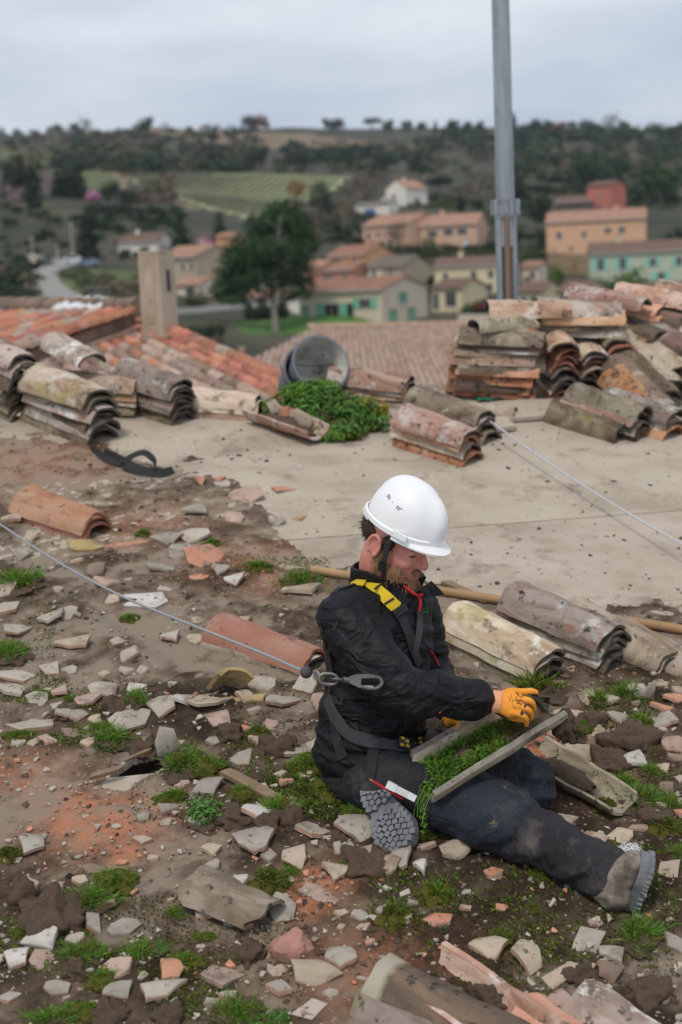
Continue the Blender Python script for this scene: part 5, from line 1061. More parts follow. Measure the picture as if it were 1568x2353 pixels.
# the rest of the one continuous figure, under the clothes
loft(bb, [(pel - zup * .05, RB, FB, .13, .10), (pel + zup * .05, RB, FB, .155, .12), (wai, RB, FB, .145, .11), (che, RB, FB, .17, .125), (upc, RB, FB, .17, .10), (nek, RB, FB, .07, .06)], 18)
limb(bb, [shR, elR, wrR, P(1160, 1613, 4.15)], [.06, .048, .030, .024]); limb(bb, [shL, elL, wrL, P(1046, 1630, 4.34)], [.06, .048, .030, .024])
limb(bb, [hipR, knR, knR * .12 + anR * .88], [.09, .065, .045]); limb(bb, [hipL, knL, anL], [.09, .065, .045]); 
body = remesh('body', bb, .0048, M['skin'], man, 2)
# eyes looking down, brows, lips
for s_ in (-1, 1):
    mb = MB(); ellip(mb, H(.0835, s_ * .031, .006), hs(.0122, .0135, .0065), HA, 12, 8); o = mb.build('eye', M['win'], man, 'all')
    mb = MB(); mb.tube([H(.094, s_ * .012, .026), H(.098, s_ * .03, .031), H(.088, s_ * .05, .026)], [.004, .0055, .003], n=6); mb.build('eyebrow', M['beard'], man, True)
M['lip'] = flat('lip', (.46, .15, .13), rough=.5)
mb = MB(); ellip(mb, H(.0985, 0, -.0585), hs(.007, .019, .0038), HA, 12, 7); ellip(mb, H(.097, 0, -.0675), hs(.0075, .018, .0045), HA, 12, 7); mb.build('lips', M['lip'], man, 'all')
# beard: soft base plus strands
bmb = MB(); ellip(bmb, H(.066, 0, -.092), hs(.042, .042, .034), HA)
for s_ in (-1, 1): ellip(bmb, H(.038, s_ * .046, -.062), hs(.042, .020, .034), HA); ellip(bmb, H(.008, s_ * .064, -.035), hs(.016, .012, .036), HA)
ellip(bmb, H(.062, 0, -.112), hs(.034, .034, .030), HA); ellip(bmb, H(.099, .0, -.047), hs(.008, .026, .0055), HA)
beard = remesh('beard', bmb, .006, M['beard'], man, 1)
def strands(name, src, n, length, direction, width, mat, keep=None, seed=1):
    r = np.random.default_rng(seed); me = src.data; nv = len(me.vertices); co = np.empty(nv * 3, 'f'); me.vertices.foreach_get('co', co); co = co.reshape(-1, 3) + np.array(world_loc(src)); nr = np.empty(nv * 3, 'f'); me.vertices.foreach_get('normal', nr); nr = nr.reshape(-1, 3)
    if keep is not None: k = keep(co); co, nr = co[k], nr[k]
    i = r.integers(0, len(co), n); p = co[i] + r.normal(size=(n, 3)) * .0025; d = nr[i] * .7 + np.asarray(direction) + r.normal(size=(n, 3)) * .35; d /= np.linalg.norm(d, axis=1)[:, None]
    w = np.cross(d, r.normal(size=(n, 3))); w /= np.linalg.norm(w, axis=1)[:, None]; ln = length * r.uniform(.5, 1.3, n)[:, None]
    q = np.stack([p - w * width, p + w * width, p + d * ln + w * width * .3, p + d * ln - w * width * .3], 1).reshape(-1, 3) - np.array(world_loc(man))
    o = bpy.data.objects.new(name, quads_mesh(name, q, mat)); COL.objects.link(o); o.parent = man; return o
strands('beard_hair', beard, 2600, .018, HX * .25 - HZ * .8, .0009, M['beard'])
hm = MB(); ellip(hm, H(-.035, 0, .03), hs(.070, .0775, .06), HA); 
for s_ in (-1, 1): ellip(hm, H(.022, s_ * .066, .022), hs(.022, .014, .028), HA)
hair = remesh('hair', hm, .006, M['hair'], man, 1); strands('hair_strands', hair, 1500, .012, -HZ * .9 - HX * .3, .0008, M['hair'], seed=3)

# ---- helmet
hel = empty('helmet', H(.012, 0, .05), None); hel.parent = man; hel.location = Vector(H(.012, 0, .05)) - man.location
_hp = R(3.5)
def HP(x, y, z): return H(.014 + x * math.cos(_hp) + z * math.sin(_hp), y, .056 - x * math.sin(_hp) + z * math.cos(_hp))
RL, RW, RH = .114, .094, .140
nA, nT = 56, 18; rows_ = []
def dome(a, t, off=0):
    """a around (0 = front), t from rim 0 to top 1"""
    e = math.cos(t * math.pi / 2) ** .82; z = math.sin(t * math.pi / 2) ** .92 * RH; x = math.cos(a) * RL * e; y = math.sin(a) * RW * e
    front = math.exp(-(a / .42) ** 4) * max(0, 1 - abs(t - .30) / .36) ** .4 if abs(t - .30) < .36 else 0
    x += front * .019
    rid = math.exp(-(y / .020) ** 4) * (1 if t > .38 else 0) * .0045; z += rid
    side = math.exp(-((abs(a) - 1.45) / .5) ** 2) * math.exp(-((t - .3) / .25) ** 2) * .003
    y += math.copysign(side, y)
    k = 1 + off; return HP(x * k, y * k, z + off * .04)
rows_ = [[dome(-math.pi + 2 * math.pi * j / nA, i / nT) for j in range(nA + 1)] for i in range(nT + 1)]
inn_ = [[dome(-math.pi + 2 * math.pi * j / nA, i / nT, -.035) for j in range(nA + 1)] for i in range(nT + 1)]
mb = MB(); mb.grid(rows_); mb.grid([list(reversed(r_)) for r_ in inn_]); mb.grid([inn_[0], rows_[0]]); mb.build('shell', M['helmet'], hel, 'all')
mb = MB(); o_ = []      # rim band and peak
for prof in [(.000, .002), (.007, .0035), (.0075, .016), (.0015, .020)]:
    r_ = []
    for j in range(nA + 1):
        a = -math.pi + 2 * math.pi * j / nA; k = 1 + prof[0] / .11; r_.append(HP(math.cos(a) * RL * k, math.sin(a) * RW * k, prof[1]))
    o_.append(r_)
mb.grid(o_); mb.build('rim_band', M['helmet'], hel, 40)
mb = MB(); up_, lo_ = [], []
for i in range(7):
    t = i / 6; ru, rl = [], []
    for j in range(25):
        a = -1.35 + 2.7 * j / 24; ext = .044 * math.cos(a / 1.35 * math.pi / 2) ** .7 * t; k = 1 + .02 * t
        x = math.cos(a) * RL + ext; y = math.sin(a) * RW * k; z = .006 - .012 * t - .010 * t * abs(math.sin(a)) * .2
        ru.append(HP(x, y, z + .0035)); rl.append(HP(x, y, z - .001))
    up_.append(ru); lo_.append(rl)
mb.grid(up_); mb.grid([list(reversed(r_)) for r_ in lo_]); mb.grid([up_[-1], lo_[-1]]); mb.build('peak', M['helmet'], hel, 50)
mb = MB()                # back lip and little side slots
up_, lo_ = [], []
for i in range(4):
    t = i / 3; ru, rl = [], []
    for j in range(17): a = math.pi - .9 + 1.8 * j / 16; ext = .014 * t * math.cos((a - math.pi) / .9 * 1.5); ru.append(HP(math.cos(a) * (RL + ext), math.sin(a) * RW, .008 - .010 * t)); rl.append(HP(math.cos(a) * (RL + ext), math.sin(a) * RW, .003 - .010 * t))
    up_.append(ru); lo_.append(rl)
mb.grid(up_); mb.grid([list(reversed(r_)) for r_ in lo_]); mb.grid([up_[-1], lo_[-1]]); mb.build('back_lip', M['helmet'], hel, 50)
M['stamp'] = flat('grey_print', (.30, .30, .31), rough=.5)
mb = MB()
for (a, t, w, h_) in [(-1.98, .42, .005, .010), (-1.93, .41, .003, .010), (-1.87, .40, .004, .009), (-1.70, .385, .003, .003), (-1.50, .36, .004, .011), (-1.44, .355, .004, .011), (-1.39, .37, .010, .003)]:
    c = dome(a, t, .008); mb.box(c, (unit(dome(a + .03, t) - dome(a - .03, t)), unit(dome(a, t + .03) - dome(a, t - .03)), unit(c - HP(0, 0, .02))), (w, h_, .0012))
mb.build('printed_mark', M['stamp'], hel)
mb = MB(); mb.box(HP(.05, -RW * .93 - .006, .014), HA, (.05, .007, .018)); mb.build('lamp_slot', M['helmet'], hel)
def ribbon_pts(pts, w, th, side, name, mat, parent, smooth=30):
    """flat strap along 3D points; side[i] = width direction"""
    mb = MB(); r1, r2 = [], []
    k = len(pts); vs = []
    for i, p_ in enumerate(pts):
        t = unit(pts[min(i + 1, k - 1)] - pts[max(i - 1, 0)]); s_ = unit(side[i] - t * (side[i] @ t)); nn = np.cross(t, s_); wi = w[i] if not np.isscalar(w) else w
        vs += [p_ - s_ * wi / 2 - nn * th / 2, p_ + s_ * wi / 2 - nn * th / 2, p_ + s_ * wi / 2 + nn * th / 2, p_ - s_ * wi / 2 + nn * th / 2]
    fs = [(i * 4 + j, i * 4 + (j + 1) % 4, i * 4 + 4 + (j + 1) % 4, i * 4 + 4 + j) for i in range(k - 1) for j in range(4)] + [(3, 2, 1, 0), tuple(4 * (k - 1) + j for j in range(4))]
    return mb.add(vs, fs).build(name, mat, parent, smooth)
cs = [H(.034, -.086, .055), H(.034, -.0865, .01), H(.036, -.080, -.04), H(.042, -.068, -.085), H(.05, -.035, -.118), H(.05, 0, -.126)]
ribbon_pts(cs, .017, .003, [HX] * 6, 'chin_strap', M['strap'], hel)
ribbon_pts([H(.034, -.0885, -.028), H(.037, -.0835, -.055)], .021, .006, [HX] * 2, 'strap_slider', M['black'], hel)

# ---- jacket
jb = MB()
secs = [(pel - zup * .035 + FB * .0, RB, FB, .165, .140), (pel + zup * .045, RB, FB, .185, .155), (wai, RB, FB, .178, .150), ((wai + che) / 2 + FB * .004, RB, FB, .185, .150), (che + FB * .006, RB, FB, .198, .152), (upc + FB * .002, RB, FB, .195, .130), (upc * .45 + nek * .55, RB, FB, .155, .105), (nek - zup * .01, RB, FB, .088, .082)]
loft(jb, secs, 28)
ellip(jb, shR + zup * .006 - RB * .03, (.088, .088, .085)); ellip(jb, shL + zup * .006 + RB * .02, (.088, .088, .085))
fa0 = unit(wrR - elR)
pR, rR = limb(jb, [shR, (shR + elR) / 2, elR, (elR + wrR) / 2, wrR - fa0 * .045], [.086, .071, .066, .060, .050], sub=6)
limb(jb, [shL, (shL + elL) / 2, elL, (elL + wrL) / 2, wrL], [.088, .075, .07, .062, .048], sub=6)
fa = unit(wrR - elR); ua = unit(elR - shR)
def jdisp(co):
    de = np.linalg.norm(co - elR, axis=1); ds = np.linalg.norm(co - (shR + elR) / 2, axis=1); dw = np.linalg.norm(co - (wrR - fa * .04), axis=1)
    w = .9 * np.exp(-(de / .12) ** 2) + .5 + .8 * np.exp(-(dw / .05) ** 2)
    d = folds(co, [(ua + fa, np.cross(ua, fa) + ua * .5), (fa + zup * .3, CF * .5 + CU), (CR + CU * .8, CR * .8 - CU)], .030, 8, 3) * w
    return d + folds(co, [(CU + CR * .3, CR - CU * .6)], .012, 20, 9)
jacket = remesh('jacket', jb, .0070, M['jacket'], man, 3, jdisp)
# stand-up collar, open at the front, with one wing folded out
cl = MB(); ro, ri = [], []
cN = nek + zup * .012
back_ = lambda a: max(0., -math.cos(a))
for i in range(6):
    t = i / 5; r1, r2 = [], []
    for j in range(29):
        a = R(32) + R(296) * j / 28; fr = math.cos(a)
        rx, ry = .098 + .012 * t + .03 * back_(a) * (1 - t) + .006 * math.sin(a * 5) * t, .096 + .012 * t
        back = (1 - fr) / 2; zz_ = -.046 + t * (.060 + .006 * back) - .034 * max(fr, 0)
        c = cN + FB * fr * rx + (-RB) * math.sin(a) * ry + zup * zz_ - FB * .005 + HX * .02 * t * (fr > 0)
        r1.append(c); r2.append(c - (FB * fr + -RB * math.sin(a)) * .010 + zup * (.003 if i == 5 else 0))
    ro.append(r1); ri.append(r2)
cl.grid(ro); cl.grid([list(reversed(r_)) for r_ in ri]); cl.grid([ro[-1], ri[-1]]); cl.grid([[r_[0] for r_ in ro], [r_[0] for r_ in ri]]); cl.grid([[r_[-1] for r_ in ro], [r_[-1] for r_ in ri]])
cl.build('collar', M['jacket'], man, 50)
wg = MB(); wpts = [P(968, 1352, 4.345), P(992, 1335, 4.40), P(1008, 1350, 4.385), P(1022, 1366, 4.36), P(1008, 1369, 4.345), P(985, 1372, 4.34), P(966, 1378, 4.335)]
wg.prism(wpts, CF * .012); wg.build('collar_wing', M['jacket'], man)
def bvh_of(o):
    me = o.data; off = world_loc(o); return BVHTree.FromPolygons([v.co + off for v in me.vertices], [p_.vertices[:] for p_ in me.polygons])
BV = {'jacket': bvh_of(jacket)}
def hitp(bv, u, v, default=4.3):
    d = Vector(ray(u, v)).normalized(); loc, nr, idx, dist = bv.ray_cast(Vector((0, 0, 0)), d)
    if loc is None:
        p_ = P(u, v, default); loc, nr, idx, dist = bv.find_nearest(Vector(p_))
    return np.array(loc), np.array(nr)
def lay(bv, path, w, th, name, mat, parent, lift=.003, n=14, smooth_=True):
    """strap laid on a surface along a photo path; w metres"""
    pts = []; nrs = []
    L_ = [math.dist(path[i], path[i + 1]) for i in range(len(path) - 1)]; tot = sum(L_)
    for q in range(n):
        s_ = tot * q / (n - 1); i = 0
        while i < len(L_) - 1 and s_ > L_[i]: s_ -= L_[i]; i += 1
        t = min(1, s_ / L_[i]); u = path[i][0] * (1 - t) + path[i + 1][0] * t; v = path[i][1] * (1 - t) + path[i + 1][1] * t
        p_, nr = hitp(bv, u, v); pts.append(p_); nrs.append(nr)
    if smooth_:
        for _ in range(2): pts = [pts[0]] + [(pts[i - 1] + 2 * pts[i] + pts[i + 1]) / 4 for i in range(1, n - 1)] + [pts[-1]]; nrs = [nrs[0]] + [unit(nrs[i - 1] + nrs[i] + nrs[i + 1]) for i in range(1, n - 1)] + [nrs[-1]]
    sides = []
    for i in range(n): t = unit(pts[min(i + 1, n - 1)] - pts[max(i - 1, 0)]); sides.append(np.cross(nrs[i], t))
    return ribbon_pts([p_ + nr * (lift + th / 2) for p_, nr in zip(pts, nrs)], w, th, sides, name, mat, parent)
jv = BV['jacket']
lay(jv, [(824, 1324), (845, 1338), (868, 1357), (912, 1398)], .040, .003, 'shoulder_strap', M['yellow'], man, .004)
lay(jv, [(792, 1352), (806, 1338), (822, 1324)], .040, .003, 'shoulder_strap_end', M['strap_grey'], man, .003, 8)
for (u, v) in [(868, 1352), (893, 1381)]: lay(jv, [(u - 11, v + 8), (u + 11, v - 6)], .007, .001, 'strap_print', M['strap'], man, .008, 4)
lay(jv, [(912, 1398), (935, 1450), (958, 1520)], .036, .003, 'chest_strap', M['strap'], man, .004)
lay(jv, [(962, 1400), (962, 1450), (950, 1498), (962, 1525)], .026, .003, 'chest_strap', M['strap_grey'], man, .005)
p_, nr = hitp(jv, 916, 1403); mb = MB(); tt_ = unit(P(935, 1440, 4.3) - P(905, 1392, 4.3)); tt_ = unit(tt_ - nr * (tt_ @ nr)); ss_ = np.cross(nr, tt_); mb.box(p_ + nr * .009, (ss_, tt_, nr), (.050, .024, .010)); mb.box(p_ + nr * .015 + tt_ * .004, (ss_, tt_, nr), (.036, .008, .006)); mb.build('strap_buckle', M['black'], man)
lay(jv, [(742, 1445), (733, 1500), (736, 1560), (755, 1606), (790, 1612)], .022, .003, 'back_strap', M['strap'], man, .003)
lay(jv, [(790, 1400), (760, 1460), (752, 1540), (762, 1620)], .010, .002, 'seam', M['strap'], man, .0)
lay(jv, [(897, 1322), (915, 1342), (934, 1360), (961, 1378), (957, 1402)], .007, .004, 'red_piping', M['red'], man, .012, 16)
lay(jv, [(952, 1366), (977, 1362)], .008, .004, 'red_piping', M['red'], man, .02, 5)
lay(jv, [(990, 1497), (1000, 1512), (1008, 1532)], .005, .003, 'red_piping', M['red'], man, .002, 6)
lay(jv, [(1010, 1636), (1016, 1655), (1014, 1676)], .006, .003, 'red_piping', M['red'], man, .002, 6)
mb = MB()
for (u0, v0, u1, v1) in [(966, 1404, 974, 1396), (973, 1406, 979, 1394), (979, 1402, 983, 1397), (968, 1409, 982, 1405)]:
    a_, na = hitp(jv, u0, v0); b_, _n = hitp(jv, u1, v1); mb.tube([a_ + na * .003, b_ + na * .003], .0016, n=5)
mb.build('green_logo', M['green_print'], man)

# ---- trousers
tb = MB()
loft(tb, [(pel - zup * .10 + FB * .02, RB, FB, .14, .12), (pel - zup * .05 + FB * .01, RB, FB, .162, .138), (pel + zup * .02, RB, FB, .160, .135), (pel + zup * .07, RB, FB, .155, .13)], 22)
tR, trR = limb(tb, [hipR, hipR * .5 + knR * .5 + RN * .012, knR, knR * .5 + anR * .5 + RN * .008, anR], [.116, .100, .090, .072, .062], sub=6)
tL, trL = limb(tb, [hipL, hipL * .5 + knL * .5 + RN * .02, knL, knL * .5 + anL * .5, anL], [.122, .108, .088, .078, .062], sub=6)
kd = unit(anR - knR); td = unit(knR - hipR)
def tdisp(co):
    dk = np.linalg.norm(co - knR, axis=1); dl = np.linalg.norm(co - knL, axis=1); da = np.linalg.norm(co - anR, axis=1); dh = np.linalg.norm(co - hipR, axis=1)
    d = folds(co, [(kd, np.cross(kd, CF)), (td + RN * .4, np.cross(td, CF) + td * .4), (td * .6 - RN, td + RN * .6)], .026, 8, 5) * (.55 + .7 * np.exp(-((dk - .09) / .08) ** 2) + 1.0 * np.exp(-(da / .11) ** 2) + .5 * np.exp(-(dh / .15) ** 2))
    d += folds(co, [(CU + CR * .2, CR - CU * .2)], .034, 14, 8) * np.exp(-(dl / .14) ** 2)
    return d + folds(co, [(CU - CR * .5, CR + CU * .3)], .010, 20, 2)
trousers = remesh('trousers', tb, .0075, M['trouser'], man, 3, tdisp)
kb = MB()
i0, i1 = 8, 17
kb.tube([tR[i] + RN * .004 for i in range(i0, i1)], [trR[i] + .001 for i in range(i0, i1)], n=18)
def kdisp(co): return tdisp(co) + .002
remesh('knee_patch', kb, .0075, M['knee'], man, 3, kdisp)
kb = MB(); ellip(kb, knL + CR * .012 - RN * .012, (.092, .088, .080)); remesh('knee_patch', kb, .0075, M['knee'], man, 2, kdisp)
tv = bvh_of(trousers)
both = BVHTree.FromPolygons([v.co + world_loc(trousers) for v in trousers.data.vertices] + [v.co + world_loc(jacket) for v in jacket.data.vertices], [p_.vertices[:] for p_ in trousers.data.polygons] + [[i + len(trousers.data.vertices) for i in p_.vertices] for p_ in jacket.data.polygons])
lay(both, [(756, 1605), (772, 1645), (800, 1685), (850, 1705), (905, 1718), (945, 1722)], .040, .004, 'waist_belt', M['strap_grey'], man, .006, 20)
lay(both, [(862, 1690), (858, 1735), (852, 1790)], .034, .003, 'leg_strap', M['strap'], man, .005, 10)
lay(both, [(768, 1650), (775, 1700), (790, 1745)], .030, .003, 'leg_strap', M['strap'], man, .004, 10)
for (u, v) in [(925, 1716), (962, 1712)]:
    mb = MB()
    p_, nr = hitp(both, u, v); tt_ = unit(CR - CU * .1); tt_ = unit(tt_ - nr * (tt_ @ nr)); ss_ = np.cross(nr, tt_); mb.box(p_ + nr * .014, (tt_, ss_, nr), (.034, .044, .010))
    bk_ = mb.build('belt_buckle', M['black'], man)
    for dx, dy in ((-.006, .014), (.008, .006), (-.008, -.014), (.010, -.012)): ybm = MB(); ybm.box(p_ + nr * .020 + tt_ * dx + ss_ * dy, (tt_, ss_, nr), (.010, .008, .006)); ybm.build('buckle_tab', M['yellow'], bk_)


# ---- boots
def boot(toe, heel, soln, wk=1.15):
    """toe, heel = points on the sole; soln = direction the sole faces"""
    ax = unit(toe - heel); n = unit(soln - ax * (soln @ ax)); y = np.cross(n, ax); Lb = np.linalg.norm(toe - heel); e = empty('boot', heel, None); e.parent = man; e.location = Vector(heel) - man.location
    outl = [(-.02, 0), (-.01, .024), (.03, .033), (.09, .030), (.15, .040), (.20, .046), (.245, .040), (.275, .022), (.285, 0)]; k = Lb / .265
    out = outl + [(x, -y_) for x, y_ in outl[-2:0:-1]]
    pt = lambda x, y_, z: heel + ax * x * k + y * y_ * wk + n * z
    sb = MB(); sb.prism([pt(x, y_, 0) for x, y_ in out], -n * .026); so = sb.build('sole', M['sole'], e, 30)
    lg = MB()
    for i in range(12):
        x = -.004 + .0245 * i; w = np.interp(x, [p_[0] for p_ in outl], [p_[1] for p_ in outl])
        if 4 <= i <= 4: continue
        m_ = 2 if w < .034 else 3
        for q in range(-m_, m_ + 1):
            yy_ = q * w / (m_ + .45); edge = abs(q) == m_
            an_ = .5 * np.sign(q) * (1 if i < 5 else -1) + random.uniform(-.15, .15); ca, sa = math.cos(an_), math.sin(an_)
            lg.box(pt(x + (.010 if q % 2 else 0), yy_, .005), (unit(ax * ca + y * sa), unit(y * ca - ax * sa), n), (.017 if edge else .0145, .0105 * wk * (1.2 if edge else 1), .014))
    lg.build('tread_lugs', M['sole'], so)['kind'] = 'stuff'
    ub = MB(); bsec = []
    for x, w, h_ in [(-.01, .026, .055), (.03, .034, .075), (.08, .034, .08), (.13, .036, .070), (.19, .042, .052), (.24, .038, .038), (.272, .022, .024)]:
        bsec.append((pt(x, 0, -.022 - h_ / 2), y, n, w * wk * .97, h_ / 2 + .010))
    loft(ub, bsec, 14); return e, ub, pt, ax, n, y
e, ub, pt, ax, n, y = boot(P(1494, 1975, 3.87), P(1458, 2080, 3.925), CR * .9 - CF * .12 - CU * .12)
limb(ub, [anR + kd * .03, pt(.035, 0, -.07), pt(.05, 0, -.05)], [.056, .056, .05]); remesh('upper', ub, .006, M['boot'], e, 2, lambda co: folds(co, [(CU, CR), (ax, y)], .005, 22, 1))
tb_ = MB(); an0 = anR + kd * .045; q1_ = unit(np.cross(kd, CF)); q2_ = np.cross(kd, q1_); tb_.tube([an0 + (q1_ * math.cos(t) + q2_ * math.sin(t)) * .058 for t in np.linspace(0, 2 * math.pi, 20)], .010, n=8); tb_.build('ankle_collar', M['boot'], e, 'all')
hb_ = MB(); an0 = anR + kd * .015; hb_.tube([an0 + (q1_ * math.cos(t) + q2_ * math.sin(t)) * (.066 + .003 * math.sin(5 * t)) for t in np.linspace(0, 2 * math.pi, 28)], [(.016, .007)] * 28, n=8, up=kd); hb_.build('trouser_hem', M['trouser'], man, 'all')
for k in range(4):
    lb_ = MB(); c = pt(.10 + .03 * k, 0, -.098 + .010 * k); lb_.tube([c - y * .026, c - n * .008, c + y * .026], .0035, n=6); lb_.build('lace', M['black'], e, True)
fz = MB(); M['fluff'] = flat('white_fluff', (.72, .72, .72), rough=1)
q = leaves([tuple(P(1446, 1962, 4.06)) + (.045, .045, .03)], 700, .011, 9, aspect=.12) 
o = bpy.data.objects.new('white_fluff', quads_mesh('white_fluff', q, M['fluff'])); COL.objects.link(o); tag(o, 'tuft of white fluffy insulation lying behind the outstretched boot', 'insulation')
e2, ub, pt2, ax2, n2_, y2 = boot(A(922, 1942, .05), A(858, 1812, .12) , -CF * .95 - CR * .30 + CU * .10, 1.5)
limb(ub, [anL, pt2(.04, 0, -.07)], [.058, .056]); remesh('upper', ub, .006, M['boot'], e2, 2)

# ---- gloves with five fingers each
def glove(W, K, fdir, side, back, fingers, thumb, palmside, name='glove'):
    """W wrist, K knuckle centre; side = towards the index finger; back = away from the palm"""
    g = empty(name, W, None); g.parent = man; g.location = Vector(W) - man.location; gb = MB(); d = unit(K - W); s_ = unit(side - d * (side @ d)); b_ = unit(np.cross(d, s_)); b_ = b_ if b_ @ back > 0 else -b_
    lo_ = []
    for t, w, h_ in [(.42, .032, .023), (.55, .038, .021), (.75, .045, .020), (.93, .046, .018), (1.02, .042, .015)]: lo_.append((W + (K - W) * t, s_, b_, w, h_))
    loft(gb, lo_, 16)
    for i, ch in enumerate(fingers):
        root = K + s_ * (.033 - .0215 * i) - d * .024; r0 = (.0092, .0094, .0090, .0082)[i]; limb(gb, [root] + ch, [r0 * 1.1] + [r0, r0 * .94, r0 * .82][:len(ch)], n=9, sub=3)
    limb(gb, thumb, [.015, .012, .0105, .009][:len(thumb)], n=9, sub=3)
    remesh('back', gb, .0030, M['glove'], g, 2, lambda co: folds(co, [(d, s_)], .0018, 40, 1))
    pb = MB(); loft(pb, [(W + (K - W) * t - b_ * .010, s_, b_, w, h_) for t, w, h_ in [(.30, .034, .014), (.65, .047, .016), (1.0, .046, .014)]], 14)
    for i, ch in enumerate(fingers): limb(pb, [q_ - b_ * .005 for q_ in ch], [.0086, .0082, .0072][:len(ch)], n=8, sub=3)
    remesh('palm', pb, .0032, M['glove_palm'], g, 2)
    cb = MB(); rr = []; pth = []
    for k in range(13): t = k / 12; pth.append(W - d * .010 + d * .062 * t); rr.append((.0335 if k % 2 else .0315) + .002 * (1 - t))
    cb.tube(pth, rr, n=18, up=s_); cb.build('knit_cuff', M['knit'], g, 'all'); return g, d, s_, b_
W_, K_ = P(1116, 1611, 4.16), P(1190, 1616, 4.135)
gR, d_, s_, b_ = glove(W_, K_, None, CU * .9 + CF * .35, -CF + CU * .6, [
    [P(1205, 1590, 4.125), P(1221, 1587, 4.12), P(1233, 1591, 4.125)],
    [P(1209, 1607, 4.105), P(1226, 1614, 4.11), P(1228, 1631, 4.13)],
    [P(1206, 1625, 4.095), P(1222, 1636, 4.105), P(1221, 1651, 4.13)],
    [P(1199, 1641, 4.09), P(1213, 1653, 4.10), P(1211, 1665, 4.125)]], [P(1150, 1632, 4.17), P(1172, 1646, 4.19), P(1192, 1652, 4.195), P(1206, 1655, 4.19)], None)
mb = MB()
gv = bvh_of([c for c in gR.children if c.name.startswith('back')][0])
for (u0, v0, u1, v1) in [(1186, 1590, 1193, 1596), (1193, 1596, 1186, 1604), (1194, 1600, 1202, 1603), (1186, 1608, 1195, 1612), (1195, 1607, 1204, 1613), (1188, 1616, 1200, 1620), (1200, 1616, 1196, 1625), (1175, 1596, 1179, 1616), (1170, 1602, 1173, 1612), (1178, 1620, 1184, 1628)]:
    a_, na = hitp(gv, u0, v0, 4.1); c_, _n = hitp(gv, u1, v1, 4.1); mb.tube([a_ + na * .0006, c_ + na * .0006], .0013 if u0 > 1180 else .0007, n=5)
mb.build('printed_mark', M['black'], gR)
ribbon_pts([wrR + unit(np.cross(fa, q_)) * .047 - fa * .010 for q_ in [CU * math.cos(t) + CF * math.sin(t) for t in np.linspace(0, 2 * math.pi, 20)]], .009, .003, [fa] * 20, 'cuff_trim', M['red'], man)
W2, K2 = P(1014, 1623, 4.395), P(1052, 1645, 4.320)
gL, *_r = glove(W2, K2, None, CF * .7 + CU * .5, CU + CF * .3, [
    [P(1072, 1641, 4.310), P(1080, 1651, 4.285), P(1074, 1663, 4.270)], [P(1068, 1647, 4.295), P(1075, 1658, 4.270), P(1068, 1669, 4.260)],
    [P(1060, 1653, 4.285), P(1066, 1664, 4.265), P(1059, 1673, 4.255)], [P(1051, 1658, 4.275), P(1055, 1668, 4.260), P(1048, 1675, 4.250)]], [P(1029, 1623, 4.360), P(1046, 1621, 4.340), P(1062, 1623, 4.330)], None)
# ---- the tile in his hands
tA, tB = P(952, 1786, 4.150), P(1272, 1600, 4.215); axT = unit(tB - tA); yw = P(990, 1818, 4.09) - P(915, 1750, 4.225); yw = unit(yw - axT * (yw @ axT)); nT_ = np.cross(axT, yw); nT_ = nT_ if nT_ @ CU > 0 else -nT_
M['t_rim'] = pmat('tile_rim', [(.3, (.17, .15, .125)), (.6, (.28, .25, .21)), (.8, (.40, .365, .31))], scale=30, rough=.95, bump=.8, bscale=90, bdist=.006, spots=[(60, .6, .66, (.09, .08, .07))])
hm_ = tile_mesh(12, L_=.465, r0=.1, r1=.086, th=.023, n=14, m=16, chip=1.4, wob=.0011).mesh('clay_tile', [M['t_buff'], M['t_rim']], 50); per = 2 * 14 + 2
hm_.polygons.foreach_set('material_index', np.array([1 if (i_ >= 16 * per or i_ % per >= 28) else 0 for i_ in range(len(hm_.polygons))], 'i'))
yT = np.cross(nT_, axT); HT = tag(inst('clay_tile', hm_, m4(axT, -yT, -nT_, (tA + tB) / 2)), 'pale buff tile full of moss and soil held by the worker', 'clay tile')
# ================================================================== MOSS, GRASS, SOIL CLODS
M['grass'] = pmat('grass_blade', [(.3, (.055, .145, .015)), (.7, (.135, .26, .03))], scale=20, rough=.7, bump=0, island=.4, spec=.25)
M['moss'] = pmat('moss_leaf', [(.3, (.05, .085, .010)), (.7, (.12, .155, .018))], scale=25, rough=.9, bump=0, island=.45, spec=.1)
M['moss_brown'] = pmat('brown_moss', [(.3, (.05, .05, .012)), (.7, (.10, .09, .02))], scale=25, rough=.95, bump=0, island=.45, spec=.1)
M['weed'] = pmat('weed_leaf', [(.3, (.04, .12, .016)), (.7, (.10, .20, .03))], scale=15, rough=.6, bump=0, island=.4, spec=.3)
M['weed_yellow'] = pmat('yellowing_leaf', [(.3, (.22, .20, .02)), (.7, (.36, .25, .03))], scale=15, rough=.6, bump=0, island=.35)
M['clod'] = pmat('soil_clod', [(.3, (.07, .044, .029)), (.5, (.12, .08, .054)), (.7, (.18, .128, .09))], scale=22, rough=1, bump=.7, bscale=70, bdist=.008, detail=9)
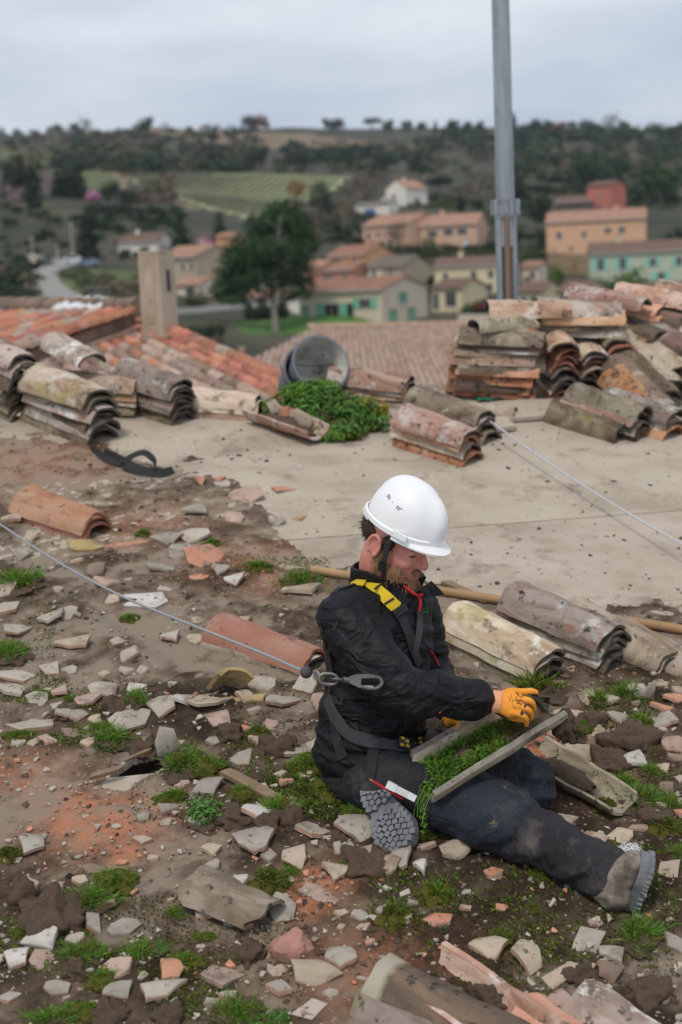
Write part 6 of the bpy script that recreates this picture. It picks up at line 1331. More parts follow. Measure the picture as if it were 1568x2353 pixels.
def blades(n, rx, ry, h, w, seed, lean=.9, zb=None):
    r = np.random.default_rng(seed); a = r.uniform(0, 6.283, n); q = np.sqrt(r.random(n)); ph = r.uniform(0, 6.28, 4); q = q * (.72 + .22 * np.sin(2 * a + ph[0]) + .2 * np.sin(3 * a + ph[1]) + .16 * np.sin(7 * a + ph[2])) ; x, y = q * np.cos(a) * rx, q * np.sin(a) * ry
    z = (zb * (1 - q ** 2) if zb else 0) * np.ones(n); cl_ = .5 + .5 * np.sin(x * 5 + ph[3]) * np.sin(y * 5 + ph[0]); ln = h * r.uniform(.35, 1.2, n) * (.45 + .9 * cl_); d = np.stack([np.cos(a) * q * lean + r.normal(size=n) * .45, np.sin(a) * q * lean + r.normal(size=n) * .45, np.ones(n) * .7], 1) + np.array([.25 * math.cos(seed), .25 * math.sin(seed), 0]); d /= np.linalg.norm(d, axis=1)[:, None]
    p = np.stack([x, y, z], 1); s_ = np.cross(d, r.normal(size=(n, 3))); s_ /= np.linalg.norm(s_, axis=1)[:, None]; w_ = w * r.uniform(.6, 1.3, n)[:, None]
    m_ = p + d * ln[:, None] * .55; e_ = p + d * ln[:, None] + np.stack([d[:, 0], d[:, 1], -np.abs(d[:, 2])], 1) * ln[:, None] * .25 * r.random(n)[:, None]
    return np.concatenate([np.stack([p - s_ * w_ * .6, p + s_ * w_ * .6, m_ + s_ * w_, m_ - s_ * w_], 1), np.stack([m_ - s_ * w_, m_ + s_ * w_, e_ + s_ * w_ * .15, e_ - s_ * w_ * .15], 1)]).reshape(-1, 3)
def lump(seed, n=26, m=16, rough=.28, f=2.2):
    mb = MB(); ellip(mb, (0, 0, 0), (1, 1, 1), None, n, m); o = []
    for v in mb.v:
        q = Vector(v); k = 1 + rough * (mnoise.fractal(q * f + Vector((seed * 3.3, seed, 0)), 1, 2, 4)); z = q.z * k; o.append((q.x * k, q.y * k, z if z > 0 else z * .4))
    mb.v = o; return mb
LUMP = {(k, m_): lump(k, 40, 24, .55, 1.7).mesh('soil_clod', M[m_], 'all') for k in range(4) for m_ in ('clod',)}
MOSSB = [lump(9 + k, 26, 14, .5, 1.8).mesh('cushion', M['moss_brown'], 'all') for k in range(2)]
GR = {}
for k in range(3):
    GR[('grass', k)] = [quads_mesh('blades', blades(520, 1, 1, .62, .016, k, zb=.25), M['grass']), quads_mesh('blades', blades(160, 1, 1, .5, .014, k + 20, zb=.3), M['moss'])]
    GR[('moss', k)] = [quads_mesh('blades', blades(900, 1, 1, .20, .022, k + 5, zb=.45, lean=.6), M['moss']), quads_mesh('blades', blades(260, 1, 1, .42, .014, k + 30, zb=.45), M['grass'])]
    GR[('brown', k)] = [quads_mesh('blades', blades(900, 1, 1, .16, .022, k + 5, zb=.55, lean=.6), M['moss_brown']), quads_mesh('blades', blades(160, 1, 1, .45, .014, k + 30, zb=.5), M['grass'])]
    GR[('weed', k)] = [quads_mesh('leaves', leaves([(0, 0, .45, .9, .9, .5)], 420, .13, k + 60, aspect=.34, up=.7), M['weed']), quads_mesh('leaves', leaves([(0, 0, .3, .9, .9, .35)], 120, .10, k + 70, aspect=.3, up=.7), M['grass'])]
# thin ground moss creeping between the rubble
def ground_moss(name, label, n, mat, seed, h, w, zones, thr):
    r = np.random.default_rng(seed); U, V_ = [], []
    for (u0, v0, u1, v1, k) in zones: m_ = int(n * k); U.append(r.uniform(u0, u1, m_)); V_.append(r.uniform(v0, v1, m_))
    U = np.concatenate(U); V_ = np.concatenate(V_); q = np.array([st(G(a, b)) for a, b in zip(U, V_)]); m_ = fbm(q[:, 0] * 3.2 + seed, q[:, 1] * 3.6 + 7, 4, .6); Hd, Dd, Rd_ = dirt_fields(q[:, 0][None], q[:, 1][None]); k = (m_ > thr) & (Hd[0] > -.05); q, Hk = q[k], np.maximum(Hd[0][k], 0)
    b = blades(len(q), .0, .0, h, w, seed).reshape(2, -1, 4, 3); rt = b[0][:, :2].mean(1); b = b - rt[None, :, None, :]
    W3 = RO + (q[:, 0][None, :, None, None] + b[..., :1]) * RS + (q[:, 1][None, :, None, None] + b[..., 1:2]) * RT + (Hk[None, :, None, None] + b[..., 2:]) * RN
    o = bpy.data.objects.new(name, quads_mesh(name, W3.reshape(-1, 3), M[mat])); COL.objects.link(o); tag(o, label, 'ground moss', kind='stuff')
GZ = [(0, 1560, 330, 1720, .16), (300, 1600, 760, 1900, .22), (0, 2050, 700, 2353, .34), (620, 1730, 850, 1900, .1), (1340, 1580, 1600, 1980, .26), (850, 2000, 1560, 2300, .22), (540, 1280, 760, 1370, .05), (0, 1300, 130, 1560, .06)]
ground_moss('ground_moss', 'thin yellow green moss creeping between the rubble', 15000, 'moss', 3, .016, .0022, GZ, .56); ground_moss('ground_moss', 'dark brownish moss creeping between the rubble', 12000, 'moss_brown', 5, .014, .0024, GZ, .56); ground_moss('ground_grass', 'short green grass growing between the rubble', 6500, 'grass', 3, .022, .0018, GZ, .62)
for k in range(3):
    for kk in ('grass', 'moss', 'brown'): GR[(kk, k)].append(quads_mesh('dry_blades', blades(70, 1, 1, .5 if kk == 'grass' else .36, .011, k + 50, zb=.35), M['weed_yellow']))
# ---- labels that single out one thing: how it looks + where it lies
MARKS = [('the hole in the deck', 312, 1770), ('the clean terracotta stack', 140, 1165), ('the grey boot sole', 895, 1885), ('the outstretched boot', 1460, 2035), ('the lichen covered tile', 530, 2090), ('the speckled foreground tile', 950, 2290),
         ('the black strap', 300, 1055), ('the white helmet', 950, 1190), ('the tile pair left of the worker', 600, 1460), ('the patch of orange dust', 225, 1890), ('the upturned mossy tile', 1300, 1800), ('the slanting middle stack', 1010, 1040),
         ('the bottom left corner', 60, 2330), ('the bottom right corner', 1500, 2330), ('the left image edge', 10, 1620), ('the tile stack behind the worker', 1160, 1500), ('the right image edge', 1560, 1820), ('the worker\'s knee', 1130, 1900), ('the curled mustard shard', 530, 1590), ('the pink brick lump', 668, 2186), ('the big brown clod', 122, 2095), ('the steel carabiner', 810, 1565), ('the leafy weed', 468, 1866), ('the old wooden lath', 604, 1826), ('the white marker pen', 925, 1822), ('the wooden pole', 790, 1325), ('the shard standing at the hole', 384, 1712), ('the orange triangular shard', 390, 2246), ('the held tile', 1130, 1730), ('the white fluff', 1446, 1962), ('the low white block', 331, 1390), ('the orange glove', 1180, 1615), ('the pencil', 870, 1805)]
USED = set()
DIRW = [('right of', 0), ('below', 1), ('left of', 2), ('above', 3)]
def where(u, v, k=0):
    m_ = sorted((q for q in MARKS if math.hypot((q[1] - u), (q[2] - v) * 1.3) > 28), key=lambda q: math.hypot(q[1] - u, (q[2] - v) * 1.3))[k]; dx, dy = u - m_[1], (v - m_[2]) * 1.15
    if m_[0].endswith(('edge', 'corner')): return 'near ' + m_[0]
    h_ = 'right' if dx > 0 else 'left'; w_ = 'below' if dy > 0 else 'above'
    if abs(dx) > 2.2 * abs(dy): return f'{h_} of {m_[0]}'
    if abs(dy) > 2.2 * abs(dx): return f'{w_} {m_[0]}'
    return f'{w_} and {h_} of {m_[0]}'
def uniq(desc, u, v, size=None):
    cands = [f'{desc} {where(u, v)}', f'{desc} {where(u, v, 1)}', f'{desc} {where(u, v, 2)}', f'{desc} {where(u, v)} and {where(u, v, 1)}']
    if size is not None: sz = 'larger' if size > 75 else 'smaller' if size < 50 else 'middle-sized'; cands += [f'{sz} {desc} {where(u, v)}', f'{sz} {desc} {where(u, v, 1)}', f'{sz} {desc} {where(u, v, 2)}']
    cands += [f'{desc} {where(u, v)}, further from it', f'{desc} {where(u, v, 1)}, further from it', f'{desc} {where(u, v)}, furthest from it', f'{desc} {where(u, v, 3)}']
    for c in cands:
        if c not in USED and len(c.split()) <= 16: USED.add(c); return c
    return cands[-1]
CLUMPS = [(40, 1345, 115, 62, 'grass'), (20, 1500, 90, 66, 'grass'), (95, 1598, 80, 34, 'moss'), (160, 1604, 30, 34, 'grass'), (314, 1612, 62, 60, 'grass'), (45, 1692, 80, 36, 'moss'), (255, 1692, 140, 62, 'grass'), (232, 1672, 80, 36, 'moss'), (425, 1742, 105, 105, 'grass'), (480, 1765, 90, 62, 'moss'), (468, 1866, 105, 84, 'weed'), (395, 1828, 90, 36, 'moss'),
    (560, 1830, 90, 40, 'moss'), (640, 1862, 110, 56, 'grass'), (690, 1335, 115, 52, 'grass'), (592, 1308, 74, 30, 'moss'), (715, 1760, 110, 70, 'moss'), (765, 1815, 120, 90, 'moss'), (700, 1830, 90, 60, 'brown'), (818, 1868, 66, 50, 'grass'), (625, 2020, 104, 88, 'brown'), (672, 2000, 46, 50, 'grass'), (210, 2065, 125, 80, 'grass'), (270, 2022, 130, 36, 'moss'), (402, 2096, 54, 36, 'grass'),
    (190, 2192, 115, 86, 'grass'), (330, 2182, 110, 60, 'grass'), (420, 2205, 110, 50, 'moss'), (240, 2250, 90, 60, 'moss'), (553, 2188, 78, 46, 'grass'), (548, 2325, 145, 110, 'grass'), (195, 2322, 110, 60, 'moss'), (120, 2340, 130, 46, 'grass'), (45, 2140, 50, 50, 'moss'), (1000, 2052, 92, 66, 'moss'), (908, 2115, 92, 76, 'brown'), (1146, 2156, 66, 60, 'brown'), (1472, 2138, 120, 110, 'grass'), (1440, 1592, 74, 60, 'grass'), (1375, 1605, 60, 50, 'grass'),
    (1420, 1800, 110, 76, 'moss'), (1470, 1830, 110, 76, 'grass'), (1390, 1850, 70, 46, 'brown'), (1535, 1900, 90, 66, 'brown'), (1560, 1965, 60, 66, 'grass'), (1350, 1665, 80, 42, 'moss'), (1540, 1850, 70, 50, 'grass'), (1470, 1660, 70, 36, 'moss'), (1500, 1770, 60, 40, 'grass'), (1235, 2018, 60, 44, 'brown'), (790, 2000, 40, 30, 'grass'), (300, 1420, 60, 22, 'moss'), (490, 1250, 44, 22, 'moss'), (470, 2150, 60, 26, 'moss'), (150, 1212, 60, 24, 'moss'), (640, 2350, 60, 60, 'weed'), (590, 1690, 60, 50, 'brown'), (20, 1960, 70, 60, 'brown'), (980, 1930, 50, 30, 'brown'), (780, 1700, 50, 30, 'moss'), (1225, 2095, 44, 30, 'brown'), (330, 1228, 40, 18, 'moss')]
KINDW = dict(grass='bright green grass tuft', moss='yellow-green moss patch', brown='dark brownish moss cushion', weed='dark leafy weed')
random.seed(31)
def basis(an, tilt=0.0):
    x = RS * math.cos(an) + RT * math.sin(an); y = np.cross(RN, x); n = unit(RN + RS * random.uniform(-tilt, tilt) + RT * random.uniform(-tilt, tilt)); x = unit(x - n * (x @ n)); return x, np.cross(n, x), n
def surf(u, v):
    s_, t2 = st(G(u, v)); h = dirt_h(s_, t2); return G(u, v, h * .9), h
for (u, v, w, h, kind) in CLUMPS:
    vb_ = v + h * .22; c, hh = surf(u, vb_); sc = scale_at(u, vb_); rx = w / sc / 2; g_ = R(22.8) + math.atan((vb_ - 1176) / FPX); dep = max(min(h * .75 / sc / math.sin(g_) / 2, rx * 1.25), rx * .55)
    e = empty('moss_clump' if kind != 'weed' else 'weed', c, uniq(KINDW[kind], u, v, w), 'moss' if kind in ('moss', 'brown') else 'grass' if kind == 'grass' else 'weed', 'green tufts growing in the rubble')
    x, y, n = RS, RT, RN; hz_ = min(rx, dep)
    k = random.randrange(3); rot = random.uniform(0, 6.28); cx, sxn = math.cos(rot), math.sin(rot)
    for me_, zs in zip(GR[(kind, k)], (1.0, 1.0, 1.0)):
        o = bpy.data.objects.new(me_.name.split('.')[0], me_); COL.objects.link(o); o.parent = e
        Rm = Matrix.Rotation(rot, 4, 'Z'); S_ = Matrix.Diagonal((rx, dep, hz_ * (1.0 if kind != 'weed' else 1.15), 1)); o.matrix_basis = m4(x, y, n, (0, 0, 0)) @ S_ @ Rm
    o = bpy.data.objects.new('cushion', MOSSB[k % 2] if kind in ('moss', 'brown') else LUMP[(k, 'clod')]); COL.objects.link(o); o.parent = e; f_ = .30 if kind in ('grass', 'weed') else .42
    o.matrix_basis = m4(x, y, n, (0, 0, 0)) @ Matrix.Diagonal((rx * .92, dep * .92, hz_ * f_, 1)) @ Matrix.Rotation(rot, 4, 'Z')
CLODS = [(122, 2098, 150, 84, 'big brown soil clod'), (392, 2325, 84, 90, 'brown soil clod'), (570, 2185, 90, 50, 'crumbly soil clod'), (372, 1690, 60, 40, 'crumbly soil clod'), (835, 1985, 125, 60, 'brown soil clod'), (1452, 1695, 140, 72, 'big brown soil clod'), (640, 1718, 100, 54, 'brown soil clod'), (528, 1692, 74, 46, 'crumbly soil clod'), (662, 1888, 90, 56, 'brown soil clod'), (40, 2050, 110, 70, 'brown soil clod'), (620, 1900, 70, 50, 'crumbly soil clod'), (265, 1628, 60, 40, 'crumbly soil clod'),
         (1390, 1740, 100, 60, 'brown soil clod'), (1360, 1655, 80, 46, 'crumbly soil clod'), (1500, 1880, 90, 44, 'brown soil clod'), (330, 1720, 70, 34, 'crumbly soil clod'), (150, 1640, 70, 34, 'brown soil clod'), (540, 1880, 90, 40, 'brown soil clod'), (250, 2330, 90, 46, 'brown soil clod'), (780, 1935, 60, 34, 'crumbly soil clod'), (1130, 2300, 110, 60, 'crumbly soil clod'), (1500, 2280, 110, 50, 'brown soil clod'), (1330, 2240, 80, 40, 'crumbly soil clod'), (180, 2230, 70, 40, 'crumbly soil clod')]
for (u, v, w, h, desc) in CLODS:
    c, hh = surf(u, v + h * .25); sc = scale_at(u, v); rx = w / sc / 2; k = random.randrange(4); o = inst('soil_clod', LUMP[(k, 'clod')], m4(RS, RT, RN, c - RN * rx * .08) @ Matrix.Diagonal((rx, rx * .8, min(rx * .75, h / sc * .62), 1)) @ Matrix.Rotation(random.uniform(0, 6), 4, 'Z')); tag(o, uniq(desc, u, v, w), 'soil clod', 'soil clods in the rubble')

# ================================================================== BROKEN TILE SHARDS
def smat(n, a, b, sp=(), val=.10): M[n] = pmat(n, [(.3, a), (.7, b)], scale=12, rough=.95, bump=.45, bscale=70, bdist=.004, val=val, spots=[(10, .52, .68, (.20, .155, .115)), (30, .60, .68, (.13, .10, .078))] + list(sp), detail=8)
smat('s_pale', (.34, .29, .235), (.46, .40, .33)); smat('s_grey', (.27, .235, .195), (.39, .345, .29)); smat('s_buff', (.36, .28, .205), (.47, .385, .295)); smat('s_terra', (.47, .20, .115), (.55, .30, .20)); smat('s_pink', (.35, .235, .185), (.46, .34, .28)); smat('s_white', (.43, .39, .35), (.56, .52, .475)); smat('s_mustard', (.34, .24, .10), (.46, .35, .18), [(9, .55, .68, (.22, .17, .09))])
smat('s_brown', (.20, .14, .10), (.30, .22, .165)); smat('s_edge', (.36, .20, .135), (.46, .31, .23))
SH = [(35, 1198, 60, 28, 'buff'), (199, 1261, 88, 36, 'mustard'), (290, 1254, 110, 20, 'terra'), (385, 1247, 75, 24, 'grey'), (450, 1242, 78, 32, 'pale'), (417, 1273, 62, 28, 'pale'), (471, 1295, 96, 50, 'terra'), (366, 1309, 78, 38, 'grey'), (462, 1337, 54, 30, 'terra'), (504, 1329, 48, 24, 'pale'), (539, 1350, 56, 28, 'white'), (553, 1336, 38, 20, 'terra'), (242, 1350, 62, 26, 'pink'), (382, 1363, 44, 18, 'pale'), (331, 1390, 108, 34, 'white'), (19, 1367, 50, 40, 'buff'), (18, 1406, 56, 34, 'pale'), (122, 1432, 66, 32, 'pale'), (159, 1418, 46, 28, 'grey'), (38, 1451, 90, 46, 'pale'), (169, 1486, 86, 30, 'buff'), (450, 1184, 60, 28, 'grey'), (570, 1144, 84, 32, 'pink'), (657, 1125, 62, 22, 'terra'), (460, 1113, 34, 18, 'terra'), (636, 1203, 42, 22, 'pale'), (687, 1191, 36, 20, 'mustard'), (664, 1313, 80, 18, 'buff'), (694, 1369, 90, 28, 'buff'), (505, 1104, 26, 10, 'terra'),
      (41, 1558, 92, 34, 'pale'), (31, 1589, 74, 50, 'pale'), (205, 1612, 68, 44, 'pink'), (238, 1594, 70, 36, 'pale'), (320, 1585, 58, 32, 'white'), (133, 1630, 34, 24, 'pale'), (162, 1655, 78, 30, 'grey'), (70, 1669, 112, 62, 'pale'), (293, 1665, 98, 72, 'pale'), (377, 1640, 72, 50, 'pale'), (420, 1630, 58, 26, 'white'), (478, 1624, 118, 60, 'buff'), (595, 1583, 78, 34, 'pale'), (650, 1620, 80, 40, 'pale'), (509, 1671, 68, 42, 'pink'), (556, 1753, 60, 40, 'grey'), (482, 1823, 72, 46, 'grey'), (380, 1866, 56, 28, 'grey'), (595, 1884, 84, 40, 'white'), (583, 1942, 98, 84, 'grey'), (72, 1950, 58, 60, 'grey'), (164, 1692, 46, 32, 'brown'), (620, 1678, 40, 30, 'pink'),
      (67, 2044, 58, 46, 'buff'), (98, 2170, 102, 56, 'white'), (40, 2220, 58, 50, 'white'), (98, 2213, 62, 44, 'pink'), (263, 2240, 84, 56, 'pink'), (390, 2246, 56, 54, 'terra'), (506, 2248, 106, 74, 'pink'), (218, 2130, 42, 62, 'grey'), (280, 2137, 84, 44, 'grey'), (269, 2291, 74, 40, 'grey'), (370, 2295, 124, 54, 'pale'), (129, 2278, 62, 36, 'grey'), (539, 2037, 68, 36, 'white'), (650, 2100, 64, 80, 'grey'), (643, 2282, 58, 50, 'grey'), (22, 2300, 58, 30, 'grey'), (681, 1985, 64, 54, 'buff'), (621, 1975, 44, 40, 'grey'), (218, 2320, 24, 20, 'pink'),
      (722, 1921, 86, 54, 'pale'), (819, 1920, 112, 66, 'grey'), (791, 1962, 50, 42, 'grey'), (1047, 1971, 80, 50, 'buff'), (1069, 1946, 62, 32, 'brown'), (888, 2009, 68, 46, 'pink'), (925, 1996, 58, 60, 'grey'), (969, 2012, 30, 40, 'white'), (741, 2068, 98, 68, 'pink'), (769, 2027, 64, 48, 'buff'), (782, 2215, 72, 60, 'pale'), (725, 2249, 118, 56, 'buff'), (716, 2333, 88, 50, 'pale'), (1006, 2137, 72, 36, 'terra'), (1122, 2199, 92, 60, 'buff'), (1206, 2212, 78, 72, 'buff'), (1353, 2174, 88, 60, 'grey'), (1404, 2205, 60, 48, 'grey'), (1294, 2252, 110, 42, 'buff'), (1088, 2249, 46, 38, 'buff'), (1400, 2245, 62, 46, 'brown'), (1360, 1943, 80, 48, 'buff'), (1424, 1932, 72, 38, 'buff'), (1552, 2180, 44, 56, 'grey'), (1290, 2308, 68, 54, 'pink'), (1542, 2020, 66, 46, 'buff'), (1300, 1897, 58, 30, 'pale'), (1469, 1903, 60, 32, 'pink'),
      (1326, 1745, 96, 44, 'buff'), (1460, 1755, 56, 40, 'white'), (1525, 1660, 70, 42, 'grey'), (1546, 1620, 64, 22, 'terra'), (1519, 1636, 62, 20, 'terra'), (1546, 1719, 56, 34, 'pink'), (1171, 1726, 68, 48, 'pink'), (1330, 1647, 54, 42, 'pink'), (1421, 1658, 58, 28, 'grey'), (1266, 1692, 28, 30, 'pink'), (1353, 1609, 40, 42, 'buff'), (1247, 1664, 36, 28, 'pink'), (1512, 1579, 36, 40, 'pink'), (1550, 1750, 44, 20, 'brown'), (1091, 1404, 38, 18, 'pink'), (731, 1720, 54, 42, 'pale'), (680, 1725, 78, 52, 'pale'), (733, 1632, 40, 44, 'pink'), (706, 1592, 64, 40, 'pale'), (1560, 1600, 40, 26, 'buff'), (1180, 1770, 50, 30, 'buff'), (1300, 1700, 60, 30, 'pink'), (1010, 1905, 40, 26, 'grey')]
CW = dict(pale='pale dusty', grey='grey', buff='buff', terra='orange terracotta', pink='pinkish', white='whitish', mustard='mustard lichen-stained', brown='dark brown')
def shard_mesh(w, d, th, seed, col, curve):
    r = np.random.default_rng(seed); n = int(r.choice([4, 4, 5, 5, 6, 7])); a = np.sort(r.uniform(0, 6.28, 1) + np.arange(n) * 6.283 / n + r.uniform(-.38, .38, n)); rr = r.uniform(.76, 1.15, n)
    # straight broken edges: subdivide the polygon outline
    P_ = np.stack([np.cos(a) * rr, np.sin(a) * rr], 1); P_ = P_ / np.abs(P_).max(0); out = []
    for i in range(n):
        for t in (0, .35, .7): q = P_[i] * (1 - t) + P_[(i + 1) % n] * t; out.append(q * (1 + (r.uniform(-.035, .035) if t else 0)))
    out = np.array(out) * [w / 2, d / 2]; k = len(out); zf = lambda p_: curve * (1 - (p_[1] / (d / 2 + 1e-6)) ** 2) * min(d, .1) * .28
    vs = []; jit = lambda: r.uniform(-.0012, .0012)
    for zoff, sc in ((0, 1.0),):
        for ring in (1.0, .93, .5): vs += [(p_[0] * ring, p_[1] * ring, zf(p_ * ring) + th * (.5 if ring < 1 else .36) + jit()) for p_ in out]
    vs.append((0, 0, zf(np.zeros(2)) + th * .5)); B = len(vs)
    for ring in (.98, .5): vs += [(p_[0] * ring, p_[1] * ring, zf(p_ * ring) - th * .5 + jit()) for p_ in out]
    vs.append((0, 0, zf(np.zeros(2)) - th * .5)); fs = []; mi = []
    for i in range(k):
        j = (i + 1) % k
        fs += [(i, j, k + j, k + i), (k + i, k + j, 2 * k + j, 2 * k + i), (2 * k + i, 2 * k + j, 3 * k)]; mi += [0, 0, 0]
        fs += [(B + i, B + k + i, B + k + j, B + j), (B + k + i, B + 2 * k, B + k + j), (i, B + i, B + j, j)]; mi += [0, 0, 1]
    mb = MB().add(vs, fs); me = mb.mesh('tile_shard', [M['s_' + col], M['s_edge' if r.random() < .6 or col == 'terra' else 's_' + col]], 45, recalc=False); me.polygons.foreach_set('material_index', np.array(mi, 'i'))
    bm = bmesh.new(); bm.from_mesh(me); bmesh.ops.recalc_face_normals(bm, faces=bm.faces); bm.to_mesh(me); bm.free(); return me
random.seed(77)
def shard(u, v, w, h, col, i, tilt=.10, lift=0.0, label=None):
    c, hh = surf(u, v); sc = scale_at(u, v); wm = w / sc; g_ = R(22.8) + math.atan((v - 1176) / FPX); th = random.uniform(.011, .017); dm = max(.02, min((h / sc - th * .7 * math.cos(g_)) / math.sin(g_), wm * 1.7))
    asp = wm / dm; shape = 'oblong' if asp > 1.5 else 'long narrow' if asp > 2.2 else 'angular'; curve = random.choice([0, .3, .7, .9]); x, y, n = basis(random.uniform(-.25, .25), tilt)
    if curve > .5 and shape == 'angular': shape = 'curved'
    o = inst('tile_shard', shard_mesh(wm, dm, th, 1000 + i, col, curve), m4(x, y, n, c + RN * (th * .14 + lift))); tag(o, label or uniq(f'{CW[col]} {shape} tile shard', u, v, w), 'tile shard', 'broken tile shards in the rubble'); return o
for i, (u, v, w, h, col) in enumerate(SH): shard(u, v, w * 1.06, h * 1.06, col, i, tilt=.28)
ZR = [(0, 1540, 330, 1720, 16), (300, 1560, 760, 1900, 24), (0, 1180, 560, 1520, 16), (0, 1900, 420, 2340, 14), (440, 1900, 860, 2340, 24), (860, 1960, 1400, 2330, 14), (1200, 1580, 1568, 1900, 22)]
zi = 0
for (u0, v0, u1, v1, n_) in ZR:
    c_ = 0
    while c_ < n_:
        u, v = random.uniform(u0, u1), random.uniform(v0, v1); zi += 1
        if zi > 3000: break
        if any(abs(u - q[0]) < (q[2] * .5 + 16) and abs(v - q[1]) < (q[3] * .5 + 12) for q in SH) or math.hypot(u - 310, v - 1770) < 90 or (700 < u < 1480 and 1700 < v < 2080 and v < 1750 + (u - 700) * .45): continue
        w = random.uniform(22, 58); h = w * random.uniform(.4, .75); col = random.choices(['pale', 'grey', 'buff', 'pink', 'terra', 'brown'], [3, 4, 4, 2.5, 1.2, 1.5])[0]; SH.append((u, v, w, h, col)); shard(u, v, w, h, col, 500 + zi, tilt=.32); c_ += 1
# special pieces
def curved_piece(A_, B_, mat, label, lift, flip=False, scale=.5, width=1.0, up=None):
    a, b = G(*A_), G(*B_); d = unit(b - a); u_ = RN if up is None else unit(up); u_ = unit(u_ - d * (u_ @ d)); y = np.cross(u_, d)
    if flip: u_ = -u_; y = -y
    me = tile_mesh(random.randint(0, 99), L_=.46 * scale, r0=.095 * width, r1=.085 * width, chip=2.0, span=.72).mesh('tile_shard', M[mat], 50)
    return tag(inst('tile_shard', me, m4(d, y, u_, (a + b) / 2 + RN * lift)), label, 'tile shard', 'broken tile shards in the rubble')
curved_piece((455, 2062), (610, 2128), 't_lichen', 'large lichen covered tile fragment lying in the rubble at lower left', .004, False, .58, 1.0)
cqm = tile_mesh(21, L_=.115, r0=.085, r1=.080, chip=1.5, span=.62).mesh('tile_shard', M['s_mustard'], 50)
tag(inst('tile_shard', cqm, m4(unit(RS * .45 - RT * .5 + RN * .75) * -1, unit(np.cross(unit(-RT * .7 - RN * .5), unit(RS * .45 - RT * .5 + RN * .75))), unit(np.cross(unit(RS * .45 - RT * .5 + RN * .75) * -1, unit(np.cross(unit(-RT * .7 - RN * .5), unit(RS * .45 - RT * .5 + RN * .75))))), A(532, 1590, .05))), 'curled mustard-brown tile fragment standing on its edge above the rubble', 'tile shard', 'broken tile shards in the rubble')
shard(575, 1622, 80, 22, 'mustard', 991, label='flat mustard shard lying at the foot of the upright curled one')
mp_ = G(384, 1735); me = shard_mesh(.085, .12, .013, 5, 'grey', .3); o = inst('tile_shard', me, m4(unit(RS + RN * .15), unit(RN * .95 + RT * .25 - RS * .15), unit(-RT), mp_ + RN * .05)); tag(o, 'pointed grey shard standing upright at the right end of the hole', 'tile shard', 'broken tile shards in the rubble')
me = shard_mesh(.05, .09, .013, 6, 'grey', .2); o = inst('tile_shard', me, m4(unit(RS - RN * .2), unit(RN + RS * .3), unit(-RT), G(1489, 1612) + RN * .035)); tag(o, 'small grey shard standing on edge below the broken-ended pair of tiles', 'tile shard', 'broken tile shards in the rubble')
c, hh = surf(668, 2192); M['brick'] = pmat('pink_brick', [(.3, (.42, .20, .16)), (.7, (.52, .29, .235))], scale=16, rough=.95, bump=.6, bscale=60, bdist=.006, spots=[(9, .58, .7, (.33, .2, .16))])
o = inst('brick_lump', lump(14, 20, 12, .32, 1.4).mesh('brick_lump', M['brick'], 30), m4(RS, RT, RN, c) @ Matrix.Diagonal((.056, .048, .05, 1))); tag(o, 'pink brick lump lying below the lichen covered tile', 'brick')
# chips too many to count
vsx = []; fsx = []; r = np.random.default_rng(4); mb = [MB(), MB()]
for i in range(1500):
    u, v = r.uniform(-40, 1600), 1180 + 1200 * r.random() ** .8
    s_, t2 = st(G(u, v)); h_, d_, rd_ = dirt_fields(np.array([[s_]]), np.array([[t2]]))
    if h_[0, 0] < -.005 or vnoise(np.array(u / 160.), np.array(v / 110.)) < .36: continue
    c = G(u, v, max(h_[0, 0], 0) + .003); w = .005 * (4.0 ** (r.random() ** 1.7)); n = int(r.integers(4, 7)); a = np.sort(r.uniform(0, 6.28, n)); x, y, nn = basis(r.uniform(0, 6), .3)
    if np.diff(a).max(initial=0) > 3 or n < 4: continue
    mb[0 if r.random() < .9 else 1].prism([c + x * math.cos(q) * w + y * math.sin(q) * w * .7 for q in a], nn * (w * .25 + .003))
tag(mb[0].build('tile_chips', M['s_pale']), 'small pale tile chips strewn between the shards', 'tile chips', kind='stuff'); tag(mb[1].build('tile_chips', M['s_terra']), 'small orange tile chips strewn between the shards', 'tile chips', kind='stuff')
# splintered wood at the hole and the slat right of it
M['wood'] = pmat('grey_wood', [(.3, (.17, .115, .07)), (.7, (.30, .215, .14))], scale=6, rough=.9, bump=.4, bscale=60, bdist=.003, stretch=(1, 1, 1))
M['handle_wood'] = pmat('broom_wood', [(.3, (.30, .175, .085)), (.7, (.42, .265, .14))], scale=5, rough=.65, bump=.15, bscale=60, bdist=.002, rand=0)
def plank(name, label, a, b, w, th, mat, cat='wood'):
    d = unit(b - a); y = unit(np.cross(RN, d)); n = np.cross(d, y); mb = MB(); L_ = np.linalg.norm(b - a); mb.prism([a - y * w / 2, a + y * w * .35 + d * .01, a + y * w / 2 + d * .03, b + y * w / 2 - d * .02, b - y * w * .1, b - y * w / 2 - d * .015], n * th); return tag(mb.build(name, M[mat]), label, cat)
plank('old_lath', 'weathered wooden lath slanting below the big moss tuft by the hole', A(515, 1776, .03), A(692, 1872, .02), .038, .016, 'wood')
plank('wood_splinter', 'short broken wood splinter at the left end of the hole', A(205, 1790, .03), A(282, 1768, .035), .022, .012, 'wood')
plank('wood_splinter', 'small upright wood splinter at the left end of the hole', A(252, 1772, .01), A(256, 1742, .06), .014, .01, 'wood')
plank('wood_splinter', 'thin wood splinter lying along the top edge of the hole', A(285, 1752, .012), A(350, 1724, .018), .012, .01, 'wood')
plank('long_lath', 'thin grey lath lying on the deck behind the worker\'s collar', A(1020, 1340, .01), A(1120, 1385, .01), .03, .015, 'wood')
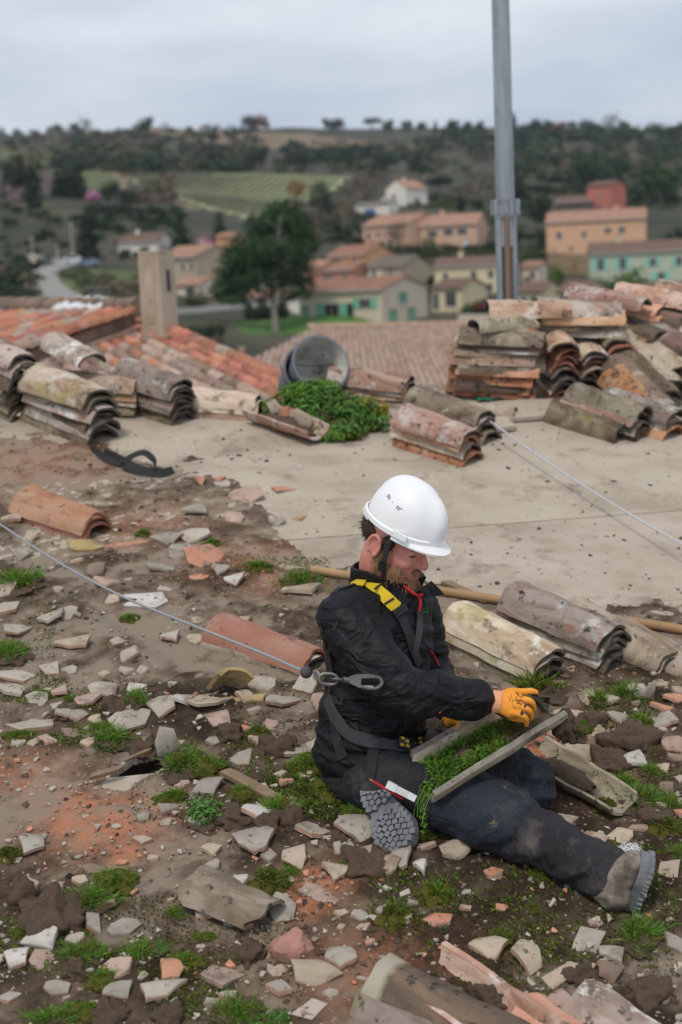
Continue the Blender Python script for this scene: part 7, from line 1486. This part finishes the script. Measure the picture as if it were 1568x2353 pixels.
a, b = A(716, 1309, .022), A(1640, 1459, .022); mb = MB(); mb.tube([a + (b - a) * k / 8 + RN * .002 * math.sin(k * 2) for k in range(9)], .0185, n=14); tag(mb.build('wooden_pole', M['handle_wood'], smooth=True), 'long round brown wooden pole lying across the deck behind the worker', 'pole')
c = A(1268, 1394, .05); o = inst('pebble', lump(3, 14, 8, .3).mesh('pebble', M['s_white'], 'all'), m4(RS, RT, RN, c) @ Matrix.Diagonal((.02, .016, .014, 1))); tag(o, 'small white lump lying against the wooden pole', 'pebble')

# ================================================================== BUCKET, WEEDS, STRAP, LINES
M['bucket'] = pmat('grey_rubber', [(.3, (.13, .14, .16)), (.7, (.20, .21, .235))], scale=6, rough=.75, bump=.2, bscale=40, rand=0, spots=[(7, .55, .68, (.22, .225, .225))])
M['bucket_in'] = pmat('cement_crust', [(.3, (.26, .265, .275)), (.5, (.48, .47, .435)), (.7, (.62, .60, .52))], scale=7, rough=.95, bump=.4, bscale=30, bdist=.006, rand=0, spots=[(12, .60, .68, (.06, .065, .075))])
def bucket(label, C, ax, R0, R1, dep, group):
    ax = unit(ax); x = unit(np.cross(ax, CU)); y = np.cross(x, ax); e = empty('bucket', C + ax * dep, label, 'bucket', group); n = 36
    ring = lambda t, rr: [C + ax * t + (x * math.cos(q) + y * math.sin(q)) * rr for q in np.linspace(0, 2 * math.pi, n + 1)]
    mb = MB(); mb.grid([ring(0, R0 + .008), ring(.018, R0 + .008), ring(.02, R0), ring(dep, R1)]); mb.grid([ring(0, R0 + .008), ring(0, R0 - .004)]); mb.prism(ring(dep, R1)[:-1], ax * .006); mb.build('shell', M['bucket'], e, 50)
    mb = MB(); mb.grid([ring(0, R0 - .004), ring(dep * .4, R0 - .006 - (R0 - R1) * .4), ring(dep * .92, R1 - .006)]); mb.prism(ring(dep * .92, R1 - .006)[:-1], ax * .003); mb.build('lining', M['bucket_in'], e, 50)
    mb = MB(); mb.tube([C + ax * .02 - x * (R0 + .01) * math.cos(q) * 1.0 + ax * .16 * math.sin(q) + y * (.03 + .02 * math.sin(q)) for q in np.linspace(0, math.pi, 18)], .0035, n=6); mb.build('handle', M['steel'], e, True)
bC = P(738, 834, 7.85); bax = CF * .90 - CU * .26 - CR * .34
bucket('grey builder\'s bucket tipped over with its cement-crusted mouth facing the camera', bC, bax, .158, .118, .27, 'buckets by the weed heap')
bucket('dark bucket mostly hidden behind the tipped grey one', bC - CR * .055 + CF * .10 - CU * .03, bax, .155, .115, .25, 'buckets by the weed heap')
wc_ = G(740, 985); wh = empty('weed_heap', wc_, 'heap of uprooted green weeds and moss in front of the tipped bucket', 'weeds')
def heap(name, lobs, n, size, mat, seed, aspect=.35):
    L_ = []
    for (u, v, h, rx, rz) in lobs:
        c = A(u, v, h) - wc_; L_.append((c[0], c[1], c[2], rx, rx * .7, rz))
    o = bpy.data.objects.new(name, quads_mesh(name, leaves(L_, n, size, seed, aspect=aspect, up=.6), M[mat])); COL.objects.link(o); o.parent = wh
heap('weed_leaves', [(700, 925, .10, .13, .08), (760, 935, .10, .15, .09), (820, 945, .09, .13, .09), (740, 900, .16, .12, .06), (860, 970, .05, .09, .07), (790, 985, .05, .13, .05), (680, 900, .12, .08, .06)], 3600, .017, 'weed', 1)
heap('fresh_leaves', [(690, 900, .15, .12, .06), (640, 935, .06, .10, .05), (740, 890, .18, .10, .05), (720, 960, .05, .12, .05), (770, 1000, .03, .09, .04), (600, 930, .04, .05, .04)], 3600, .022, 'grass', 2, .16)
heap('yellow_leaves', [(875, 945, .09, .06, .06), (840, 930, .12, .06, .05)], 420, .016, 'weed_yellow', 3)
heap('moss_leaves', [(720, 985, .03, .12, .03), (800, 1000, .02, .10, .03)], 900, .011, 'moss', 4)
for (u, v, w) in [(790, 1000, .11), (740, 975, .16), (820, 980, .14), (690, 950, .12), (760, 940, .16)]:
    o = bpy.data.objects.new('root_soil', LUMP[(int(u) % 4, 'clod')]); COL.objects.link(o); o.parent = wh; o.matrix_basis = Matrix.Translation(Vector(A(u, v, .0) - wc_)) @ m4(RS, RT, RN, (0, 0, 0)) @ Matrix.Diagonal((w, w * .7, w * .55, 1))
random.seed(8)
tA_, tB_ = G(590, 965), G(735, 1022); dd = unit(tB_ - tA_); tile_at((tA_ + tB_) / 2 + RN * .088, dd, RN, 't_pink', 'upturned pinkish tile used as a trough for soil left of the weeds', 'clay tiles stacked on the deck', True, 1.05, name='clay_tile')
TC = (tA_ + tB_) / 2 + RN * .088; ty = np.cross(RN, dd)
o = inst('soil_fill', lump(5, 22, 12, .25).mesh('soil_fill', M['clod'], 'all'), m4(dd, ty, RN, TC - RN * .045) @ Matrix.Diagonal((.20, .06, .04, 1))); tag(o, 'dark soil lying inside the upturned trough tile', 'soil')
for k, (q, col, w, lab) in enumerate([(-.10, 'pale', .10, 'pale square shard standing in the trough tile left of the weeds'), (-.03, 'terra', .085, 'orange shard standing in the trough tile left of the weeds'), (.12, 'buff', .13, 'long buff shard standing at the lower end of the trough tile')]):
    o = inst('tile_shard', shard_mesh(w, .085, .013, 300 + k, col, .2), m4(unit(dd * .8 + ty * .3), unit(RN + dd * .4 - RT * .4), unit(-RT + RN * .4), TC + dd * q + RN * .025)); tag(o, lab, 'tile shard', 'broken tile shards in the rubble')
def cloth_strip(pts, w, th, name, mat, parent=None):
    side = [RT * .9 + RN * .5] * len(pts); return ribbon_pts([np.asarray(p_) for p_ in pts], w, th, side, name, mat, parent)
def smooth_path(pts, n=6):
    pts = [np.asarray(p_, float) for p_ in pts]; out = []
    for i in range(len(pts) - 1):
        p0, p1, p2, p3 = pts[max(i - 1, 0)], pts[i], pts[i + 1], pts[min(i + 2, len(pts) - 1)]
        for k in range(n): t = k / n; out.append(.5 * (2 * p1 + (p2 - p0) * t + (2 * p0 - 5 * p1 + 4 * p2 - p3) * t * t + (3 * p1 - p0 - 3 * p2 + p3) * t ** 3))
    out.append(pts[-1]); return out
bs = empty('webbing_strap', G(300, 1070), 'tangled black webbing strap lying below the slanting tile stack', 'strap')
cloth_strip(smooth_path([A(205, 1022, .015), A(228, 1042, .03), A(262, 1062, .02), A(300, 1068, .03), A(345, 1086, .015), A(398, 1078, .012)]), .034, .004, 'strap_end', M['strap'], bs)
cloth_strip(smooth_path([A(398, 1082, .012), A(370, 1092, .012), A(320, 1086, .014), A(285, 1068, .03), A(300, 1050, .055), A(330, 1040, .075), A(352, 1056, .06), A(358, 1084, .014)]), .032, .004, 'strap_loop', M['strap'], bs)
cloth_strip(smooth_path([A(240, 1036, .012), A(275, 1052, .03), A(295, 1062, .04), A(330, 1078, .02), A(372, 1080, .02)]), .030, .004, 'strap_end', M['strap'], bs)
M['rope'] = pmat('pale_rope', [(.3, (.40, .42, .45)), (.7, (.56, .58, .60))], scale=200, rough=.7, bump=.5, bscale=400, bdist=.001, rand=0); M['cable'] = pmat('steel_cable', [(.3, (.26, .27, .29)), (.7, (.42, .43, .45))], scale=200, rough=.5, metal=.3, bump=.5, bscale=400, bdist=.001, rand=0)
a, b = A(1105, 952, .11), A(1640, 1291, .11); mb = MB(); mb.tube([a + (b - a) * k / 24 - RN * .03 * math.sin(math.pi * k / 24) for k in range(25)], .005, n=8); tag(mb.build('rope', M['rope'], smooth=True), 'thin pale rope stretched from the lichened stack to the right edge', 'rope')
sl = empty('safety_line', P(705, 1545, 4.24), 'grey steel safety line ending in a ball, chain link and carabiner at the worker\'s back', 'safety line')
pts = []
for (u, v, d) in [(-60, 1172, 6.3), (0, 1205, 6.0), (130, 1290, 5.55), (280, 1370, 5.15), (420, 1428, 4.82), (600, 1500, 4.48), (660, 1526, 4.35), (700, 1543, 4.26)]: pts.append(P(u, v, d))
mb = MB(); mb.tube(smooth_path(pts), .0045, n=8); mb.build('cable', M['cable'], sl, True)
B0 = P(704, 1545, 4.25); _need = 9.0
for u_ in np.linspace(735, 872, 15):
    for dv in (-14, 0, 14):
        h_, _n = hitp(jv, u_, 1563 + dv, 4.4)
        if abs(proj(h_)[0] - u_) < 6: _need = min(_need, float(h_ @ CF))
p1, p2 = P(740, 1560, min(_need - .016, 4.24)), P(872, 1567, min(_need - .016, 4.24))
M['rubber'] = flat('grey_rubber_ball', (.06, .06, .062), rough=.7)
mb = MB(); ellip(mb, B0, (.019, .019, .019), None, 16, 10); mb.build('ball_stop', M['rubber'], sl, 'all')
dchain = unit(p2 - p1); cn = unit(-CF + CU * .2); cy = unit(np.cross(dchain, cn)); cn = np.cross(cy, dchain)
def oval(c, d, y, rl, rw, n=22): return [c + d * rl * math.copysign(abs(math.cos(q)) ** .7, math.cos(q)) + y * rw * math.sin(q) for q in np.linspace(0, 2 * math.pi, n)]
cq = (B0 + p1) / 2; M['steel_bright'] = flat('bright_steel', (.45, .46, .47), rough=.3, metal=.9)
mb = MB(); mb.tube(oval(cq + dchain * .008, unit(p1 - B0), cy, .038, .011), .0042, n=8); mb.build('thimble', M['steel_bright'], sl, True)
c = p1 + dchain * .018; mb = MB(); mb.tube(oval(c, dchain, cy, .026, .0155), .0052, n=8); mb.build('chain_link', M['steel'], sl, True)
c = p1 + dchain * .045; mb = MB(); mb.tube(oval(c + cn * .002, dchain, cn, .016, .011), .005, n=8); mb.build('chain_link', M['steel'], sl, True)
c0 = p1 + dchain * .060; mb = MB(); mb.tube([c0, c0 + dchain * .020], .010, n=10); mb.build('swivel', M['steel'], sl, True)
hb = MB(); hk = lambda x, y_: c0 + dchain * x + cy * y_
hb.prism([hk(.018, -.010), hk(.036, -.017), hk(.070, -.020), hk(.092, -.018), hk(.092, -.010), hk(.070, -.008), hk(.052, -.006), hk(.052, .012), hk(.066, .019), hk(.046, .020), hk(.028, .012), hk(.018, .008)], cn * .011)
ho = hb.build('carabiner', M['steel'], sl, 30)
mb = MB(); mb.tube(smooth_path([hk(.088, -.014), hk(.105, -.010), hk(.112, .002), hk(.104, .014), hk(.088, .020), hk(.064, .019)]), .0062, n=8); mb.build('hook', M['steel'], ho, True)
mb = MB(); mb.tube([hk(.055, .017), hk(.088, .016)], .0055, n=8); mb.build('gate', M['steel_bright'], ho, True)

# ================================================================== IN AND ABOUT THE HELD TILE
hc_ = (tA + tB) / 2
mo = empty('moss_bed', hc_, 'bed of bright green moss filling the tile in the worker\'s hands', 'moss')
rows_ = []
for i in range(30):
    t = -.19 + .40 * i / 29; r_ = []
    for j in range(11):
        q = -1 + 2 * j / 10; yy_ = q * (.078 - .008 * i / 29) ; base_ = -.072 * math.sqrt(max(0, 1 - (yy_ / .083) ** 2)); top = max(base_ + .003, -.030 + .016 * (fbm(np.array(t * 30 + 50), np.array(q * 3 + 9), 3) - .5) + (-.02 if i in (0, 29) else 0)); r_.append(hc_ + axT * t + yw * yy_ + nT_ * top)
    rows_.append(r_)
mb = MB(); mb.grid(rows_); lowr = [[p_ - nT_ * .010 for p_ in r_] for r_ in rows_]; mb.build('soil', M['clod'], mo, 'all')
rr_ = np.random.default_rng(6); 
def bed(n, t0, t1, h, w, mat, seed):
    r = np.random.default_rng(seed); q = blades(n, .5, .5, h, w, seed).reshape(-1, 4, 3); m_ = len(q) // 2; out = []
    t = r.uniform(t0, t1, m_); y_ = r.uniform(-1, 1, m_); idx = np.arange(m_)
    for half in (q[:m_], q[m_:]): pass
    kp_ = vnoise(t * 28 + 60 + seed, y_ * 2.2 + 20) > .36; t = np.where(kp_, t, t * 0 - .17)
    off = np.stack([t, y_ * .058 - .002, -.030 + np.zeros(m_)], 1); roots = q[:m_, :2].mean(1); sh_ = off - roots
    allq = np.concatenate([q[:m_] + sh_[:, None], q[m_:] + sh_[:, None]])
    W3 = allq[..., :1] * axT + allq[..., 1:2] * yw + allq[..., 2:] * (nT_ * .8 + zup * .3)
    o = bpy.data.objects.new('moss_blades', quads_mesh('moss_blades', W3.reshape(-1, 3), M[mat])); COL.objects.link(o); o.parent = mo
bed(2400, -.19, .04, .030, .0024, 'grass', 1); bed(2000, -.17, .11, .022, .0022, 'moss', 2); bed(500, -.10, .16, .022, .002, 'moss_brown', 3)
# trailing sprigs over the lower end
sp = MB()
for k in range(8):
    a = hc_ + axT * (-.20 - .012 * random.random()) + yw * random.uniform(-.01, .07) - nT_ * .03; L_ = random.uniform(.03, .14); dr = unit(-axT * .3 - zup * 1.0 + yw * .2 + RB * .1)
    sp.tube([a, a - axT * .02 - zup * .01, a - axT * .03 + dr * L_ * .5, a - axT * .03 + dr * L_ + RS * random.uniform(-.01, .01)], .0011, n=4)
sp.build('trailing_stem', M['grass'], mo)
q = leaves([tuple(hc_ - axT * .215 + yw * .03 - nT_ * .05 - RN * .0 - np.array(hc_)) + (.03, .03, .03), tuple(hc_ - axT * .235 + yw * .045 - zup * .10 - np.array(hc_)) + (.014, .014, .05)], 300, .006, 3, aspect=.5)
o = bpy.data.objects.new('trailing_leaves', quads_mesh('trailing_leaves', q, M['grass'])); COL.objects.link(o); o.parent = mo
# lump of root soil sliding out of the upper end
es = empty('soil_lump', tB, 'lump of rooty soil with grass hanging out of the upper end of the held tile', 'soil')
for (u, v, d, rx, rz) in [(1278, 1612, 4.20, .030, .03), (1300, 1655, 4.20, .034, .062), (1258, 1596, 4.235, .045, .024), (1325, 1700, 4.25, .03, .03)]:
    o = bpy.data.objects.new('soil', LUMP[(int(u) % 4, 'clod')]); COL.objects.link(o); o.parent = es; o.matrix_basis = Matrix.Translation(Vector(P(u, v, d) - tB)) @ m4(CR, CF, CU, (0, 0, 0)) @ Matrix.Diagonal((rx, rx, rz, 1)) @ Matrix.Rotation(R(180) if rz > .05 else 0, 4, 'X')
q = np.concatenate([blades(200, .07, .05, .05, .0018, 3) * [1, 1, 1] + np.array(P(1232, 1578, 4.25) - tB), blades(90, .03, .03, .05, .0016, 4) + np.array(P(1330, 1690, 4.24) - tB), blades(120, .05, .04, .035, .002, 5) + np.array(P(1262, 1585, 4.24) - tB)])
o = bpy.data.objects.new('grass_blades', quads_mesh('grass_blades', q, M['moss'])); COL.objects.link(o); o.parent = es
# soil and moss in the upturned tile by his knee
a, b = G(1215, 1752), G(1395, 1856); d = unit(b - a); uc = a + d * .23 * .84 + RN * .062; uy = np.cross(RN, d)
o = inst('soil_fill', lump(6, 22, 12, .3).mesh('soil_fill', M['clod'], 'all'), m4(d, uy, RN, uc - RN * .036 + d * -.04) @ Matrix.Diagonal((.11, .046, .032, 1))); tag(o, 'dark soil filling the upturned tile right of the worker\'s knee', 'soil')
# pencil and marker in the leg pocket
p0, n0 = hitp(tv, 862, 1796); p1_, n1_ = hitp(tv, 925, 1832)
pa, pb_ = P(848, 1790, 4.19), P(926, 1836, 4.17); e = empty('pencil', pb_, 'red carpenter\'s pencil sticking out of the trouser pocket', 'pencil'); dd_ = unit(pa - pb_)
mb = MB(); mb.tube([pb_, pa - dd_ * .012], (.0042, .0036), n=8); mb.build('shaft', M['red'], e, True); mb = MB(); mb.tube([pa - dd_ * .012, pa], [.0036, .0012], n=8); mb.build('tip', M['handle_wood'], e, True)
ma_, mb_ = P(892, 1803, 4.165), P(956, 1836, 4.145); dd_ = unit(mb_ - ma_); e = empty('marker', ma_, 'white plastic marker pen lying beside the red pencil on the pocket', 'marker'); M['white_plastic'] = flat('white_plastic', (.62, .64, .65), rough=.45)
yq = unit(np.cross(dd_, CF)); mb = MB(); mb.box((ma_ + mb_) / 2, (dd_, yq, np.cross(dd_, yq)), (np.linalg.norm(mb_ - ma_), .019, .012)); mb.build('barrel', M['white_plastic'], e); mb = MB()
for k in range(5): mb.box(ma_ + dd_ * (.03 + .008 * k) - CF * .0065 + yq * .0, (dd_, yq, np.cross(dd_, yq)), (.0015, .015, .002))
mb.build('printed_scale', M['s_white'], e); mb = MB(); mb.box(ma_ + dd_ * .012, (dd_, yq, np.cross(dd_, yq)), (.030, .022, .015)); mb.build('cap', M['white_plastic'], e)
mb = MB(); ss2 = P(1128, 918, 7.6); c = G(1128, 922, .01); mb.grid([[c + RS * (i * .02) + RT * (j * .02) + RN * random.uniform(0, .015) for i in range(-4, 5)] for j in range(-1, 3)]); tag(mb.build('plastic_scrap', flat('green_plastic', (.03, .26, .17), rough=.5), smooth='all'), 'scrap of green plastic lying left of the big pile', 'scrap')
# ================================================================== HAZE
M['haze'] = bpy.data.materials.new('haze'); M['haze'].use_nodes = True; hz = M['haze'].node_tree; hz.nodes.clear()
ho_ = N(hz, 'ShaderNodeOutputMaterial'); hv = N(hz, 'ShaderNodeVolumePrincipled', i_Density=.00009, i_Anisotropy=.2); hv.inputs['Color'].default_value = (.80, .88, 1.0, 1); hz.links.new(hv.outputs[0], ho_.inputs['Volume'])
zt = max(float(terr_z(np.array(x), np.array(y))) for y in (900, 1100, 1300, 1400) for x in np.linspace(-500, 500, 21)) + 45
mb = MB(); mb.abox(-1300, 1300, -60, 2600, -420, zt); tag(mb.build('haze', M['haze']), kind='stuff')
